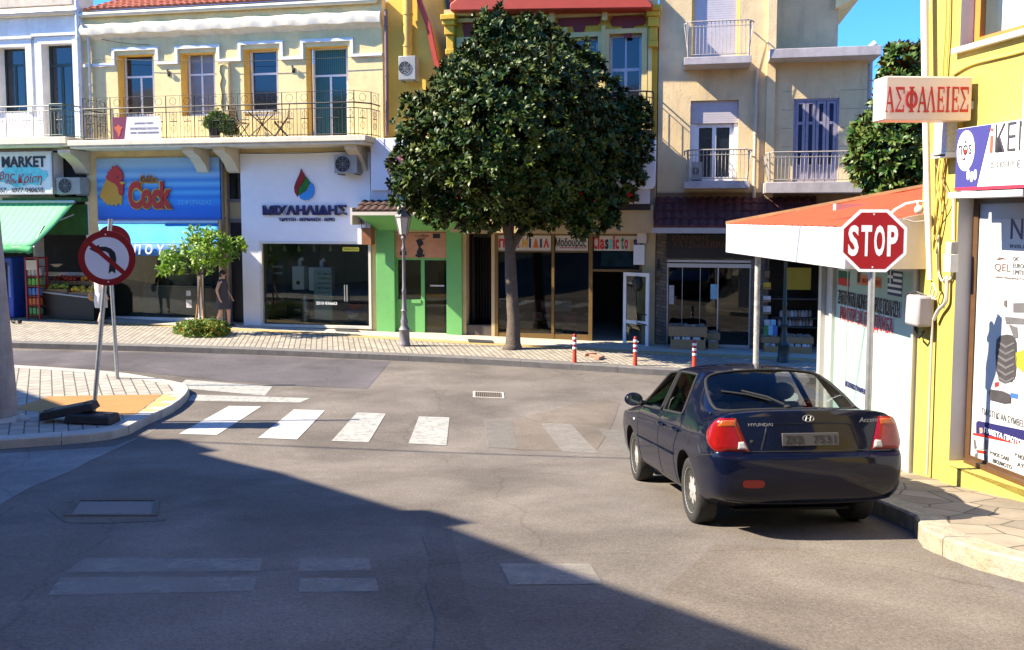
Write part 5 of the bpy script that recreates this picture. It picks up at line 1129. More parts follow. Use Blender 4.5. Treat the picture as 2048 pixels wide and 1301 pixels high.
# wooden produce stands and goods
woodm = M('stand_wood', (.36,.21,.09), .7, .15, 5, .1)
def stand(label, x0, x1, y0, y1, d0, d1, slots=1):
    u0, u1, z0, z1 = F.rect(x0, y0, x1, y1, d1); z0 = gz(F, (u0+u1)/2, d1)-.004; st = thing('produce_stand', label, 'stand', tuple(F.P((u0+u1)/2, (d0+d1)/2, z0)), 'wooden produce stands of the grocery')
    hm = (z0+z1)/2
    mb = fb(F); mb.box(u0, u1, d0, d1, z0, hm-.03); mb.box(u0, u0+.03, d0, d1, hm-.03, hm+.04); mb.box(u1-.03, u1, d0, d1, hm-.03, hm+.04); mb.build('lower_box', woodm, st, bevel=.006)
    mb = fb(F); mb.box(u0-.06, u1+.04, d0, d1-.05, hm+.04, z1); mb.build('upper_box', woodm, st, bevel=.006)
    mb = fb(F)
    for k in range(26): mb.ball((random.uniform(u0, u1-.05), random.uniform(d0+.05, d1-.1), z1+.01), .055, n=6, m=4)
    o = mb.build('produce', M('produce', (.20,.16,.12), .8, .5, 9), st, smooth=True); o['kind'] = 'stuff'
    mb = fb(F)
    for k in range(8): mb.ball((random.uniform(u0+.05, u1-.05), d1-.06, hm-.01), .05, n=6, m=4)
    o = mb.build('produce', paleb, st, smooth=True); o['kind'] = 'stuff'; return st
stand('wide wooden stand heaped with dry goods at the grocery door', 1341, 1411, 655, 704, .25, .75)
stand('narrow brown stand just right of the wide one', 1416, 1437, 668, 702, .1, .45)
stand('low wooden counter with jars left of the dark lamp post', 1528, 1557, 676, 712, .05, .5)
stand('low wooden counter with jars right of the dark lamp post', 1575, 1624, 676, 714, .05, .5)
def jars(label, x0, x1, y, d, h, mats, n_, grp):
    for k in range(n_):
        px = x0+(x1-x0)*k/max(1, n_-1); u, z = F.at(px, y, d)
        m_ = mats[k % len(mats)]; mb = fb(F); r_ = .045; mb.lathe([(r_, 0), (r_, h*.75), (r_*.7, h*.82), (r_*.75, h), (.001, h)], (u, d, z), 8)
        tag(mb.build('jar', m_, smooth=True), label, 'jar', grp)
jm = [paleb, M('jar_grey', (.35,.36,.36), .3, .2), M('jar_tan', (.4,.3,.2), .4, .2)]
for lb, y, x0, x1, n_ in [('small jar on the lower jar shelf of the grocery window', 652, 1558, 1622, 10), ('small jar on the upper jar shelf of the grocery window', 634, 1562, 1620, 9)]: jars(lb, x0, x1, y, -.5, .16, jm, n_, lb.replace('small jar', 'jars'))
for y in (653.5, 635.5, 597): 
    u0, u1, z0, z1 = F.rect(1543, y, 1646, y+3, -.4); mb = fb(F); mb.box(u0, u1, -.75, -.36, z0, z1); mb.build('shelf', M('shelf_dark', (.06,.05,.045), .6, .2), t)
for y, c in ((568, None), (593, None), (617, None)):
    u0, u1, z0, z1 = F.rect(1526, y+9, 1542, y+11, .2); mb = fb(F); mb.box(u0, u1, .0, .24, z0, z1); mb.build('shelf', woodm, t)
def packs(label, x0, x1, y, d, h, w_, cols, grp):
    n_ = len(cols)
    for k, m_ in enumerate(cols):
        px = x0+(x1-x0)*(k+.5)/n_; u, z = F.at(px, y, d); mb = fb(F); mb.box(u-w_/2, u+w_/2, d-.08, d, z, z+h); tag(mb.build('packet', m_, bevel=.008), label, 'packet', grp)
yp = M('packet_yellow', (.50,.30,.02), .5, .3, 8); gp2 = M('packet_green', (.08,.28,.08), .5, .3, 8); bp_ = M('packet_blue', (.05,.16,.40), .5, .3, 8)
packs('yellow packet on the top shelf of the stone pier', 1527, 1541, 576, .18, .13, .1, [yp, yp], 'packets on the top pier shelf'); packs('pale packet on the middle shelf of the stone pier', 1527, 1541, 601, .18, .10, .07, [paleb, paleb, sw], 'packets on the middle pier shelf'); packs('pale packet on the lowest shelf of the stone pier', 1527, 1541, 625, .18, .15, .1, [paleb, sw], 'packets on the lowest pier shelf')
packs('bright packet standing on the low wooden counter', 1528, 1554, 673, .35, .26, .12, [gp2, skyb, bp_], 'bright packets on the wooden counter'); packs('white and blue packet stacked behind the bright ones', 1528, 1552, 656, .2, .2, .13, [paleb, skyb], 'packets behind the bright ones')
t3 = thing('chiller_cabinet', 'pale chilled display cabinet inside the grocery window', 'cabinet', tuple(F.P(cu(1380, -1), -1, gz(F, 13))))
q = F.rect(1338, 612, 1425, 690, -.9); mb = fb(F); mb.box(q[0], q[1], -1.6, -.9, gz(F, 13)-.2, q[2]+.4); mb.build('body', M('chiller', (.25,.27,.24), .4, .2, 4), t3, bevel=.02); mb = fb(F); mb.prism([(q[0], q[2]+.4), (q[1], q[2]+.4), (q[1], q[3]), (q[0], q[3])], -.95, -.94); mb.build('glass_front', glass_s, t3)

# ================================================================ red roofed estate office
O = Fr(4.52, 9.7, -87.7)
t = thing('estate_office', 'small office with orange red roof, white fascia and green glass front', 'building', (4.5, 11, ground_z(4.4, 11)+.15))
uf, un = O.at(1452, 470, .93)[0], O.at(1690, 500, .93)[0]
wf_, wn = O.at(1634, 600, 0)[0], O.at(1850, 600, 0)[0]+.25
zft, zfb = O.at(1570, 452, .93)[1], O.at(1570, 519, .93)[1]-.02
fasc = M('white_fascia', (.52,.51,.52), .5, .04, 2, stain=.15, stain_col=(.5,.45,.38))
mb = MB(O.P); mb.prism([(uf, zfb), (un, zfb), (un, zft), (uf, zft)], .85, .93); mb.build('fascia', fasc, t, bevel=.008)
mb = MB(O.P); v = [(un-.004, .85, zfb), (un-.004, -.3, zfb), (un-.004, -2.5, zfb+.2), (un-.004, -2.5, zft+.62), (un-.004, .85, zft)]; v2 = [(un-.08, d, z) for _, d, z in v]
a = [mb.p(*q) for q in v]; b_ = [mb.p(*q) for q in v2]; mb.fi(a); mb.fi(b_[::-1])
for k in range(5): mb.fi([a[k], b_[k], b_[(k+1) % 5], a[(k+1) % 5]])
mb.build('fascia', M('shaded_fascia', (.72,.60,.44), .6, .06, 3, stain=.2), t)  # end face in shade: the shade is put into the beige colour
mb = MB(O.P); mb.box(uf+.02, un-.09, -.0, .84, zfb+.03, zfb+.06); mb.build('soffit', M('soffit_white', (.7,.68,.62), .7, .05), t)
orr = M('orange_roof', (.62,.058,.012), .8, .14, 5, .3, 18, stain=.3, stain_col=(.42,.08,.03))
mb = MB(O.P); NU, ND = 40, 24; rows = []
for j in range(ND+1):
    s_ = j/ND; rows.append([mb.p(uf+.08+(un-uf-.1)*k/NU, .9-3.5*s_, zft-.005+.64*s_+.012*math.sin(k*1.3)*math.sin(j*.9)+(.02 if k % 2 else 0)) for k in range(NU+1)])
for A, B in zip(rows, rows[1:]):
    for k in range(NU): mb.fi([A[k], A[k+1], B[k+1], B[k]])
mb.build('roof', orr, t, smooth='all')
mb = MB(O.P); mb.tube([(uf+.02, .93, zft+.0), (uf+.05, -2.6, zft+.66)], .05, 6); mb.build('roof_edge', M('edge_wood', (.30,.17,.07), .7, .2, 6), t)
zb0 = ground_z(4.4, 12.4)-.1; zmid = lambda u: ground_z(*O.P(u, 0, 0)[:2])+.15
film = M('green_film', (.40,.54,.48), .35, .05, 1.2, spec=.5)
wh = M('office_white', (.50,.49,.48), .6, .06, 3, stain=.2, stain_col=(.5,.46,.38))
ug0 = O.at(1664, 600, 0)[0]; ug1 = O.at(1838, 600, 0)[0]
mb = MB(O.P)
mb.box(wf_, wn, -.2, -.02, zb0-.2, zft); mb.box(wf_, wn, -2.6, -2.4, zb0, zft+.4); mb.box(wf_, wf_+.1, -2.4, -.2, zb0, zft+.3); mb.build('wall', wh, t)
mb = MB(O.P)
for px, w_ in ((1638, .1), (1660, .1)): u = O.at(px, 650, .05)[0]; mb.box(u-w_/2, u+w_/2, -.02, .05, zb0, zfb+.03)
u = O.at(1690, 650, .03)[0]; mb.box(u-.012, u+.012, -.0, .012, zb0, zfb+.03)
mb.box(ug1, ug1+.05, -.02, .08, zb0, zfb+.03); mb.box(ug0, ug1, -.02, .04, zfb-.06, zfb+.03); mb.build('frame', alu, t)
mb = MB(O.P); mb.prism([(ug0-.05, zb0), (ug1, zmid(ug1)+.05), (ug1, zfb-.06), (ug0-.05, zfb-.06)], -.02, .0); mb.build('window', film, t)
mb = MB(O.P); ul = O.at(1838, 700, 0)[0]; mb.prism([(ug0, zmid(ug0)+.0), (ul, zmid(ul)-.1), (ul, zmid(ul)+.32), (ug0, zmid(ug0)+.32)], .0, .03); mb.build('plinth', wh, t)
def flag(label, x0, x1, y0, y1, stripes, cross=False):
    u0, u1, z0, z1 = O.rect(x0, y0, x1, y1, .01); ft = thing('flag_sticker', label, 'flag', tuple(O.P((u0+u1)/2, .0, z0)))
    n_ = len(stripes)
    for k, m_ in enumerate(stripes): mb = MB(O.P); mb.box(u0, u1, .003, .007, z1-(z1-z0)*(k+1)/n_, z1-(z1-z0)*k/n_-.0005); mb.build('stripe', m_, ft)
    if cross:
        h = (z1-z0)*5/9; w_ = h*.8; mb = MB(O.P); mb.box(u0, u0+w_, .0072, .009, z1-h, z1); c_ = mb.build('canton', stripes[0], ft)
        mb = MB(O.P); mb.box(u0+w_*.4, u0+w_*.6, .0092, .011, z1-h, z1); mb.box(u0, u0+w_*.4, .0092, .011, z1-h*.6, z1-h*.4); mb.box(u0+w_*.6, u0+w_, .0092, .011, z1-h*.6, z1-h*.4); mb.build('cross', stripes[1], c_)
flag('Bulgarian white green red flag sticker on the office glass', 1676, 1698, 527, 572, [whitel, M('flag_green', (.01,.10,.05), .5, 0), redp])
fbl = M('flag_blue', (.01,.025,.10), .5, 0); flag('Greek blue and white flag sticker on the office glass', 1775, 1803, 541, 592, [fbl, whitel]*4+[fbl], True)
def outlined(s_, rc, m_, par):
    q = O.rect(*rc, .01); text(s_, 'letter_rim', whitel, par, O, q[0]-.008, q[1]+.008, q[2]-.012, q[3]+.012, .004, .004, .055); text(s_, 'lettering', m_, par, O, *q, .009, .004, .02)
def slope_text(s_, x0, x1, z0, z1, m_, rim=True):
    u0, u1 = O.at(x0, 600, .01)[0], O.at(x1, 600, .01)[0]
    if rim: text(s_, 'letter_rim', whitel, t, O, u0-.01, u1+.01, z0-.018, z1+.018, .004, .004, .07)
    text(s_, 'lettering', m_, t, O, u0, u1, z0, z1, .009, .004, .02)
zz = O.at(1735, 606, 0)[1]; slope_text('ΖΗΤΟΥΝΤΑΙ ΑΚΙΝΗΤΑ ΠΡΟΣ ΠΩΛΗΣΗ', 1676, 1800, zz-.095, zz+.095, blk)
zz = O.at(1735, 643, 0)[1]; slope_text('ИМОТИ ЗА ПРОДАЖБА', 1681, 1788, zz-.115, zz+.115, M('crimson_letter', (.40,.012,.03), .45, 0))
zz = O.at(1735, 558, 0)[1]; u0, u1 = O.at(1713, 600, 0)[0], O.at(1762, 600, 0)[0]
mb = MB(O.P); mb.box(u0, u1, .002, .005, zz-.09, zz+.04); mb.box(u0, u0+.13, .002, .005, zz+.0405, zz+.10); mb.build('logo_panel', M('orange_panel', (.62,.22,.08), .5, 0), t); text('1', 'lettering', blk, t, O, u0+.03, u0+.10, zz-.06, zz+.08, .006, .004, .04); text('REAL ESTATE', 'lettering', redl, t, O, u0+.17, u1-.02, zz-.06, zz+.0, .006, .004, .03)
text('ΜΕΣΙΤΙΚΟ ΓΡΑΦΕΙΟ', 'lettering', navy, t, O, O.at(1690, 770, 0)[0], O.at(1733, 780, 0)[0], O.at(1712, 782, 0)[1], O.at(1712, 770, 0)[1], .004, .004, .04)
mt = thing('meter_box', 'lilac grey utility box on the office glass at its near end', 'box', tuple(O.P(ug1, .05, 2.2)))
q = O.rect(1806, 590, 1835, 652, .22); mb = MB(O.P); mb.box(q[0], q[1], .03, .22, q[2], q[3]); mb.build('casing', M('box_lilac', (.34,.31,.33), .5, .08, 4), mt, bevel=.03)
mb = MB(O.P); um = (q[0]+q[1])/2; mb.tube([(um-.08, .12, q[2]), (um-.06, .12, q[2]-.1), (um+.02, .12, q[2]-.13), (um+.08, .1, q[2]-.05)], .014, 6); mb.build('cable', black, mt); mb = MB(O.P); mb.tube([(um-.1, .2, q[3]), (um, .15, q[3]+.03), (um+.1, .1, q[3])], .012, 5); mb.build('handle', black, mt)
hk = thing('cable_bracket', 'curved white cable arm with a round insulator above the office roof edge', 'bracket', tuple(O.P(un, .2, 3.4)))
Ou = lambda px, py, d: O.at(px, py, d)
mb = MB(O.P); pts = []
for px, py in [(1772, 438), (1790, 420), (1812, 408), (1838, 403), (1856, 406)]:
    r_ = ray(px, py); y_ = 9.5; s_ = y_/r_.y; pts.append((r_.x*s_, y_, CAMZ+r_.z*s_))
mb.T = None; mb.tube(pts, .016, 6); mb.build('arm', white_m, hk, smooth=True)
mb = MB(); r_ = ray(1838, 420); s_ = 9.42/r_.y; c_ = (r_.x*s_, 9.42, CAMZ+r_.z*s_); mb.ball(c_, .05); mb.tube([(c_[0], c_[1], c_[2]), (c_[0], c_[1]+.05, c_[2]+.09)], .012, 5); mb.tube([(c_[0]-.16, 9.42, c_[2]-.10), (c_[0]-.05, 9.42, c_[2]-.13), (c_[0]+.06, 9.42, c_[2]-.12), (c_[0]+.14, 9.45, c_[2]-.04)], .008, 5); mb.build('insulator', M('insulator', (.55,.48,.40), .4, .1), hk, smooth=True)
# ================================================================ yellow house on the right
Y = Fr(4.50, 9.5, -80.2)
ty = thing('yellow_house', 'sunlit yellow corner house with grey shop window and wooden upstairs window', 'building', (4.6, 8.5, ground_z(4.6, 8.5)+.15))
yel = M('bright_yellow_plaster', (.46,.355,.075), .85, .12, 1.3, .3, 22, stain=.5, stain_col=(.36,.24,.05))
Z = lambda px, py, d=0: Y.at(px, py, d)
y0, y1 = -.10, 9.5
uo = Z(1908, 650)[0]; zot = Z(1960, 392)[1]; zob = Z(1908, 926)[1]
uw0 = Z(1921, 60)[0]; zwb = Z(1921, 97)[1]
hS = (uo, 6.5, zob, zot); hW = (uw0, uw0+2.0, zwb, zwb+1.7)
gyz = lambda u: ground_z(*Y.P(u, 0, 0)[:2])+.15
mb = MB(Y.P); mb.holed(y0, y1, -.3, 9.5, [hS, hW], 0, .28); mb.box(y0, y0+.28, -6, -.28, -.3, 9.5); mb.box(y0, y1, -6.2, -6, -.3, 9.5); mb.box(y0, y1, -6, 0.25, 9.5, 9.7); mb.build('wall', yel, ty)
mb = MB(Y.P); mb.prism([(uo-.0, gyz(uo)-.2), (6.6, gyz(6.6)-.3), (6.6, zob+.02), (uo, zob+.0)], .003, .10); mb.build('plinth', yel, ty, bevel=.012)
mb = MB(Y.P); gj = M('grey_jamb', (.52,.50,.50), .6, .06, 2)
mb.face([(uo+.003, .0, zob), (uo+.003, 0, zot), (uo+.003, -.275, zot), (uo+.003, -.275, zob)]); mb.build('jamb', gj, ty)
br_ = M('bronze_dark_frame', (.09,.045,.02), .45, .15, 6)
mb = MB(Y.P); ub0 = uo+.0; frame_bars(mb, ub0+.01, 6.4, zob+.005, zot-.005, -.24, -.17, .07); mb.box(ub0+.09, 6.3, -.17, -.1, zob+.004, zob+.05); mb.build('window_frame', br_, ty)
# printed window poster
pt = thing('window_poster', 'white window poster with a monster truck and Greek text in the yellow house', 'poster', tuple(Y.P(uo+.6, -.18, zob+.5)))
pw = M('poster_white', (.47,.48,.49), .5, .03, 2)
pu0, pz1 = uo+.085, Z(1965, 438, -.18)[1]
mb = MB(Y.P); mb.box(pu0, 6.3, -.2, -.185, zob+.05, pz1-.0); mb.build('sheet', pw, pt)
mb = MB(Y.P); mb.box(pu0, 6.3, -.2, -.187, pz1+.001, zot-.075); mb.build('grey_band', M('poster_grey', (.36,.37,.42), .5, .06, 2), pt)
def pp(px, py): return Y.at(px, py, -.18)
def ppol(nm, m_, pts, d=-.184, th=.003):
    mb = MB(Y.P); mb.prism([pp(*q) for q in pts], d, d+th); return mb.build(nm, m_, pt)
ppol('skyline', pw, [(1963, 441), (1973, 442), (1973, 458), (1987, 458), (1987, 445), (2006, 447), (2006, 470), (2012, 474), (2060, 484), (2060, 500), (1963, 470)], -.1868)
def ptext(s_, x0, y0_, x1, y1_, m_, bold=.0, d=-.1835, shear=0):
    a, zt_ = pp(x0, y0_); b_, _ = pp(x1, y0_); _, zb_ = pp(x0, y1_); return text(s_, 'lettering', m_, pt, Y, a, b_, zb_, zt_, d, .003, bold, shear)
gryl = M('grey_lettering', (.05,.045,.05), .5, 0); brn = M('brown_lettering', (.13,.07,.05), .5, 0)
ptext('NOS', 2022, 437, 2100, 479, navy, 0); ptext('INSURANCE', 2020, 489, 2095, 496, gryl, 0)
ptext('QEL', 1989, 527, 2021, 544, brn, .0); ppol('swoosh', brn, [(1992, 521), (1998, 515), (2006, 516), (2012, 519), (2004, 519), (1997, 520)])
for k, s_ in enumerate(['QIC', 'EUROPE', 'LIMITED']): ptext(s_, 2026, 514+k*13, (2038, 2055, 2053)[k], 523+k*13, gryl)
ptext('Qatar Insurance Company', 1989, 551, 2070, 557, brn)
# monster truck
trk = M('truck_grey', (.11,.105,.11), .5, .2, 6); tyre_p = M('print_tyre', (.045,.04,.042), .6, .25, 12); trl = M('truck_light', (.33,.33,.36), .5, .1, 6); lime = M('lime_print', (.30,.30,.03), .5, .4, 14)
def gs(nm, m_, pts, d): ppol(nm, m_, pts, d)
gs('truck_cab', trl, [(2019, 606), (2024, 582), (2050, 574), (2100, 570), (2100, 660), (2048, 662), (2016, 648), (2012, 636)], -.1835)
gs('truck_window', M('print_glass', (.52,.58,.64), .4, .1), [(2024, 602), (2028, 588), (2052, 581), (2080, 579), (2080, 604)], -.1805)
gs('truck_grille', trk, [(2027, 607), (2070, 606), (2070, 626), (2027, 625)], -.1805); gs('truck_bumper', trk, [(2010, 634), (2070, 640), (2070, 650), (2012, 648)], -.1805); gs('truck_mirror', trk, [(2008, 603), (2014, 600), (2014, 616), (2008, 612)], -.1805)
gs('truck_axle', trk, [(2018, 650), (2034, 655), (2036, 676), (2028, 676)], -.1805)
gs('truck_tyre', tyre_p, [(1993, 680), (2000, 672), (2014, 669), (2028, 672), (2033, 686), (2034, 720), (2031, 752), (2024, 764), (2010, 768), (1998, 762), (1992, 740), (1991, 706)], -.1825)
for k in range(6):
    yb = 682+k*14; gs('tyre_tread', trk, [(1996, yb), (2012, yb+10), (2029, yb+2), (2029, yb+6), (2012, yb+15), (1996, yb+4)], -.1795)
gs('engine', lime, [(2031, 706), (2048, 700), (2060, 712), (2060, 742), (2044, 744), (2032, 732)], -.1825)
gs('chassis', trl, [(1990, 762), (1997, 758), (2040, 770), (2060, 752), (2060, 806), (2040, 806), (1990, 778)], -.1828); gs('chassis_spring', redl, [(1990, 766), (1998, 764), (1998, 772), (1990, 775)], -.179); gs('chassis_spring', M('blue_print', (.04,.12,.5), .5, 0), [(2022, 786), (2036, 789), (2036, 798), (2022, 795)], -.179)
gs('lower_tyre', tyre_p, [(1978, 784), (1982, 779), (2006, 783), (2022, 790), (2022, 806), (2008, 807), (1981, 800)], -.178)
ptext('ΓΙΑ ΟΤΙ ΚΙ ΑΝ ΣΥΜΒΕΙ...', 1964, 816, 2052, 829, gryl, .0)
gs('banner_stripe', navy, [(1952, 846), (1956, 842), (2100, 872), (2100, 898), (1952, 868)], -.1835); gs('banner_line', redp, [(1946, 866), (2100, 897), (2100, 902), (1946, 870)], -.182)
ptext('ΠΑΚΕΤΑ ΠΡΩΤΟΒΟΥΛΙΑΣ', 1969, 855, 2090, 866, whitel, .03, -.181)
ptext('NOS CARE', 1985, 903, 2019, 911, gryl, .02); ptext('BIKE/MOTO', 1985, 917, 2024, 925, gryl, .02); ptext('NOS CARE', 2036, 908, 2072, 917, gryl, .02); ptext('AYTO', 2034, 924, 2062, 933, gryl, .02)
for pts in ([(1980, 902), (1984, 905), (1980, 908)], [(2030, 906), (2034, 909), (2030, 912)]): gs('bullet', gryl, pts, -.1835)
skin_p = M('print_skin', (.45,.25,.16), .6, 0)   # small printed figure with raised arms
for nm, m_, pts in [('figure_head', skin_p, [(1959, 856), (1965, 856), (1966, 866), (1960, 868)]), ('figure_body', trl, [(1955, 874), (1970, 876), (1970, 900), (1956, 898)]), ('figure_arm', trk, [(1947, 880), (1950, 879), (1953, 896), (1949, 898)]), ('figure_arm', trk, [(1971, 880), (1975, 882), (1974, 900), (1970, 898)]), ('figure_leg', trk, [(1950, 908), (1955, 906), (1954, 922), (1949, 920)]), ('figure_leg', trk, [(1968, 908), (1972, 910), (1974, 928), (1969, 926)]), ('figure_seat', redp, [(1953, 900), (1973, 903), (1972, 908), (1954, 905)])]: gs(nm, m_, pts, -.181)
# upstairs wooden window
wdm = M('window_wood', (.50,.20,.04), .5, .15, 5)
mb = MB(Y.P); mb.face([(hW[0]+.003, 0, hW[2]), (hW[0]+.003, 0, hW[3]), (hW[0]+.003, -.27, hW[3]), (hW[0]+.003, -.27, hW[2])]); mb.build('reveal', gj, ty)
mb = MB(Y.P); frame_bars(mb, hW[0]+.01, hW[1], hW[2]+.02, hW[3], -.25, -.15, .08, (.5,)); w_ = mb.build('window', wdm, ty)
mb = MB(Y.P); mb.box(hW[0]+.05, hW[1]-.05, -.22, -.21, hW[2]+.05, hW[3]-.05); mb.build('pane', M('pane_dark_grey', (.05,.06,.06), .1, .2, 3, spec=.7), w_)
mb = MB(Y.P); mb.box(hW[0]+.34, hW[1]*.5+hW[0]*.5-.06, -.208, -.2, hW[2]+.10, hW[3]-.08); mb.build('curtain', M('lace_curtain', (.55,.58,.60), .7, .05, 9), w_)
mb = MB(Y.P); mb.box(hW[0]-.04, hW[1]+.06, -.2, .07, hW[2]-.05, hW[2]); mb.build('sill', M('marble_sill', (.70,.67,.62), .5, .06, 5), ty)
# big lightbox sign
st = thing('shop_sign', 'white and purple lightbox sign with oval badge on the yellow house', 'sign', tuple(Y.P(Z(1980, 310)[0], .3, 3.5)))
su0, sz1 = Y.at(1915, 258, .38); sz0 = Y.at(1915, 382, .38)[1]; su1 = 6.3
mb = MB(Y.P); mb.box(su0, su1, .003, .38, sz0, sz1); mb.build('casing', M('casing_white', (.80,.79,.76), .5, .04), st, bevel=.008)
def sp(px, py): return Y.at(px, py, .38)
def spol(nm, m_, pts, d=.383, th=.003): mb = MB(Y.P); mb.prism([sp(*q) for q in pts], d, d+th); return mb.build(nm, m_, st)
purp = M('purple_print', (.05,.045,.20), .4, 0)
mb = MB(Y.P); ux = sp(1984, 240)[0]; ux2 = sp(1954, 372)[0]; mb.prism([(su0+.0, sz0+.03), (ux2, sz0+.03), (ux, sz1-.005), (su0+.0, sz1-.005)], .383, .386); mb.build('purple_field', purp, st)
mb = MB(Y.P); mb.box(su0, su1, .382, .390, sz0-.0, sz0+.03); mb.build('red_line', M('sign_red', (.55,.03,.06), .4, 0), st)
c_ = sp(1933, 302); rz = (sp(1933, 262)[1]-sp(1933, 343)[1])/2; ru = (sp(1951, 302)[0]-sp(1916, 302)[0])/2
mb = MB(Y.P); mb.prism([(c_[0]+ru*math.cos(a*.2618), c_[1]+rz*math.sin(a*.2618)) for a in range(24)], .387, .390); mb.build('oval_badge', whitel, st)
def stext(s_, x0, y0_, x1, y1_, m_, bold=0, d=.391):
    a, zt_ = sp(x0, y0_); b_, _ = sp(x1, y0_); _, zb_ = sp(x0, y1_); return text(s_, 'lettering', m_, st, Y, a, b_, zb_, zt_, d, .003, bold)
stext('nôs', 1920, 283, 1946, 311, gryl, .0, .392); stext('ΝΕΤ', 1927, 316, 1938, 322, gryl, .0, .392)
mb = MB(Y.P); q = sp(1933, 305); mb.prism([(q[0]+.02*math.cos(a*.5236), q[1]+.03*math.sin(a*.5236)) for a in range(12)], .392, .395); mb.build('red_dot', redp, st)
for x, y_ in ((1938, 350), (1945, 354), (1952, 350)): mb = MB(Y.P); q = sp(x, y_); mb.prism([(q[0]+.022*math.cos(a*.5236), q[1]+.05*math.sin(a*.5236)) for a in range(12)], .387, .390); mb.build('droplet', whitel, st)
ora = M('orange_letter2', (.60,.10,.05), .4, 0)
stext('i', 1982, 257, 1988, 306, ora, -.015, .385); stext('ΚΕΝ', 1993, 249, 2062, 305, gryl, -.012, .385); stext('2510 835 819', 1982, 325, 2028, 336, gryl, -.01, .385); stext('Ε.', 2036, 321, 2046, 335, gryl, -.01, .385)
mb = MB(Y.P); q0 = Y.at(2039, 343, .5); mb.box(q0[0], q0[0]+1.2, .25, .5, q0[1], q0[1]+1.3); o = mb.build('sign_panel', M('bluish_white', (.70,.74,.78), .4, .03), None, bevel=.01); tag(o, 'blank bluish white box cut off by the right edge of the photo', 'box')
mb = MB(Y.P); mb.box(su0-.08, su0+.9, .06, .4, sz0-.07, sz0-.012); mb.build('light_trough', fasc, st)
mb = MB(Y.P); mb.box(su0-.22, su0-.004, .003, .15, sz0-.02, sz0+.28); mb.build('end_box', fasc, st); 
# projecting insurance sign
E = Fr(0, 0, 4)
r0 = ray(1771, 196); s_ = 8.72/r0.y; E.o = Vector((r0.x*s_, 8.72, 0))
pt2 = thing('projecting_sign', 'lightbox tinted peach for shade with red Greek capitals sticking out from the yellow house', 'sign', (E.o.x+.4, 8.8, 4.5))
ew = E.at(1944, 196)[0]; ez0, ez1 = E.at(1850, 241)[1], E.at(1850, 153)[1]
mb = MB(E.P); mb.box(0, ew, -.24, 0, ez0, ez1); mb.build('casing', M('lightbox_shade_peach', (.80,.62,.50), .45, .03, 3), pt2, bevel=.012)  # peach tint stands for the shade on the sign face
mb = MB(E.P); mb.box(-.008, -.0, -.23, -.01, ez0+.01, ez1-.01); mb.build('sunlit_end', whitel, pt2)  # left end coloured white as the sunlit side
mb = MB(E.P); mb.box(ew, ew+.05, -.15, -.1, ez0+.18, ez0+.24); mb.box(ew-.02, ew+.16, -.16, -.06, ez0+.12, ez0+.2); mb.build('bracket', alu, pt2)
# serif capitals drawn as strokes: unit box 1 wide 1 high
GLY = {'Α': ([(.08,0,.46,1,.10), (.46,1,.92,0,.22), (.26,.36,.72,.36,.10)], [(0,.24), (.66,1.0)]), 'Σ': ([(.05,.97,.58,.5,.20), (.58,.5,.05,.03,.12), (.02,.94,.95,.94,.12), (.02,.06,.95,.06,.12), (.93,.72,.93,.97,.07), (.93,.03,.93,.30,.07)], []),
       'Φ': ([(.5,0,.5,1,.24)], [(.3,.7)]), 'Λ': ([(.08,0,.46,1,.10), (.46,1,.90,0,.22)], [(0,.24), (.66,1.0)]), 'Ε': ([(.22,0,.22,1,.24), (.05,.955,.9,.955,.09), (.05,.045,.95,.045,.09), (.3,.5,.7,.5,.09), (.90,.74,.90,.98,.07), (.92,.02,.92,.28,.07), (.7,.38,.7,.62,.07)], []), 'Ι': ([(.5,0,.5,1,.46)], [(.1,.9)])}
EM = M('sign_red_letter', (.50,.015,.02), .4, 0)
def glyph(ch, u0, u1, z0, z1):
    w_, h = u1-u0, z1-z0; mb = MB(E.P); k_ = 0
    S_, feet = GLY[ch]
    for i, (x0, ya, x1, yb, t_) in enumerate(S_):
        a, b_ = Vector((u0+x0*w_, z0+ya*h)), Vector((u0+x1*w_, z0+yb*h)); hw = t_*w_/2
        if abs(a.y-b_.y) < 1e-4: n_ = Vector((0, t_*h/2*.9))
        else: n_ = Vector((hw, 0))
        dd = .004+.0006*i
        mb.prism([tuple(a+n_), tuple(a-n_), tuple(b_-n_), tuple(b_+n_)], .001, dd)
    for x0, x1 in feet:
        mb.prism([(u0+x0*w_, z0), (u0+x1*w_, z0), (u0+x1*w_, z0+.06*h), (u0+x0*w_, z0+.06*h)], .001, .0085)
        if ch in 'ΙΦ': mb.prism([(u0+x0*w_, z1-.06*h), (u0+x1*w_, z1-.06*h), (u0+x1*w_, z1), (u0+x0*w_, z1)], .001, .0085)
    if ch == 'Φ':
        uc, zc_ = u0+w_*.5, z0+h*.5
        for k in range(20):
            a0, a1 = k*.31416, (k+1)*.31416; f = lambda a, q: (uc+w_*.5*q*math.cos(a), zc_+h*.34*(q+.05)*math.sin(a))
            mb.prism([f(a0, .62), f(a0, 1), f(a1, 1), f(a1, .62)], .001, .0095)
    mb.build('lettering', EM, pt2)
for ch, x0, x1 in [('Α', 1771, 1788), ('Σ', 1791, 1809), ('Φ', 1811, 1835), ('Α', 1836, 1854), ('Λ', 1854, 1871), ('Ε', 1874, 1889), ('Ι', 1891, 1900), ('Ε', 1903, 1918), ('Σ', 1920, 1937)]:
    glyph(ch, E.at(x0, 200)[0], E.at(x1, 200)[0], E.at(x0, 225)[1], E.at(x0, 174)[1])
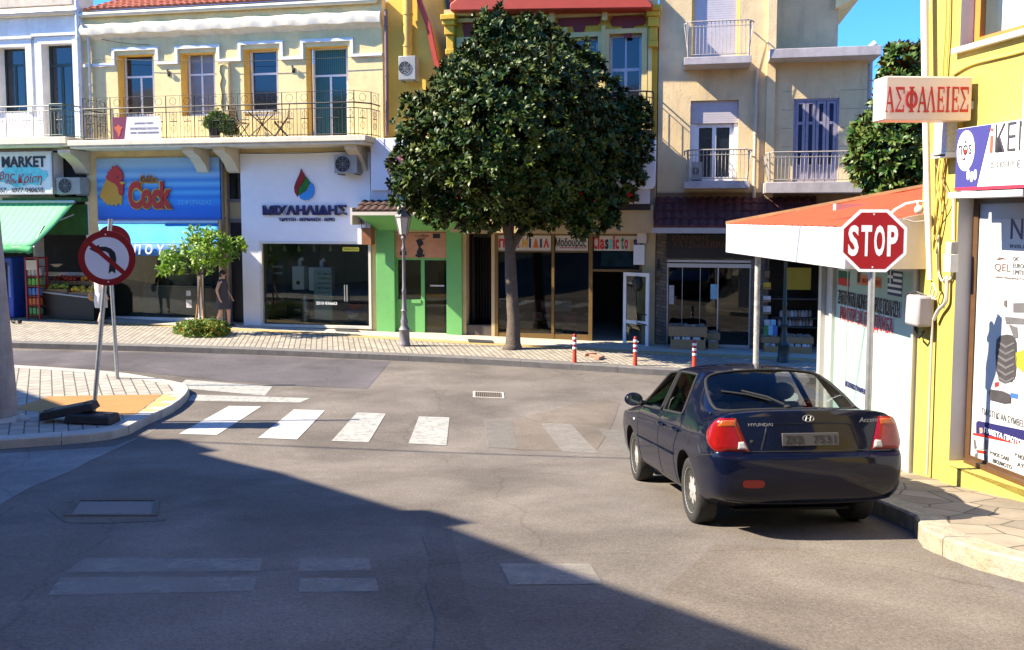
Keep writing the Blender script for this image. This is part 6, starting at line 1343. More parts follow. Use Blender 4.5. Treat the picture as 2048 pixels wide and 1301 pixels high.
# pipes, cables and boxes on the yellow corner
def Yp(px, py, d): u, z = Y.at(px, py, d); return (u, d, z)
wp = M('conduit_white', (.72,.68,.60), .5, .08, 5); cy_ = M('cable_yellow', (.62,.44,.10), .6, .1, 6); cg_ = M('cable_grey', (.40,.37,.33), .6, .1, 6)
pl = thing('service_pole', 'tall thin white conduit pole on the corner of the yellow house', 'pole', tuple(Y.P(-.04, .1, .6)))
mb = MB(Y.P); mb.tube([Yp(1860, 560, .12), Yp(1855, 400, .12), Yp(1851, 200, .12), Yp(1849, 0, .12), Yp(1848, -150, .12)], [.028, .034, .036, .04, .04], 10); mb.build('pole', wp, pl, smooth=True)
def cable(label, pts, r, m_, n_=6, cat='cable'):
    mb = MB(Y.P); P_ = [Vector(Yp(*q)) for q in pts]; out = []
    for k in range(len(P_)-1):
        p0, p1, p2, p3 = P_[max(0, k-1)], P_[k], P_[k+1], P_[min(len(P_)-1, k+2)]
        for i in range(5): q = i/5; out.append(tuple(.5*((2*p1)+(-p0+p2)*q+(2*p0-5*p1+4*p2-p3)*q*q+(-p0+3*p1-3*p2+p3)*q**3)))
    mb.tube(out+[tuple(P_[-1])], r, n_); tag(mb.build('cable', m_, smooth=True), label, cat, 'cables on the yellow corner')
cable('yellow cable running down left of the purple sign', [(1893, -40, .03), (1890, 60, .03), (1885, 150, .03), (1884, 330, .04), (1880, 420, .04), (1866, 500, .04)], .012, cy_)
cable('second yellow cable beside the white conduit pole', [(1899, -40, .03), (1897, 70, .03), (1892, 150, .03), (1889, 300, .04), (1874, 400, .05), (1869, 470, .04)], .012, cy_)
cable('dark thin cable crossing the yellow cables', [(1872, 330, .05), (1884, 360, .05), (1896, 400, .05), (1876, 440, .05)], .007, M('cable_dark', (.2,.12,.04), .6, 0))
cable('yellow cable curving from the window towards the sign', [(2070, 95, .02), (2030, 107, .02), (1985, 118, .02), (1940, 130, .02), (1905, 150, .02)], .014, cy_)
cable('yellow loop cable hanging in front of the corner', [(1880, 320, .06), (1874, 370, .06), (1882, 420, .06), (1872, 480, .06)], .010, cy_)
cable('pale vertical conduit dropping from sign to electric box', [(1907, 392, .03), (1906, 480, .03)], .012, wp)
cable('grey conduit elbow under the electric box', [(1894, 555, .05), (1893, 590, .05), (1890, 606, .05), (1876, 622, .06), (1868, 640, .06)], .020, cg_)
cable('thin conduit bent right of the electric box', [(1906, 500, .03), (1904, 545, .03), (1898, 560, .04), (1894, 552, .05)], .010, wp)
cable('thin conduit bent left of the electric box', [(1877, 470, .03), (1876, 535, .03), (1884, 562, .04), (1893, 552, .05)], .010, wp)
cable('thin grey pipe running down to the pavement at the corner', [(1865, 640, .05), (1862, 720, .05), (1858, 840, .05), (1854, 950, .05)], .013, cg_)
cable('coiled spare cable at the foot of the white conduit pole', [(1862, 562, .1), (1870, 575, .1), (1864, 598, .1), (1874, 590, .1), (1866, 570, .1), (1860, 590, .1), (1872, 600, .1)], .008, cg_)
eb = thing('electric_box', 'small grey electric box with conduits on the yellow corner', 'box', tuple(Y.P(.4, .05, 2.6)))
q = Y.rect(1886, 508, 1900, 545, .1); mb = MB(Y.P); mb.box(q[0], q[1], .003, .10, q[2], q[3]); mb.build('box', wp, eb, bevel=.008); q = Y.rect(1890, 484, 1902, 508, .09); mb = MB(Y.P); mb.box(q[0], q[1], .003, .09, q[2]+.004, q[3]); mb.build('fuse_cover', cg_, eb, bevel=.006)
mbx = thing('vent_box', 'speckled grey ventilation box under the insurance sign', 'box', tuple(Y.P(.3, .1, 4)))
q = Y.rect(1867, 243, 1893, 316, .18); mb = MB(Y.P); mb.box(q[0], q[1], .003, .18, q[2]+.04, q[3]); mb.build('casing', M('speckled_grey', (.55,.53,.50), .7, .35, 60), mbx, bevel=.008); mb = MB(Y.P); frame_bars(mb, q[0]-.01, q[1]+.01, q[2], q[2]+.05, .01, .19, .012); mb.build('lower_rim', white_m, mbx)
mb = MB(Y.P); q = Y.rect(1893, 243, 1912, 315, .08); mb.box(q[0]+.01, q[1], .003, .06, q[2], q[3]); o = mb.build('cover_plate', M('ochre_plate', (.55,.30,.03), .6, .1), mbx)
# ================================================================ street furniture
def up_from(px, py, h=0): return G(px, py, h)
def at_depth(px, py, y):
    r = ray(px, py); s_ = y/r.y; return Vector((r.x*s_, y, CAMZ+r.z*s_))
signred = M('sign_red_face', (.27,.004,.008), .4, .05, 4); signw = M('sign_white_face', (.72,.70,.74), .4, .05, 4); signk = M('sign_black_face', (.012,.012,.02), .4, 0); signb_ = M('sign_back', (.35,.35,.36), .5, .1, 6, metal=.5)
def disc(fr, uc, zc_, r_, d0, d1, n_=40): return [(uc+r_*math.cos(6.28318*a/n_), zc_+r_*math.sin(6.28318*a/n_)) for a in range(n_)]
# stop sign
s = at_depth(1740, 700, 8.6); gz_ = ground_z(s.x, s.y)+.15
st = thing('stop_sign', 'red octagonal STOP sign on a steel pole by the dark blue car', 'traffic sign', (s.x, s.y, gz_))
S = Fr(s.x, s.y, -12)
mb = MB(); top = at_depth(1747, 425, 8.6); mb.tube([(s.x, s.y, gz_-.1), (top.x, s.y, top.z)], .032, 12); mb.build('pole', steel, st, smooth=True)
c = at_depth(1746.5, 482, 8.55); uc = (c-S.o).dot(S.u); r8 = 62.5/1750*8.55/math.cos(R(22.5))
oc = lambda k: [(uc+r8*k*math.cos(R(22.5+45*a)), c.z+r8*k*math.sin(R(22.5+45*a))) for a in range(8)]
mb = fb(S); mb.prism(oc(1), .045, .055); sp_ = mb.build('sign_plate', signw, st)
mb = fb(S); mb.prism(oc(.90), .0551, .0565); mb.build('red_face', signred, sp_)
for a in (-1, 1): mb = fb(S); mb.prism(disc(S, uc, c.z+a*r8*.78, .008, 0, 0, 8), .0566, .059); mb.build('bolt', signw, sp_)
hw, hh = 49/1750*8.55, 31/1750*8.55
for k, ch in enumerate('STOP'): a = uc-hw+k*hw*2/4+.008; text(ch, 'lettering', signw, sp_, S, a, a+hw*2/4-.022, c.z-hh, c.z+hh, .0568, .0015, .035)
mb = fb(S)
for dz in (-.15, .15): mb.box(uc-.06, uc+.06, -.04, .045, c.z+dz-.02, c.z+dz+.02)
mb.build('clamp', steel, st)
# no left turn sign on a leaning pole
b0 = up_from(187, 829, .13); Y0 = b0.y
st = thing('no_left_turn_sign', 'round no left turn sign on a leaning pole with black rubber base', 'traffic sign', tuple(b0))
S = Fr(b0.x, b0.y, 6)
tp = at_depth(221, 441, Y0+.1); mb = MB(); mb.tube([tuple(b0), tuple(tp)], .034, 12); mb.tube([tuple(tp), tuple(tp+Vector((0, 0, .02)))], .036, 12); mb.build('pole', steel, st, smooth=True)
c = at_depth(213, 517, Y0-.05); uc = (c-S.o).dot(S.u); rr_ = 55/1750*Y0
mb = fb(S); mb.prism(disc(S, uc, c.z, rr_, 0, 0), .05, .062); pl_ = mb.build('sign_plate', signred, st)
mb = fb(S); mb.prism(disc(S, uc, c.z, rr_*.77, 0, 0), .0622, .0635); mb.build('white_field', signw, pl_)
q = lambda x, y: (uc+(x-213)/1750*Y0, c.z-(y-517)/1750*Y0)
mb = fb(S)   # arrow: shaft up, bend, arrow head to the left
ar = [(215,548),(218,525),(219,515),(216,507),(210,503),(200,503),(197,508),(179,498),(199,490),(199,494),(212,494),(222,498),(229,506),(231,517),(228,548),(222,543)]
mb.prism([q(x, y) for x, y in ar], .0637, .0650); mb.build('arrow', signk, pl_)
a0 = R(137); wv = .105*rr_*1.6
mb = fb(S); mb.strip([(uc+rr_*.82*math.cos(a0), c.z+rr_*.82*math.sin(a0)), (uc-rr_*.82*math.cos(a0), c.z-rr_*.82*math.sin(a0))], wv, .0652, .0665); mb.build('diagonal_bar', signred, pl_)
for a in (-1, 1): mb = fb(S); mb.prism(disc(S, uc-.01*a, c.z+a*rr_*.86, .012, 0, 0, 8), .062, .066); mb.build('bolt', signw, pl_)
rub = M('black_rubber', (.014,.014,.016), .6, .35, 12, .2, 30)
def block(cx_, cy_, z, L_, w_, h, rz, tilt, par):
    bm = bmesh.new(); bmesh.ops.create_cube(bm, size=1); bmesh.ops.scale(bm, vec=(L_, w_, h), verts=bm.verts)
    for v in bm.verts:
        if v.co.z > 0: v.co.x *= .93; v.co.y *= .85
    M_ = Matrix.Translation(Vector((cx_, cy_, z))-Vector(par['_o']))@Matrix.Rotation(R(rz), 4, 'Z')@Matrix.Rotation(R(tilt), 4, 'Y')
    bmesh.ops.transform(bm, matrix=M_, verts=bm.verts); me = bpy.data.meshes.new('base_block'); bm.to_mesh(me); bm.free(); me.materials.append(rub)
    o = bpy.data.objects.new('base_block', me); COL.objects.link(o); o.parent = par; bv = o.modifiers.new('bevel', 'BEVEL'); bv.width = .025; bv.segments = 2
    mb = MB(Matrix.Translation(Vector(par['_o'])).__matmul__(M_).__matmul__ and (lambda x, y, z: Vector(par['_o'])+(M_@Vector((x, y, z)))))
    for s_ in (-1, 1): mb.box(s_*L_*.36-.05, s_*L_*.36+.05, -w_*.2, w_*.2, h/2-.004, h/2+.012)
    mb.build('lifting_grip', black, o)
b1 = up_from(197, 845, .13); b2 = up_from(137, 845, .13)
block(b1.x-.08, b1.y-.02, b1.z+.075, .72, .36, .14, -3, 2, st); block(b2.x-.02, b2.y+.08, b2.z+.17, .80, .34, .13, 8, -10, st)
# second sign behind it
b0 = up_from(235, 758, .13); Y1 = b0.y
st = thing('round_traffic_sign', 'red round traffic sign on a steel pole mostly hidden behind another sign', 'traffic sign', tuple(b0)); S = Fr(b0.x, b0.y, 6)
tp = at_depth(217, 470, Y1); mb = MB(); mb.tube([tuple(b0), tuple(tp)], .034, 12); mb.build('pole', steel, st, smooth=True)
c = at_depth(226, 485, Y1-.05); uc = (c-S.o).dot(S.u); rr_ = 34/1750*Y1
mb = fb(S); mb.prism(disc(S, uc, c.z, rr_, 0, 0), .04, .052); pl_ = mb.build('sign_plate', signred, st); mb = fb(S); mb.box(uc-rr_*.7, uc+rr_*.7, .0525, .054, c.z-.06, c.z+.06); mb.build('white_bar', signw, pl_)
# grey steel pole at the corner
p = at_depth(1517, 455, 13.1); st = thing('steel_post', 'plain mottled grey steel post standing before the white roof fascia', 'post', (p.x, 13.1, ground_z(p.x, 13.1)+.14))
mb = MB(); mb.tube([(p.x, 13.1, ground_z(p.x, 13.1)-.05), (p.x, 13.1, p.z)], .042, 12); mb.build('pole', M('mottled_zinc', (.40,.38,.36), .6, .4, 16, .1, metal=.3), st, smooth=True); mb = MB(); mb.tube([(p.x, 13.1, p.z), (p.x, 13.1, p.z+.02)], .045, 12); mb.build('cap', steel, st)
mb = MB(); q_ = ground_z(p.x, 13.1)+.15; mb.tube([(p.x, 13.1, q_), (p.x, 13.1, q_+.03)], .09, 12); mb.build('base_plate', steel, st)
# utility pole at the left edge, cut short to keep its shadow small
b0 = up_from(4, 838, .13); up_ = thing('cut_pole', 'thick weathered concrete utility pole at the left edge, cut short against its shadow', 'post', tuple(b0))
mb = MB(); mb.tube([(b0.x-.02, b0.y, b0.z-.1), (b0.x-.13, b0.y, b0.z+3.25)], [.25, .195], 20); mb.build('pole', M('pole_concrete', (.34,.30,.27), .85, .22, 4, .3, 30, stain=.7, stain_col=(.12,.09,.08)), up_, smooth=True)
mb = MB(); mb.tube([(b0.x, b0.y, b0.z-.02), (b0.x, b0.y, b0.z+.05)], [.36, .27], 14); mb.ball((b0.x+.33, b0.y-.05, b0.z), .12, .1, .05); mb.build('footing', concrete, up_); mb = MB(); mb.tube([(b0.x-.13, b0.y, b0.z+3.25), (b0.x-.132, b0.y, b0.z+3.31), (b0.x-.133, b0.y, b0.z+3.36)], [.215, .215, .12], 20); mb.build('cap', concrete, up_)  # cap added to finish the shortened pole
# overhead cable whose thin shadow crosses the road
def lift(p, z): return Vector(p)-sdir*((z-p[2])/-sdir.z)
ca, cb_ = lift(G(320, 881), 8.2), lift(G(1250, 917), 8.2); d_ = (cb_-ca).normalized()
mb = MB(); mb.tube([tuple(ca-d_*6), tuple(cb_+d_*10)], .022, 6); tag(mb.build('overhead_cable', black), 'overhead cable above the frame casting a thin shadow line across the road', 'cable')
# lamp posts
def lamp_post(label, px, py, pt_, mat, gl_, y_=None):
    b0 = up_from(px, py, .14) if y_ is None else at_depth(px, py, y_)
    if y_: b0.z = ground_z(b0.x, b0.y)+.14
    Hh = (py-pt_)/1750*b0.y if y_ is None else 3.45; k = Hh/3.45
    t = thing('street_lamp', label, 'street lamp', tuple(b0), 'classical street lamps on the far pavement')
    pr = [(.135,0),(.135,.06),(.12,.08),(.115,.38),(.13,.40),(.10,.44),(.07,.52),(.085,.60),(.06,.68),(.055,.82),(.075,.86),(.05,.90),(.042,1.3),(.052,1.33),(.052,1.36),(.038,1.4),(.034,2.3),(.05,2.33),(.05,2.36),(.03,2.40),(.028,2.55),(.06,2.60),(.05,2.66),(.02,2.70)]
    mb = MB(); mb.lathe([(r_*1.1, z*k) for r_, z in pr], tuple(b0), 14); mb.build('pole', mat, t, smooth=True)
    def sq(pr_, nm, m_):
        mb = MB(); rings = [[mb.p(b0.x+r_*k*math.cos(a*1.0472+.3), b0.y+r_*k*math.sin(a*1.0472+.3), b0.z+z*k) for a in range(6)] for r_, z in pr_]
        for A, B in zip(rings, rings[1:]):
            for j in range(6): mb.fi([A[j], A[(j+1) % 6], B[(j+1) % 6], B[j]])
        mb.fi(rings[0][::-1]); mb.fi(rings[-1]); return mb.build(nm, m_, t)
    sq([(.10, 2.70), (.185, 3.10)], 'lantern', gl_); sq([(.20, 3.10), (.205, 3.13), (.12, 3.26), (.06, 3.30), (.07, 3.34), (.03, 3.40), (.001, 3.47)], 'lantern_roof', mat)
    mb = MB()
    for a in range(6): an = a*1.0472+.3; mb.tube([(b0.x+.103*k*math.cos(an), b0.y+.103*k*math.sin(an), b0.z+2.69*k), (b0.x+.19*k*math.cos(an), b0.y+.19*k*math.sin(an), b0.z+3.11*k)], .011, 4)
    mb.build('lantern_frame', mat, t)
lgl = M('frosted_glass', (.50,.48,.42), .35, .06, 5)
lamp_post('grey classical street lamp with hexagonal lantern before the green shop', 809, 692, 405, M('lamp_grey', (.17,.155,.16), .5, .2, 8), lgl)
lamp_post('green street lamp darkened for shade half hidden behind the white fascia and grey post', 1567, 716, 500, M('lamp_shaded_green', (.012,.03,.028), .45, .2, 8), lgl, 20.0)  # dark tone stands for the shade this lamp is in
# bollards
orb = M('bollard_orange', (.62,.06,.02), .5, .08, 6); rfl = M('reflective_white', (.75,.75,.75), .35, 0)
def bollard_at(px, py, first=None, label=None):
    p = up_from(px, py)
    if first: return clone(first, tuple(p), label)
    t = thing('bollard', label, 'bollard', tuple(p), 'flexible bollards along the kerb')
    hB_ = .78; mb = MB(); x, y, z = p
    mb.lathe([(.10, 0), (.10, .025), (.055, .05), (.045, .3), (.043, .42)], (x, y, z), 14); mb.build('foot', orb, t, smooth=True)
    mb = MB(); mb.lathe([(.0425, .42), (.0425, hB_-.02), (.03, hB_)], (x, y, z), 14); mb.build('shaft', signred, t, smooth=True)
    for zz_ in (.44, .55, .66): mb = MB(); mb.lathe([(.0432, zz_), (.046, zz_+.005), (.046, zz_+.05), (.0432, zz_+.055)], (x, y, z), 14); mb.build('reflector_band', rfl, t, smooth=True)
    return t
bo = bollard_at(1149, 738, None, 'orange and red bollard standing in sun left of the shade')
bollard_at(1270, 744, bo, 'red bollard in shade before the open white shop door'); bollard_at(1388, 752, bo, 'red bollard whose top shows just above the blue car roof')
# drain grate, utility cover, bricks
def grate(label, name, pts, mat, h, n_=14):
    q = [Vector(G(x, y)) for x, y in pts]; c_ = sum(q, Vector())/4; t = thing(name, label, 'drain' if n_ else 'manhole', tuple(c_))
    ex = (q[1]-q[0]); ey = (q[3]-q[0]); P3 = lambda a, b_, z: q[0]+ex*a+ey*b_+Vector((0, 0, z)); mb = MB(P3)
    mb.box(-.08, 1.08, -.1, 0, .002, h); mb.box(-.08, 1.08, 1, 1.1, .002, h); mb.box(-.08, 0, 0, 1, .002, h); mb.box(1, 1.08, 0, 1, .002, h); mb.build('surround', concrete if n_ else asph4, t)
    mb = MB(P3); mb.box(0, 1, 0, 1, .003, .006); mb.build('pit', black if n_ else M('cast_iron', (.10,.095,.10), .6, .2, 12, .3, 40), t)
    mb = MB(P3)
    for k in range(n_): mb.box((k+.15)/n_, (k+.6)/n_, 0, 1, .006, h-.002)
    if n_: mb.build('bar', M('rusty_grate', (.20,.16,.13), .7, .2, 9), t)
grate('iron drain grate with bars in the middle of the junction', 'drain_grate', [(950,785),(1003,787),(1008,797),(950,795)], None, .014)
grate('shaded rectangular utility cover in the road at lower left', 'utility_cover', [(160,1004),(308,1004),(312,1031),(142,1031)], None, .016, 0)
bt = M('broken_brick', (.36,.20,.13), .85, .25, 8)
for k, (px, py, rz) in enumerate([(1180,712,25),(1192,716,-30),(1200,719,60)]):
    p = up_from(px, py, .14); mb = MB(); ca_, sa_ = math.cos(R(rz)), math.sin(R(rz)); mb.T = lambda x, y, z: Vector((p.x+x*ca_-y*sa_, p.y+x*sa_+y*ca_, p.z+z)); mb.box(-.16, .16, -.05, .05, 0, .07); tag(mb.build('brick', bt, bevel=.01), 'loose broken brick lying on the kerb edge right of the orange bollard', 'brick', 'loose bricks at the kerb')

# house on the left, outside the frame, that throws the big shadow
top_z = 9.0
edge = [lift(G(*q), top_z) for q in [(23, 782), (180, 838), (320, 882), (560, 944), (840, 1030), (1150, 1146), (1600, 1301)]]
e0 = edge[0]+(edge[0]-edge[1]).normalized()*1.2; e1 = edge[-1]+(edge[-1]-edge[-2]).normalized()*2.5
pl_ = [e0]+edge+[e1]; foot = [(p.x, p.y) for p in pl_]+[(e1.x-2, -12), (-26, -12), (e0.x-8, e0.y-3)]
lh = thing('corner_house', 'house left of the camera whose roofline shadow covers the road', 'building', (foot[3][0]-4, foot[3][1]-3, ground_z(foot[3][0], foot[3][1])))
mb = MB(lambda u, d, z: Vector((u, z, d))); mb.prism(foot, -.5, top_z-.4); mb.build('wall', beige_pl, lh)
mb = MB(lambda u, d, z: Vector((u, z, d))); mb.prism(foot, top_z-.395, top_z); mb.build('roof_slab', slab_m, lh)
def roof_box(px, py, px2, py2, h):
    a, b_ = lift(G(px, py), top_z+h), lift(G(px2, py2), top_z+h)
    mb = MB(); n_ = Vector((-.7, -.7, 0)); 
    bs = [a-Vector((0, 0, h+.1)), b_-Vector((0, 0, h+.1)), b_+n_-Vector((0, 0, h+.1)), a+n_-Vector((0, 0, h+.1))]; ts = [v+Vector((0, 0, h+.1)) for v in bs]
    i = [mb.p(*v) for v in bs+ts]
    for q in ((0,1,2,3),(7,6,5,4),(0,4,5,1),(1,5,6,2),(2,6,7,3),(3,7,4,0)): mb.fi([i[k] for k in q])
    mb.build('chimney', slab_m, lh)
roof_box(860, 1020, 952, 1046, .5); roof_box(360, 878, 440, 902, .4)

oh = thing('reflection_house', 'unseen house added behind the camera for the shop windows to reflect', 'building', (4, -11, ground_z(4, -11)))  # unseen houses added so the window panes reflect dark walls
for x0, x1, h_ in ((-7, 1.5, 11.5), (1.52, 8, 9.4), (8.02, 16, 12.2)):
    mb = MB(); hs_ = [(x0+.8+k*1.9, x0+1.8+k*1.9, z, z+1.6) for k in range(int((x1-x0-1)/1.9)) for z in (5.4, 8.6) if z+2 < h_]
    fr2 = Fr(0, -9, 180); mb.T = lambda u, d, z: Vector((u, -9-.0+d, z)); mb.holed(x0, x1, 1.5, h_, hs_, 0, .3); mb.box(x0, x1, -6, -.6, 1.5, h_-.1); mb.build('wall', beige_pl if x0 != 1.52 else white_pl, oh)

# ================================================================ trees and plants
def leaf_mat(name, c1, c2, back, rough=.35, spec=.5, trans=0):
    m = M(name, c1, rough, 0, spec=spec); n, l, b = nodes_of(m)
    at_ = n.new('ShaderNodeAttribute'); at_.attribute_name = 'tone'
    mx = n.new('ShaderNodeMix'); mx.data_type = 'RGBA'; mx.inputs['A'].default_value = (*c1, 1); mx.inputs['B'].default_value = (*c2, 1); l.new(at_.outputs['Fac'], mx.inputs['Factor'])
    ge = n.new('ShaderNodeNewGeometry'); m2 = n.new('ShaderNodeMix'); m2.data_type = 'RGBA'; m2.inputs['B'].default_value = (*back, 1); l.new(ge.outputs['Backfacing'], m2.inputs['Factor']); l.new(mx.outputs['Result'], m2.inputs['A']); l.new(m2.outputs['Result'], b.inputs['Base Color'])
    if trans:
        tr = n.new('ShaderNodeBsdfTranslucent'); l.new(m2.outputs['Result'], tr.inputs[0]); mh = n.new('ShaderNodeMixShader'); mh.inputs[0].default_value = trans; l.new(b.outputs[0], mh.inputs[1]); l.new(tr.outputs[0], mh.inputs[2]); l.new(mh.outputs[0], n['Material Output'].inputs[0])
    return m
def rnd_unit():
    while True:
        v = Vector((random.uniform(-1, 1), random.uniform(-1, 1), random.uniform(-1, 1)))
        if .05 < v.length < 1: return v.normalized()
def crown(parent, lobes, n_ros, per, length, width, mat, up=.35, inner=.2, name='crown', spread=.9, tone_pow=2.5, sprig=.2):
    off = Vector(parent['_o']); vs, fs, tone = [], [], []
    wts = [r_*r_ for _, r_ in lobes]
    for _ in range(n_ros):
        c_, r_ = random.choices(lobes, wts)[0]; d = rnd_unit()
        deep = random.random() < inner
        rr_ = r_*(random.uniform(.35, .85) if deep else random.choice((random.uniform(.86, 1.04), random.uniform(.88, 1.06), random.uniform(.9, 1.0+sprig)))); p = c_+d*rr_
        if not deep and any((p-c2).length < r2*.72 for c2, r2 in lobes if c2 is not c_): continue
        ax = (d+Vector((0, 0, up))+rnd_unit()*.45).normalized()
        sx_ = ax.orthogonal().normalized(); sy_ = ax.cross(sx_)
        n_ = random.randint(per-2, per+2); t0 = random.random()**tone_pow; ph = random.random()*6.28
        for k in range(n_):
            a = ph+k*2.4; el = random.uniform(.25, 1.0)*spread
            di = (ax*math.cos(el*1.25)+(sx_*math.cos(a)+sy_*math.sin(a))*math.sin(el*1.25)).normalized()
            side = di.cross(ax); 
            if side.length < .05: side = di.orthogonal()
            side = (side.normalized()+rnd_unit()*.25).normalized(); nn = side.cross(di)
            L_ = length*random.uniform(.7, 1.15); w_ = width*random.uniform(.75, 1.15); q0 = p+di*.02; dr = -.12*L_
            b_ = len(vs)
            for s_, wv_, dz in ((0, .10, 0), (.35, .9, .04), (.7, .85, .0), (1, .06, -.12)):
                m_ = q0+di*(L_*s_)+nn*(L_*dz)-off
                vs.append(tuple(m_+side*(w_*wv_/2)+nn*(w_*.10*wv_))); vs.append(tuple(m_-side*(w_*wv_/2)+nn*(w_*.10*wv_)))
            for s_ in range(3): fs.append((b_+2*s_, b_+2*s_+2, b_+2*s_+3, b_+2*s_+1)); tone.append(min(1, max(0, t0+random.uniform(-.12, .12))))
    me = bpy.data.meshes.new(name); me.from_pydata(vs, [], fs); me.materials.append(mat)
    at_ = me.attributes.new('tone', 'FLOAT', 'FACE'); at_.data.foreach_set('value', tone); me.polygons.foreach_set('use_smooth', [True]*len(fs))
    o = bpy.data.objects.new(name, me); COL.objects.link(o); o.parent = parent; return o
def branch(mb, a, b_, r0, r1, bend=.1, n_=5):
    a, b_ = Vector(a), Vector(b_); k = rnd_unit()*bend*(b_-a).length; pts = [tuple(a+(b_-a)*(i/n_)+k*math.sin(math.pi*i/n_)) for i in range(n_+1)]
    mb.tube(pts, [r0+(r1-r0)*i/n_ for i in range(n_+1)], 8)
bark = M('bark', (.095,.072,.055), .9, .3, 7, .6, 18, stain=.5, stain_col=(.05,.04,.03))
mag_leaf = leaf_mat('magnolia_leaf', (.010,.036,.004), (.080,.105,.010), (.050,.050,.010), .45, .26)
b0 = up_from(1026, 698, .14); YT = b0.y+.1
mt = thing('magnolia_tree', 'big dark glossy magnolia tree in front of the ochre house', 'tree', tuple(b0))
def lobe(px, py, r_, dy=0, yt=YT): return (at_depth(px, py, yt+dy), r_/1750*yt)
lob = [lobe(*q) for q in [(1040,255,160),(1040,250,125,-1.5),(1040,245,125,1.5),(988,92,44),(1075,102,44),(946,152,42),(1138,142,44),(893,216,46),(1192,208,50),(850,270,50),(1240,275,54),(842,355,54),(1222,350,58),(880,400,46),(960,395,60),(1050,385,66,.3),(1130,385,62,-.4),(1190,412,40,-.7),(910,290,72,-1),(1160,290,76,-1),(960,180,66,-1),(1110,180,66,-1),(1000,330,74,-1.6),(1090,320,70,-1.6),(985,52,30),(1062,62,26),(826,212,20),(1268,228,28),(806,318,24),(808,398,22),(892,160,18),(1182,128,20),(1165,448,20,-.8),(938,432,24,-.5),(1282,300,18),(1222,445,16,-.7)]]
crown(mt, lob, 11500, 9, .175, .07, mag_leaf, .45, .3, sprig=.30, tone_pow=1.7)
mb = MB(); tp = at_depth(1018, 470, YT)
tr_pts = [(b0.x+.0, b0.y, b0.z-.1), (b0.x, b0.y, b0.z+.15), tuple(at_depth(1027, 640, YT)), tuple(at_depth(1022, 560, YT)), tuple(at_depth(1020, 500, YT)), tuple(at_depth(1015, 430, YT)), tuple(at_depth(1020, 330, YT))]
mb.tube(tr_pts, [.27, .19, .155, .150, .13, .10, .06], 14); mb.ball((b0.x-.05, b0.y-.08, b0.z+.0), .22, .2, .16); mb.build('trunk', bark, mt, smooth=True)
for q, z in (((1078, 410), .10), ((1050, 445), .07), ((940, 380), .07), ((1150, 350), .06), ((1000, 250), .06), ((1090, 220), .05)):
    mb = MB(); branch(mb, at_depth(1020, 505 if q[0] != 940 else 460, YT), at_depth(*q, YT+random.uniform(-.5, .5)), z, .03, .06); mb.build('limb', bark, mt, smooth=True)
# young tree with stakes and flower bed
b0 = up_from(402, 668, .14); yt = b0.y
ylf = leaf_mat('young_leaf', (.13,.27,.018), (.26,.38,.03), (.17,.29,.05), .45, .4, .35)
t = thing('young_tree', 'young light green street tree held between two wooden stakes', 'tree', tuple(b0))
lob = [lobe(*q, yt=yt) for q in [(398,500,34,0),(352,520,26,0),(448,505,24,0),(425,480,20,0),(466,494,15,0),(388,476,18,0),(334,540,12,0),(405,528,20,.2),(410,510,26,-.4),(482,492,9,0),(322,540,8,0)]]
crown(t, lob, 300, 6, .145, .062, ylf, .1, .35, spread=1.3, tone_pow=1)
mb = MB(); mb.tube([tuple(b0-Vector((0, 0, .05))), tuple(at_depth(398, 600, yt)), tuple(at_depth(402, 540, yt)), tuple(at_depth(400, 490, yt))], [.022, .02, .016, .009], 8); mb.build('trunk', M('young_bark', (.26,.15,.07), .8, .2, 9), t, smooth=True)
for q in ((350, 525), (450, 508), (425, 480), (380, 482), (330, 543), (475, 492)): mb = MB(); branch(mb, at_depth(401, 550, yt), at_depth(*q, yt+random.uniform(-.2, .2)), .014, .005); mb.build('limb', bark, t, smooth=True)
stk = M('stake_wood', (.42,.20,.06), .75, .15, 8)
for px0, px1 in ((389, 401), (409, 402)):
    mb = MB(); a = at_depth(px0, 662, yt-.05); mb.tube([(a.x, a.y, b0.z), tuple(at_depth(px1, 553, yt-.06))], .022, 6); mb.build('stake', stk, t)
lp = leaf_mat('shrub_leaf', (.10,.20,.02), (.22,.26,.03), (.12,.2,.04), .5, .4, .3); of = leaf_mat('orange_flower', (.55,.18,.01), (.62,.30,.02), (.5,.18,.02), .6, .3, .2)
t = thing('flower_shrub', 'low round green shrub with orange flowers at the young tree foot', 'shrub', tuple(b0))
lob = [lobe(x, 664, r_, dy, yt) for x, r_, dy in ((372, 20, 0), (404, 22, .1), (436, 20, 0), (390, 22, -.45), (425, 22, -.4), (405, 20, .5), (380, 18, .4), (432, 18, .4))]
crown(t, lob, 1500, 7, .075, .035, lp, .8, .2, 'foliage', 1.2, 1)
crown(t, lob, 420, 4, .035, .03, of, 1.2, 0, 'flowers', 1.4, 1)
# magnolia behind the office
p = at_depth(1800, 640, 18.2); p.z = ground_z(p.x, p.y)
t = thing('magnolia_tree', 'second magnolia with rusty leaf undersides behind the red office roof', 'tree', tuple(p))
lob = [lobe(*q, yt=18.2) for q in [(1800,310,85,0),(1762,275,48,0),(1835,190,70,0),(1815,140,40,0),(1795,118,22,0),(1850,330,70,0),(1745,330,36,0),(1790,225,44,0),(1860,130,40,0),(1730,280,20,0),(1800,400,60,0),(1880,260,60,.5)]]
crown(t, lob, 2300, 9, .19, .075, leaf_mat('magnolia_leaf_rusty', (.035,.090,.014), (.100,.130,.020), (.17,.080,.020), .45, .3), .5, .25)
mb = MB(); mb.tube([(p.x, p.y, p.z-.1), (p.x, p.y, p.z+2), tuple(at_depth(1805, 330, 18.2))], [.2, .15, .05], 10); mb.build('trunk', bark, t, smooth=True)
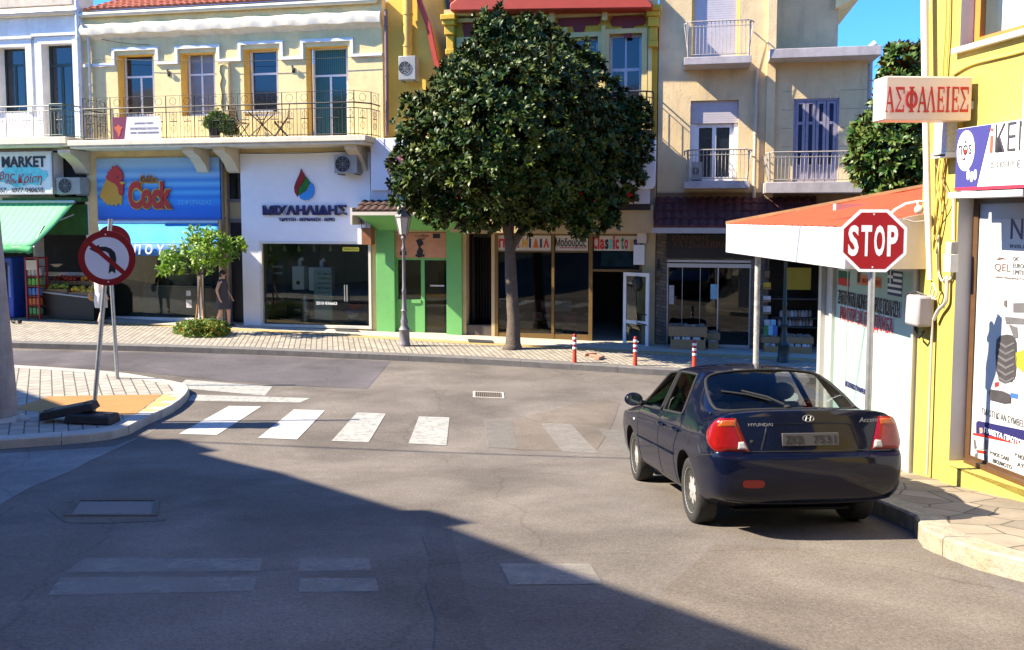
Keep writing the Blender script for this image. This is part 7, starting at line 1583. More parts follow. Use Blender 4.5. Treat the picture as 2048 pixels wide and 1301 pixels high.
# pot plants on the balcony
u = cu(437, .6, 262); zz = zb
t = thing('potted_plant', 'leafy green plant in a dark pot on the cream house balcony', 'plant', tuple(F.P(u, .62, zz)))
mb = fb(F); mb.T = None; c_ = F.P(u-.1, .62, zz); mb.lathe([(.12, 0), (.18, .34), (.19, .36), (.15, .36)], tuple(c_), 14); mb.build('pot', black, t, smooth=True)
lob = [(F.P(u+x, .62, zz+z), r_) for x, z, r_ in ((-.1, .5, .2), (.2, .42, .2), (.38, .25, .16), (.0, .62, .14), (-.25, .45, .12))]
crown(t, lob, 420, 6, .09, .05, lp, .4, .3, 'foliage', 1.2, 1)
c_ = F.P(u+.12, .5, zz); mb = MB(); 
for k in range(7): a = F.P(u+.05+.06*k, .5, zz+.3); b_ = F.P(u+.0+.09*k, .45, zz+.95+random.uniform(-.1, .35)); branch(mb, a, b_, .008, .004, .05)
mb.build('stem', bark, t)

# ================================================================ market goods
def put(px, py, d): u, z = F.at(px, py, d); return u, gz(F, u, d)
u0, u1 = cu(88, .4), cu(196, .4); g0 = gz(F, u0, .4)
t = thing('fruit_stand', 'black fronted sloping fruit stand before the market', 'stand', tuple(F.P((u0+u1)/2, .4, g0)))
mb = fb(F); mb.prism([(u0, g0), (u1, g0), (u1, g0+.62), (u0, g0+.78)], -.3, .75); mb.build('body', black, t); mb = fb(F); mb.tube([(u0, .77, g0+.79), (u1, .77, g0+.63)], .025, 6); mb.build('front_rail', alu, t)
fr_ = {'orange': M('orange_fruit', (.55,.20,.015), .5, .15, 9), 'green': M('green_fruit', (.20,.26,.03), .5, .2, 9), 'red': M('red_fruit', (.40,.04,.02), .45, .2, 9), 'yellow': M('yellow_fruit', (.55,.36,.03), .5, .15, 9)}
crm = M('crate_wood', (.22,.14,.07), .7, .2, 8)
for lb, f0, f1, d0, d1, zz_, m_ in [('crate of green fruit at the front left of the fruit stand', .02, .5, .35, .72, .74, 'green'), ('crate of yellow melons at the front right of the fruit stand', .52, .98, .35, .72, .66, 'yellow'), ('crate of red fruit at the back left of the fruit stand', .02, .5, -.1, .3, .95, 'red'), ('crate of oranges piled at the back right of the fruit stand', .52, .98, -.1, .3, .95, 'orange')]:
    a, b_ = u0+(u1-u0)*f0, u0+(u1-u0)*f1; z = g0+zz_; cr = thing('fruit_crate', lb, 'crate', tuple(F.P((a+b_)/2, (d0+d1)/2, z)), 'fruit crates on the market stand')
    mb = fb(F); mb.box(a, b_, d0, d1, z, z+.02); mb.box(a, b_, d1-.015, d1, z+.02, z+.12); mb.box(a, b_, d0, d0+.015, z+.02, z+.12); mb.box(a, a+.015, d0+.015, d1-.015, z+.02, z+.12); mb.box(b_-.015, b_, d0+.015, d1-.015, z+.02, z+.12); mb.build('crate', crm, cr)
    mb = fb(F); r_ = .075 if m_ in ('orange', 'yellow') else .045
    for k in range(34 if r_ > .06 else 60): mb.ball((random.uniform(a+r_, b_-r_), random.uniform(d0+r_, d1-r_), z+.08+random.random()*.16), r_*random.uniform(.85, 1.1), n=8, m=5)
    o = mb.build('fruit', fr_[m_], cr, smooth=True); o['kind'] = 'stuff'
    if zz_ > .9:
        mb = fb(F); mb.box(a+.05, b_-.05, d0+.05, d1-.02, g0+.1, z); mb.build('riser', black, cr)
u, g_ = put(76, 620, .8); t = thing('snack_rack', 'tall red wire rack of snack bags beside the fruit stand', 'rack', tuple(F.P(u, .8, g_)))
mb = fb(F)
for du in (-.2, .2):
    for dd in (.62, .98): mb.box(u+du-.02, u+du+.02, dd-.02, dd+.02, g_, g_+1.78)
mb.box(u-.2, u+.2, .62, .98, g_+1.74, g_+1.78)
for k in range(6): mb.box(u-.2, u+.2, .62, .98, g_+.1+k*.28, g_+.12+k*.28)
mb.build('frame', M('red_rack', (.28,.012,.015), .45, .1), t); mb = fb(F); mb.box(u-.18, u+.18, .985, .99, g_+1.42, g_+1.7); mb.build('header', sw, t)
for k, (nm, m_) in enumerate([('green', gp2), ('orange', M('packet_orange', (.50,.12,.02), .5, .3)), ('blue', bp_), ('bright green', M('packet_lime', (.12,.40,.06), .5, .3)), ('white', paleb)]):
    for j in range(3):
        mb = fb(F); x = u-.13+.13*j; mb.prism([(x-.055, g_+.13+k*.28), (x+.055, g_+.13+k*.28), (x+.05, g_+.34+k*.28), (x-.05, g_+.35+k*.28)], .8, .95); tag(mb.build('snack_bag', m_, bevel=.02), f'{nm} snack bag on the red wire rack by the fruit stand', 'snack bag', f'{nm} snack bags on the rack')
u, g_ = put(14, 612, .9); t = thing('drinks_cooler', 'tall blue drinks cooler half behind the concrete pole', 'cooler', tuple(F.P(u, .7, g_)))
mb = fb(F); mb.box(u-.45, u+.22, .3, .9, g_, g_+1.75); mb.build('cabinet', M('cooler_blue', (.015,.06,.40), .4, .1), t, bevel=.03); mb = fb(F); mb.box(u-.42, u+.05, .902, .915, g_+.3, g_+1.6); mb.build('door', glass_d, t); mb = fb(F); mb.box(u+.09, u+.15, .902, .91, g_+.6, g_+1.5); mb.build('side_stripe', M('stripe_blue', (.15,.25,.6), .4, 0), t)
u, g_ = put(46, 606, .2); mb = fb(F); mb.box(u-.25, u+.2, -.2, .2, g_, g_+1.1); tag(mb.build('carton_stack', M('carton_brown', (.20,.12,.06), .7, .2, 5), bevel=.01), 'tall brown cardboard carton behind the snack rack', 'carton')
u, z = F.at(102, 528, .5); t = thing('hanging_scale', 'pale hanging scale pan above the fruit stand', 'scale', tuple(F.P(u, .4, z)))
mb = fb(F); mb.T = None; c_ = F.P(u+.1, .4, z-.1); mb.lathe([(.05, 0), (.18, .09), (.17, .09)], tuple(c_), 12); mb.build('pan', sw, t, smooth=True); mb = MB()
for a in range(3): mb.tube([(c_.x+.17*math.cos(a*2.1), c_.y+.17*math.sin(a*2.1), c_.z+.09), (c_.x, c_.y, c_.z+.6)], .006, 4)
mb.build('chain', iron, t)
u, g_ = put(22, 633, 2.0); t = thing('hand_trolley', 'small folding hand trolley on the pavement by the concrete pole', 'trolley', tuple(F.P(u, 2, g_)))
mb = fb(F); mb.tube([(u, 2, g_+.08), (u-.05, 2.05, g_+.5), (u-.25, 2.05, g_+.62)], .014, 6); mb.tube([(u, 2, g_+.08), (u+.22, 2, g_+.06)], .014, 6); mb.build('frame', iron, t)
for du in (0, .2): mb = fb(F); mb.tube([(u+du, 1.9, g_+.06), (u+du, 1.94, g_+.06)], .06, 10); mb.build('wheel', black, t)

# ================================================================ people
skin_m = M('skin', (.74,.44,.31), .5, .06, 6); hair_m = M('dark_hair', (.02,.014,.012), .5, .2, 30)
def person(label, p, h, heading, J, dress, dmat, hairmat, shoe, extra=None, group=None):
    """J: joints in body units (height 1, facing +x, y left)"""
    t = thing('person', label, 'person', tuple(p), group); ca_, sa_ = math.cos(heading), math.sin(heading)
    W_ = lambda x, y, z: Vector((p[0]+(x*ca_-y*sa_)*h, p[1]+(x*sa_+y*ca_)*h, p[2]+z*h))
    names = list(J); vs = [W_(*J[k][:3])-Vector(p) for k in names]; ed = []
    L_ = [('pelvis','belly'),('belly','chest'),('chest','neck'),('neck','head'),('head','crown')]
    for s_ in 'lr': L_ += [('chest','sho'+s_),('sho'+s_,'elb'+s_),('elb'+s_,'wri'+s_),('wri'+s_,'pal'+s_),('pelvis','hip'+s_),('hip'+s_,'kne'+s_),('kne'+s_,'ank'+s_),('ank'+s_,'toe'+s_)]
    for a, b_ in L_: ed.append((names.index(a), names.index(b_)))
    rad = [J[k][3] for k in names]
    for s_ in 'lr':     # five fingers on each palm
        pa = Vector(J['pal'+s_][:3]); wr = Vector(J['wri'+s_][:3]); di = (pa-wr).normalized(); sd = Vector((1, 0, 0)); sd = (sd-di*sd.dot(di)).normalized()
        for k in range(5):
            o_ = (k-1.5)*.0065 if k < 4 else -.018
            a = pa+di*.010+sd*o_ if k < 4 else wr+(pa-wr)*.5+sd*(-.012); b_ = a+di*(.022, .026, .025, .019, .016)[k]+sd*(o_*.3 if k < 4 else -.008)
            c_ = b_+di*.014+Vector((.006, 0, 0)); i = len(vs); vs += [W_(*a)-Vector(p), W_(*b_)-Vector(p), W_(*c_)-Vector(p)]; rad += [.0048, .0042, .0036]; ed += [(names.index('pal'+s_), i), (i, i+1), (i+1, i+2)]
    me = bpy.data.meshes.new('body'); me.from_pydata([tuple(v) for v in vs], ed, []); o = bpy.data.objects.new('body', me); COL.objects.link(o); o.parent = t
    sk = o.modifiers.new('skin', 'SKIN'); sk.use_smooth_shade = True
    for k, v in enumerate(me.skin_vertices[0].data): v.radius = (rad[k]*h, rad[k]*h); v.use_root = (k == names.index('pelvis'))
    sb = o.modifiers.new('sub', 'SUBSURF'); sb.levels = 2; sb.render_levels = 2; bake(o); o.data.materials.clear(); o.data.materials.append(skin_m); o.data.polygons.foreach_set('use_smooth', [True]*len(o.data.polygons))
    hd = Vector(J['head'][:3])
    mb = MB(W_); mb.ball((hd.x+.048, hd.y, hd.z-.004), .010, .008, .014, 6, 5); mb.build('nose', skin_m, t, smooth=True)
    for s_ in (-1, 1):
        mb = MB(W_); mb.ball((hd.x+.040, hd.y+s_*.018, hd.z+.012), .005, .007, .004, 6, 4); mb.build('eye', black, t); mb = MB(W_); mb.ball((hd.x, hd.y+s_*.047, hd.z), .012, .005, .016, 6, 4); mb.build('ear', skin_m, t)
    mb = MB(W_); mb.ball((hd.x+.044, hd.y, hd.z-.026), .004, .013, .003, 6, 4); mb.build('mouth', redp, t)
    mb = MB(W_); mb.ball((hd.x-.012, hd.y, hd.z+.022), .054, .055, .056, 12, 8); mb.ball((hd.x-.034, hd.y, hd.z-.012), .036, .044, .045, 10, 6); mb.build('hair', hairmat, t, smooth=True)
    for nm, m_, rings in dress:
        mb = MB(W_); N = 18; rows = [[mb.p(cx_+rx*math.cos(6.28318*a/N), cy_+ry*math.sin(6.28318*a/N)*(1+.04*math.sin(a*2.1+z*30)), z) for a in range(N)] for z, cx_, cy_, rx, ry in rings]
        for A, B in zip(rows, rows[1:]):
            for k in range(N): mb.fi([A[k], A[(k+1) % N], B[(k+1) % N], B[k]])
        if nm != 'sleeve': mb.fi(rows[-1])
        mb.build(nm, m_, t, smooth='all')
    for s_ in 'lr':
        an, to = Vector(J['ank'+s_][:3]), Vector(J['toe'+s_][:3]); mb = MB(W_); mb.ball(((an.x+to.x)/2, an.y, min(an.z, to.z+.02)-.008), .062, .026, .022, 10, 6); mb.build('shoe', shoe, t, smooth=True)
    for s_ in 'lr':
        for nm, m_, rings in dress[:1]:
            a, b_ = Vector(J['sho'+s_][:3]), Vector(J['elb'+s_][:3]); mb = MB(W_); mb.tube([tuple(a+(a-b_)*.12), tuple(a+(b_-a)*.2), tuple(a+(b_-a)*.72)], [.03, .038, .036], 10, cap=False); mb.build('sleeve', m_, t, smooth=True)
    return t, W_
def joints(stride=.06, arm_f=.06):
    J = {'pelvis': (0,0,.52,.07), 'belly': (.0,0,.60,.065), 'chest': (.0,0,.72,.072), 'neck': (.008,0,.835,.028), 'head': (.014,0,.895,.045), 'crown': (.010,0,.95,.036)}
    for s_, y_, k in (('l', 1, 1), ('r', -1, -1)):
        J['sho'+s_] = (0, y_*.105, .785, .032); J['elb'+s_] = (-.02+k*arm_f*.5, y_*.135, .625, .024); J['wri'+s_] = (.045+k*arm_f, y_*.13, .50, .016); J['pal'+s_] = (.06+k*arm_f, y_*.128, .468, .015)
        J['hip'+s_] = (0, y_*.055, .49, .056); J['kne'+s_] = (.03+k*stride*.6, y_*.055, .275, .036); J['ank'+s_] = (k*stride*1.3-.02, y_*.05, .045 if k > 0 else .06, .021); J['toe'+s_] = (k*stride*1.3+.07, y_*.055, .015, .015)
    return J
dgr = M('dark_dress', (.075,.068,.085), .8, .25, 40)
dr = [('dress', dgr, [(.30,.0,0,.115,.125),(.38,.0,0,.105,.12),(.50,-.005,0,.095,.115),(.60,.0,0,.080,.095),(.70,.005,0,.088,.105),(.78,.0,0,.070,.105),(.815,.004,0,.040,.06)])]
pw_ = up_from(447, 653, .146)
person('woman with short dark hair in a dark dress walking past the entrance', tuple(pw_), 1.62, R(-6), joints(.075, .05), dr, dgr, hair_m, black)
wt = M('white_cotton', (.66,.62,.56), .8, .1, 20)
dr2 = [('top', wt, [(.50,.0,0,.088,.105),(.60,.0,0,.078,.09),(.70,.005,0,.085,.1),(.78,.0,0,.068,.1),(.815,.004,0,.04,.06)]), ('skirt', wt, [(.29,.01,0,.095,.112),(.40,.0,0,.098,.115),(.52,.0,0,.088,.105),(.54,.0,0,.08,.095)])]
p2_ = up_from(203, 650, .146)
t2_, W2 = person('woman in white seen behind the no left turn sign', tuple(p2_), 1.66, R(60), joints(.05, .03), dr2, wt, M('brown_hair', (.10,.05,.02), .5, .2, 30), M('sandal', (.3,.15,.08), .6))
bgp = thing('shoulder_bag', 'tan leather shoulder bag carried by the woman in white', 'bag', tuple(W2(-.02, .17, .5)))
tanl = M('tan_leather', (.50,.27,.09), .5, .12, 9)
mb = MB(W2); mb.ball((.0, .19, .47), .10, .045, .085, 14, 8); mb.build('pouch', tanl, bgp, smooth=True); mb = MB(W2); mb.tube([(-.08, .18, .50), (-.03, .13, .70), (.0, .10, .805), (.03, .12, .70), (.08, .18, .50)], .007, 6); mb.build('strap', tanl, bgp)
# ================================================================ dark blue saloon car
car = thing('parked_car', 'dark blue saloon car with red and amber tail lights parked by the kerb', 'car', (0, 0, 0))
fw_ = Vector((-.064, .998, 0)).normalized(); lf_ = Vector((-fw_.y, fw_.x, 0))
rl_ = G(1381, 1045); ra_ = Vector((rl_.x, rl_.y, 0))-lf_*.79
WB = 1.22
fa_ = ra_+fw_*2*WB; zr_, zf_c = ground_z(ra_.x, ra_.y), ground_z(fa_.x, fa_.y)
mid = (ra_+fa_)/2; mid.z = (zr_+zf_c)/2
car.location = mid; pitch_ = math.atan2(zf_c-zr_, 2*WB)
xf = Vector((fw_.x*math.cos(pitch_), fw_.y*math.cos(pitch_), math.sin(pitch_))); yl_ = lf_; zu = xf.cross(yl_)
car.rotation_euler = Matrix((xf, yl_, zu)).transposed().to_euler()
paintm = M('car_paint', (.0014,.0030,.013), .45, .06, 3, metal=.0, spec=.05, coat=.62)
n, l, b = nodes_of(paintm); b.inputs['Coat Roughness'].default_value = .05
ge = n.new('ShaderNodeNewGeometry'); mx = n.new('ShaderNodeMix'); mx.data_type = 'RGBA'; mx.inputs['B'].default_value = (.05,.05,.052,1); l.new(b.inputs['Base Color'].links[0].from_socket, mx.inputs['A']); l.new(ge.outputs['Backfacing'], mx.inputs['Factor']); l.new(mx.outputs['Result'], b.inputs['Base Color'])
cglass = glass('car_glass', (.86,.90,.89), .5, .015); well = M('wheel_well', (.006,.006,.006), .9, 0); trimk = M('car_trim_black', (.010,.010,.011), .85, .1, 20)
lowk = [('r1', .770, .235), ('r2', .815, .40), ('r3', .833, .57), ('q3', .836, .612), ('r4', .836, .645), ('q4', .824, .80)]
RB_ = {}
def station(xl, s_, x5, p5, x6, p6, x7, p7, x8, z8, xs=None):
    """half ring from bottom centre to top centre"""
    o = [(xl, 0, .19), (xl, .40*s_, .19), (xl, .62*s_, .20)]
    for i, (k, y, z) in enumerate(lowk): o.append((xl+(xs[i] if xs else 0), y*s_, z))
    o += [(x5, *p5), (x6, *p6), (x7, *p7), (x8, 0, z8)]; return o
rx = (.04, -.035, -.040, -.036, .040, .052)
ST = [
 station(-2.045, .905, -1.985, (.735,.915), -1.985, (.655,.968), -2.0, (.42,.985), -2.015, .99, rx),
 station(-1.93, .975, -1.92, (.758,.935), -1.90, (.665,.984), -1.90, (.42,1.0), -1.905, 1.006),
 station(-1.72, 1.0, -1.72, (.768,.945), -1.70, (.672,.985), -1.73, (.42,1.006), -1.75, 1.012),
 station(-1.60, 1.0, -1.62, (.770,.945), -1.56, (.660,.990), -1.62, (.42,1.012), -1.66, 1.018),
 station(-1.40, 1.0, -1.36, (.772,.945), -1.24, (.610,1.165), -1.30, (.40,1.205), -1.33, 1.225),
 station(-1.22, 1.0, -1.12, (.773,.945), -.96, (.565,1.295), -.99, (.38,1.338), -1.0, 1.355),
 station(-1.02, 1.0, -.985, (.774,.942), -.80, (.568,1.312), -.80, (.38,1.366), -.80, 1.382),
 station(-.60, 1.0, -.60, (.776,.935), -.50, (.574,1.322), -.50, (.39,1.378), -.50, 1.394),
 station(-.22, 1.0, -.24, (.778,.925), -.22, (.576,1.324), -.22, (.39,1.382), -.22, 1.398),
 station(-.14, 1.0, -.15, (.778,.923), -.15, (.576,1.324), -.15, (.39,1.382), -.15, 1.398),
 station(.40, 1.0, .42, (.780,.912), .16, (.572,1.306), .20, (.39,1.360), .22, 1.376),
 station(.80, 1.0, .74, (.782,.905), .27, (.566,1.288), .36, (.385,1.330), .40, 1.345),
 station(.90, 1.0, .86, (.780,.902), .38, (.565,1.262), .46, (.385,1.308), .50, 1.322),
 station(1.02, 1.0, 1.02, (.775,.895), .95, (.690,.945), 1.06, (.42,.975), 1.12, .985),
 station(1.22, 1.0, 1.22, (.765,.875), 1.18, (.680,.92), 1.22, (.42,.945), 1.26, .952),
 station(1.55, .995, 1.55, (.750,.83), 1.55, (.660,.872), 1.58, (.42,.895), 1.60, .902),
 station(1.90, .96, 1.90, (.700,.755), 1.92, (.610,.79), 1.96, (.40,.812), 1.98, .82),
 station(2.06, .86, 2.04, (.630,.70), 2.06, (.55,.735), 2.10, (.38,.755), 2.12, .76)]
for s_, dz in ((ST[0], .11), (ST[1], .09), (ST[2], .05)):
    for i in range(4): s_[i] = (s_[i][0], s_[i][1], s_[i][2]+dz)
    s_[4] = (s_[4][0], s_[4][1], s_[4][2]+dz*.35)
for s_, lo, hi in ((ST[0], .065, .060), (ST[1], .062, .052), (ST[2], .04, .03), (ST[3], .015, .008)):
    for i, k_ in ((5, .8), (6, 1), (7, 1), (8, .7)): s_[i] = (s_[i][0], s_[i][1], s_[i][2]+lo*k_)
    for i in (9, 10, 11, 12): s_[i] = (s_[i][0], s_[i][1], s_[i][2]+hi)
bm = bmesh.new(); rings = []; cr = bm.edges.layers.float.new('crease_edge'); cv = bm.verts.layers.float.new('crease_vert')
for s_ in ST:
    L_ = [bm.verts.new(q) for q in s_]; Rr = [L_[0]]+[bm.verts.new((q[0], -q[1], q[2])) for q in s_[1:-1]]+[L_[-1]]; rings.append((L_, Rr))
NR = len(ST[0]); iR = {'b8':0,'b7':1,'b6':2,'r1':3,'r2':4,'r3':5,'q3':6,'r4':7,'q4':8,'r5':9,'r6':10,'r7':11,'r8':12}
# region numbers: 0 paint, 1 rear glass, 2 windscreen, 3/4 rear door glass, 5/6 front door glass
def region(i, k, side):
    if 3 <= i <= 4 and k >= 10: return 1
    if i == 12 and k >= 10: return 2
    if k == 9 and 6 <= i <= 7: return 3+side
    if k == 9 and 9 <= i <= 10: return 5+side
    return 0
for i in range(len(ST)-1):
    for side in (0, 1):
        A, B = rings[i][side], rings[i+1][side]
        for k in range(NR-1):
            q = [A[k], A[k+1], B[k+1], B[k]]; f = bm.faces.new(q if side == 0 else q[::-1]); f.material_index = region(i, k, side); f.smooth = True
def cap(ring, bulge, sgn, front=False):
    L_, Rr = ring; s_ = [v.co.copy() for v in L_]; grid = []
    ysc = {10: s_[10].y, 11: s_[11].y, 12: 0}
    lev = []
    lev.append([L_[3], L_[2], L_[1], L_[0], Rr[1], Rr[2], Rr[3]])
    for k in range(4, 9):
        row = [L_[k]]
        for y_, bl in ((.62, .5), (.40, .8), (0, 1), (-.40, .8), (-.62, .5)): row.append(bm.verts.new((s_[k].x+sgn*bulge*bl, y_*s_[10].y/.655, s_[k].z)))
        row.append(Rr[k]); lev.append(row)
    lev.append([L_[9], L_[10], L_[11], L_[12], Rr[11], Rr[10], Rr[9]])
    for a, b_ in zip(lev, lev[1:]):
        for k in range(6): f = bm.faces.new([a[k], a[k+1], b_[k+1], b_[k]]); f.smooth = True
cap(rings[0], .055, -1); cap(rings[-1], .08, 1)
bmesh.ops.recalc_face_normals(bm, faces=bm.faces)
for i in (6, 8, 9, 11):
    for side in (0, 1):
        for k in (9, 10): rings[i][side][k][cv] = .75
for e in bm.edges:
    m_ = {f.material_index for f in e.link_faces}
    if len(m_) > 1: e[cr] = .92 if max(m_) > 2 else .72
    v0, v1 = e.verts; z0, z1 = v0.co.z, v1.co.z; x0, x1 = v0.co.x, v1.co.x
    if max(x0, x1) < -1.97 and abs(z0-z1) < .06 and (.66 < min(z0, z1) and max(z0, z1) < .73): e[cr] = .55     # bumper ledge
    if max(x0, x1) < -1.96 and min(z0, z1) > .94: e[cr] = .6                                                       # boot lip
me = bpy.data.meshes.new('body'); bm.to_mesh(me); bm.free()
bo_ = bpy.data.objects.new('hull', me); COL.objects.link(bo_)
for m_ in [paintm, cglass, cglass, cglass, cglass, cglass, cglass, well]: me.materials.append(m_)
ss = bo_.modifiers.new('sub', 'SUBSURF'); ss.levels = 3; ss.render_levels = 3; bake(bo_)
WR = .292
cyl = bmesh.new()
for x in (-WB, WB):
    for s_ in (-1, 1):
        bmesh.ops.create_cone(cyl, cap_ends=True, segments=48, radius1=.345, radius2=.345, depth=.50, matrix=Matrix.Translation((x, s_*.80, WR+.012))@Matrix.Rotation(R(90), 4, 'X'))
cm = bpy.data.meshes.new('cut'); cyl.to_mesh(cm); cyl.free(); cm.materials.append(well); co = bpy.data.objects.new('cut', cm); COL.objects.link(co)
bl = bo_.modifiers.new('arch', 'BOOLEAN'); bl.object = co; bl.operation = 'DIFFERENCE'; bl.solver = 'EXACT'; bl.material_mode = 'TRANSFER'; bake(bo_); bpy.data.objects.remove(co)
hull = bo_.data
bvh = BVHTree.FromPolygons([v.co.copy() for v in hull.vertices], [tuple(p.vertices) for p in hull.polygons])
def split_piece(name, regs, mats, parent):
    idx_ = [p for p in hull.polygons if p.material_index in regs]; mp_ = {}; vs = []; fs = []; mi = []
    for p in idx_:
        f = []
        for v in p.vertices:
            if v not in mp_: mp_[v] = len(vs); vs.append(tuple(hull.vertices[v].co))
            f.append(mp_[v])
        fs.append(f); mi.append(regs.index(p.material_index))
    m2 = bpy.data.meshes.new(name); m2.from_pydata(vs, [], fs)
    for m_ in mats: m2.materials.append(m_)
    m2.polygons.foreach_set('material_index', mi); m2.polygons.foreach_set('use_smooth', [True]*len(fs)); m2.set_sharp_from_angle(angle=R(38))
    o = bpy.data.objects.new(name, m2); COL.objects.link(o); o.parent = parent
    return o
mi_names = [m_.name for m_ in hull.materials]
body = split_piece('body', [0, mi_names.index('wheel_well') if 'wheel_well' in mi_names else 7], [paintm, well], car)
body['label'] = 'dark navy blue bodywork'
def seal(o, r_=.009, nm='window_seal'):
    bmx = bmesh.new(); bmx.from_mesh(o.data); ed = {}
    for e in bmx.edges:
        if e.is_boundary:
            for a, b_ in ((0, 1), (1, 0)): ed.setdefault(e.verts[a].index, []).append(e.verts[b_].index)
    bmx.verts.ensure_lookup_table()
    if not ed: return
    st_ = next(iter(ed)); loop = [st_]; prev = None
    while True:
        nx = [q for q in ed[loop[-1]] if q != prev]
        if not nx: break
        prev = loop[-1]
        if nx[0] == st_: break
        loop.append(nx[0])
        if len(loop) > 5000: break
    pts = [tuple(bmx.verts[i].co+bmx.verts[i].normal*.002) for i in loop]; bmx.free()
    mb = MB(); mb.tube(pts, r_, 6, closed=True); mb.build(nm, trimk, o, smooth=True)
for nm, rg, rr_ in (('rear_window', 1, .014), ('windscreen', 2, .012), ('side_window', 3, .013), ('side_window', 4, .013), ('side_window', 5, .013), ('side_window', 6, .013)):
    o = split_piece(nm, [rg], [cglass], car); seal(o, rr_)
bpy.data.objects.remove(bo_)
def hit_side(x, z, s_): 
    r_ = bvh.ray_cast(Vector((x, s_*2, z)), Vector((0, -s_, 0))); return r_[0], r_[1]
def hit_rear(y, z):
    r_ = bvh.ray_cast(Vector((-4, y, z)), Vector((1, 0, 0))); return r_[0], r_[1]
def hit_top(x, y):
    r_ = bvh.ray_cast(Vector((x, y, 3)), Vector((0, 0, -1))); return r_[0], r_[1]
def line_on(name, pts, hit, r_=.0045, m_=trimk, lift=.0, step=.04, n_=5):
    out = []
    for a, b_ in zip(pts, pts[1:]):
        k_ = max(1, int(math.dist(a, b_)/step))
        for k in range(k_): 
            q = hit(a[0]+(b_[0]-a[0])*k/k_, a[1]+(b_[1]-a[1])*k/k_)
            if q[0] is not None: out.append(tuple(q[0]+q[1]*lift))
    q = hit(*pts[-1]); 
    if q[0] is not None: out.append(tuple(q[0]+q[1]*lift))
    if len(out) > 1: mb = MB(); mb.tube(out, r_, n_); return mb.build(name, m_, car, smooth=True)
for s_ in (-1, 1):
    hs = lambda x, z, s_=s_: hit_side(x, z, s_)
    line_on('door_gap', [(-.20, .92), (-.185, .60), (-.19, .30)], hs)
    line_on('door_gap', [(-1.02, .935), (-1.02, .84), (-.86, .66), (-.80, .52), (-.80, .30)], hs)
    line_on('door_gap', [(.84, .89), (.80, .60), (.80, .30)], hs)
    line_on('door_gap', [(.80, .29), (-.80, .29)], hs)
    line_on('side_moulding', [(.85, .565), (.0, .565), (-.815, .565)], hs, .013, paintm, .002)
    line_on('bumper_gap', [(-1.56, .62), (-1.75, .67), (-1.99, .70)], hs, .004)
    line_on('body_crease', [(.9, .775), (0, .785), (-1.0, .80)], hs, .004, paintm, .001)
    for x in (-.30, -.93+.06):      # handles
        p, nn = hit_side(x-.02, .80, s_); mb = MB(); mb.tube([(p.x-.09, p.y+s_*.004, p.z), (p.x-.06, p.y+s_*.028, p.z), (p.x+.06, p.y+s_*.028, p.z+.004), (p.x+.09, p.y+s_*.004, p.z+.004)], .014, 8); mb.build('door_handle', paintm, car, smooth=True)
    # door mirror
    p, nn = hit_side(.70, .93, s_); mp0 = Vector((.66, s_*.86, .985)); mb = MB()
    mb.tube([(p.x, p.y-s_*.02, p.z), (.67, s_*.83, .95)], [.035, .03], 8); mi_ = mb.build('mirror', trimk, car, smooth=True)
    mb = MB(); mb.ball((.69, s_*.895, .985), .065, .105, .075, 14, 9)
    for i, v in enumerate(mb.v):
        if v[0] < .66: mb.v[i] = (.66, v[1], v[2])
    mb.build('mirror_housing', paintm, mi_, smooth=True)
    mb = MB(lambda u, d, z: Vector((.659-d, s_*.895+u, .985+z))); mb.prism([(.09*math.cos(a*.3927), .06*math.sin(a*.3927)) for a in range(16)], .0, .003); mb.build('mirror_glass', M('mirror_glass', (.6,.7,.7), .03, 0, metal=1), mi_)
# fuel flap (left), repeater
line_on('fuel_flap', [(-1.30+.17*math.cos(a*.5236)*.55, .83-.05+.08*math.sin(a*.5236)) for a in range(13)], lambda x, z: hit_side(x, z, 1), .003)
for s_ in (-1, 1): p, nn = hit_side(1.02, .74, s_); mb = MB(); mb.ball(tuple(p), .03, .008, .014, 10, 6); mb.build('repeater_lamp', signw, car, smooth=True)
# boot gaps on the rear face
hr = hit_rear
line_on('boot_gap', [(.63, 1.0), (.60, .97), (.545, .76), (.52, .725), (.0, .722), (-.52, .725), (-.545, .76), (-.60, .97), (-.63, 1.0)], hr)
line_on('bumper_groove', [(-.70, .33), (-.35, .30), (0, .295), (.35, .30), (.70, .33)], hr, .006)
line_on('plate_recess', [(.41, .735), (.37, .86), (.35, .925), (.31, .94), (0, .945), (-.31, .94), (-.35, .925), (-.37, .86), (-.41, .735)], hr, .006, paintm)
for y_ in (.50,):
    pts = []; p, nn = hit_rear(y_, .475); mb = MB(lambda u, d, z: Vector((hit_rear(u, z)[0].x-d, u, z)))
    pl = [(y_+.085*math.copysign(abs(math.cos(a*.3927))**.5, math.cos(a*.3927)), .475+.032*math.copysign(abs(math.sin(a*.3927))**.5, math.sin(a*.3927))) for a in range(16)]
    mb.prism(pl, -.01, .008); mb.build('fog_reflector', M('dark_red_lens', (.14,.008,.006), .2, .1, 9), car, smooth=False)
lens_r = M('red_lens', (.20,.004,.004), .15, .2, 25, spec=.4, coat=.3); lens_a = M('amber_lens', (.34,.07,.006), .15, .1, 25, coat=.3); lens_w = M('clear_lens', (.38,.37,.36), .12, .15, 30, coat=.6)
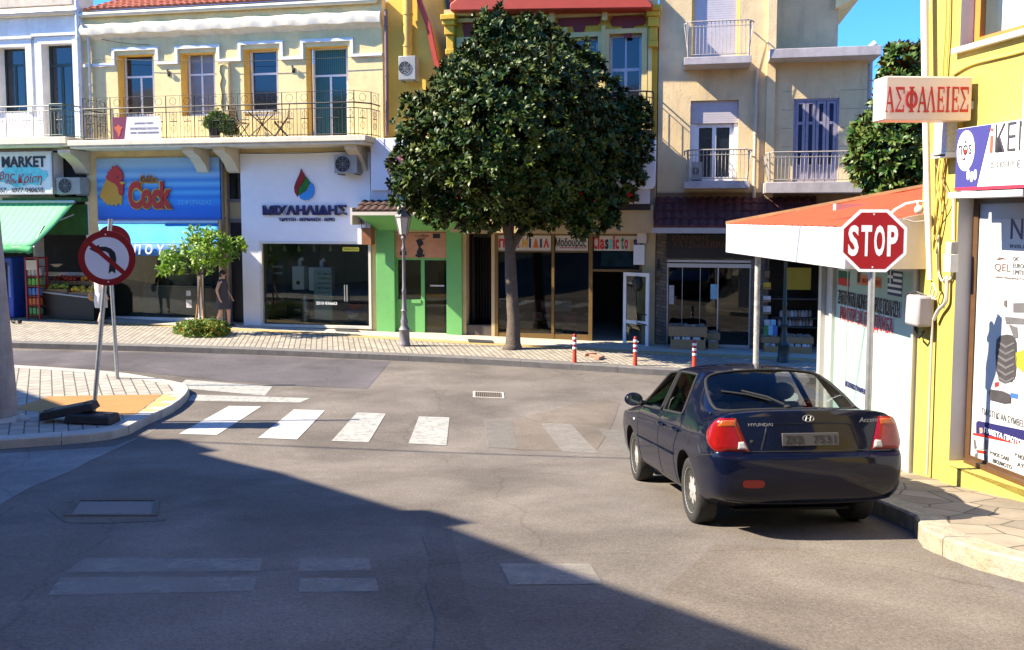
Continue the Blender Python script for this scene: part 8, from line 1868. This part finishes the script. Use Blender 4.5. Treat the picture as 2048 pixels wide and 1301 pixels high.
def lamp_patch(name, mat, par, s_, zr, sin_, sout, off, nz=16, ns=14):
    v = Vector((.80, -.60, 0)); sax = Vector((.60, .80, 0)); mb = MB(); rows = []
    for j in range(nz+1):
        t = j/nz; z = zr[0]+(zr[1]-zr[0])*t; a, b_ = sin_(t), sout(t); row = []
        for k in range(ns+1):
            q = k/ns; sv = a+(b_-a)*q; o_ = sax*sv-v*7; o_.z = z; h_ = bvh.ray_cast(o_, v)
            edge = min(1, min(q, 1-q)*7)*min(1, min(t, 1-t)*9); p = h_[0]+h_[1]*(off*(.25+.75*edge**.5))
            row.append(mb.p(p.x, s_*p.y, p.z))
        rows.append(row)
    for A, B in zip(rows, rows[1:]):
        for k in range(ns): mb.fi([A[k], A[k+1], B[k+1], B[k]])
    return mb.build(name, mat, par, smooth='all')
lerp = lambda a, b_, t: a+(b_-a)*t
sin_f = lambda t: lerp(-.82, -.72, t); sout_f = lambda t: lerp(-.575, -.60, t)+.115*math.sin(math.pi*min(1, t*1.02))**.8
for s_ in (1, -1):
    tl = lamp_patch('tail_light', lens_r, car, s_, (.725, .99), sin_f, sout_f, .020)
    lamp_patch('amber_lens', lens_a, tl, s_, (.915, .98), lambda t: lerp(-.735, -.72, t), lambda t: lerp(-.57, -.62, t), .0235, 6, 10)
    lamp_patch('reverse_lens', lens_w, tl, s_, (.735, .81), lambda t: lerp(-.808, -.78, t), lambda t: lerp(-.725, -.735, t), .0235, 6, 6)
class RP:
    def __init__(s, d0=0): s.d0 = d0
    def P(s, u, d, z): return Vector((hit_rear(-u, z)[0].x-d-s.d0, -u, z))
rp = RP(); chrome = M('chrome_badge', (.16,.16,.17), .4, 0, metal=.3); RD = Vector((0,0,0))
text('HYUNDAI', 'lettering', chrome, car, rp, -.50, -.30, .925, .95, .0, .005, .01); text('Accent', 'lettering', chrome, car, rp, .43, .60, .945, .982, .0, .005, .0, .3)
mb = MB(rp.P); mb.tube([(.046*math.cos(a*.3142), .003, .982+.026*math.sin(a*.3142)) for a in range(20)], .005, 5, closed=True); mb.T = rp.P; em = mb.build('badge', chrome, car)
mb = MB(rp.P); mb.tube([(-.024, .004, .964), (-.012, .004, 1.0)], .005, 5); mb.tube([(.012, .004, .964), (.024, .004, 1.0)], .005, 5); mb.tube([(-.018, .004, .980), (.018, .004, .984)], .004, 5); mb.build('emblem_letter', chrome, em)
xp = hit_rear(0, .82)[0].x
class FP:
    def P(s, u, d, z): return Vector((xp-.004-d+.02*abs(u)/.26*0, -u, z))
fp = FP(); mb = MB(fp.P); mb.box(-.235, .235, -.03, .012, .765, .868); npl = mb.build('number_plate', M('plate_grey', (.055,.055,.058), .4, .05), car, bevel=.004)
text('ZKB', 'lettering', blk, npl, fp, -.21, -.06, .785, .848, .0125, .002, .02); text('7531', 'lettering', blk, npl, fp, .02, .21, .785, .848, .0125, .002, .02)
mb = MB(); p, _ = hit_rear(.48, .80); mb.ball((p.x, p.y, p.z), .008, .018, .018, 10, 6); mb.build('lock', trimk, car, smooth=True)
# rear wiper, aerial
def ht(x, y, o=.02): q = hit_top(x, y); return tuple(q[0]+q[1]*o)
mb = MB(); mb.tube([ht(-1.60, .04), ht(-1.50, .16, .03), ht(-1.38, .34, .028)], .010, 6); mb.tube([ht(-1.53, .13, .012), ht(-1.42, .30, .012), ht(-1.30, .50, .012)], .007, 5); mb.ball(ht(-1.62, .02, .012), .03, .03, .018, 10, 6); mb.build('rear_wiper', trimk, car, smooth=True)
q = ht(-.95, .0, .0); mb = MB(); mb.tube([q, (q[0]-.02, 0, q[2]+.04)], .012, 8); mb.build('aerial_stub', trimk, car)
p = hit_top(-1.66, .66)[0]; mb = MB(); mb.ball(tuple(p+Vector((.03, .04, 0))), .012, .012, .012, 8, 5); mb.build('rubber_stop', trimk, car)
# wheels
tyrem = M('tyre_rubber', (.020,.019,.018), .8, .25, 25, .2, 60); alloy = M('alloy_wheel', (.50,.49,.47), .35, .12, 9, metal=.5)
for x in (-WB, WB):
    for s_ in (-1, 1):
        yc = s_*.70; T_ = lambda a, b_, c_, x=x, s_=s_, yc=yc: Vector((x+a, yc+s_*c_, WR+b_))
        w = bpy.data.objects.new('wheel', None); COL.objects.link(w); w.parent = car; w['_o'] = (0, 0, 0)
        mb = MB(T_); mb.lathe([(.17, -.085), (.255, -.095), (.280, -.085), (.292, -.062), (.292, .062), (.281, .084), (.258, .094), (.205, .088), (.195, .078), (.17, .06)], (0, 0, 0), 40); mb.build('tyre', tyrem, w, smooth=True)
        mb = MB(T_); prr = [(.198, .082), (.204, .086), (.200, .074), (.186, .062), (.180, -.02), (.176, -.06)]
        rg = [[mb.p(r_*math.cos(6.28318*j/36), r_*math.sin(6.28318*j/36), z) for j in range(36)] for r_, z in prr]
        for A, B in zip(rg, rg[1:]):
            for j in range(36): mb.fi([A[j], A[(j+1) % 36], B[(j+1) % 36], B[j]])
        rim = mb.build('rim', alloy, w, smooth=True)
        for k in range(7):
            a = k*6.28318/7+.2; mb = MB(T_); c0, s0_ = math.cos(a), math.sin(a); pr = [(.04, .036), (.12, .026), (.19, .034)]
            qd = []
            for r_, hw_ in pr: qd.append([mb.p(c0*r_-s0_*hw_, s0_*r_+c0*hw_, .060+.006*(r_ < .1)), mb.p(c0*r_+s0_*hw_, s0_*r_-c0*hw_, .060+.006*(r_ < .1)), mb.p(c0*r_+s0_*hw_*1.1, s0_*r_-c0*hw_*1.1, .03), mb.p(c0*r_-s0_*hw_*1.1, s0_*r_+c0*hw_*1.1, .03)])
            for A, B in zip(qd, qd[1:]):
                for j in range(4): mb.fi([A[j], A[(j+1) % 4], B[(j+1) % 4], B[j]])
            mb.build('spoke', alloy, w)
        mb = MB(T_); mb.lathe([(.055, .03), (.055, .062), (.045, .072), (.001, .074)], (0, 0, 0), 20); mb.build('hub', alloy, w, smooth=True); mb = MB(T_); mb.lathe([(.165, .0), (.165, .012), (.05, .016)], (0, 0, 0), 24); mb.build('brake_disc', trimk, w)
# cabin
seatm = M('car_seat', (.06,.06,.065), .9, .15, 20)
for s_ in (-1, 1):
    mb = MB(); mb.box(-.28, .22, s_*.36-.24, s_*.36+.24, .30, .52); mb.build('seat', seatm, car, bevel=.05); mb = MB(); y_ = s_*.36
    i = [mb.p(*q) for q in [(-.20, y_-.24, .50), (-.20, y_+.24, .50), (-.32, y_+.24, .50), (-.32, y_-.24, .50), (-.42, y_-.19, 1.02), (-.42, y_+.19, 1.02), (-.52, y_+.19, 1.02), (-.52, y_-.19, 1.02)]]
    for q in ((0,1,2,3), (7,6,5,4), (0,4,5,1), (1,5,6,2), (2,6,7,3), (3,7,4,0)): mb.fi([i[k] for k in q])
    mb.build('seat_back', seatm, car, bevel=.05); mb = MB(); mb.ball((-.49, y_, 1.12), .05, .13, .09, 14, 8); mb.build('headrest', seatm, car, smooth=True)
mb = MB(); mb.box(-1.0, -.55, -.62, .62, .30, .50); mb.build('rear_seat', seatm, car, bevel=.05)
mb = MB(); mb.prism([(-.62, .50), (.62, .50), (.60, .93), (-.60, .93)], -1.10, -.98); mb.v = [(v[1], v[0], v[2]) for v in mb.v]; mb.build('rear_seat_back', seatm, car, bevel=.05)
mb = MB(); mb.box(-1.60, -1.10, -.62, .62, .90, .92); mb.build('parcel_shelf', seatm, car); mb = MB(); mb.ball((-1.42, -.20, .935), .10, .17, .035, 14, 6); mb.build('brake_light_housing', M('housing_grey', (.16,.16,.17), .6, .1), car, smooth=True)
mb = MB(); mb.box(.62, 1.0, -.70, .70, .62, .93); mb.build('dashboard', seatm, car, bevel=.05); mb = MB(); mb.tube([(.50-.06*math.sin(a*.5236), .36+.18*math.cos(a*.5236), .90+.17*math.sin(a*.5236)) for a in range(12)], .014, 6, closed=True); mb.build('steering_wheel', seatm, car, smooth=True)
mb = MB(); mb.tube([(.33, -.0, 1.30), (.30, 0, 1.25)], .01, 5); mb.box(.28, .30, -.12, .12, 1.20, 1.26); mb.build('interior_mirror', trimk, car)
mb = MB(); mb.box(-1.6, 1.9, -.5, .5, .165, .185); mb.build('underbody', well, car)
for s_ in (-1, 1): mb = MB(); mb.box(-.92, -.88, s_*.6-.1, s_*.6+.1, .06, .24); mb.build('mud_flap', trimk, car)
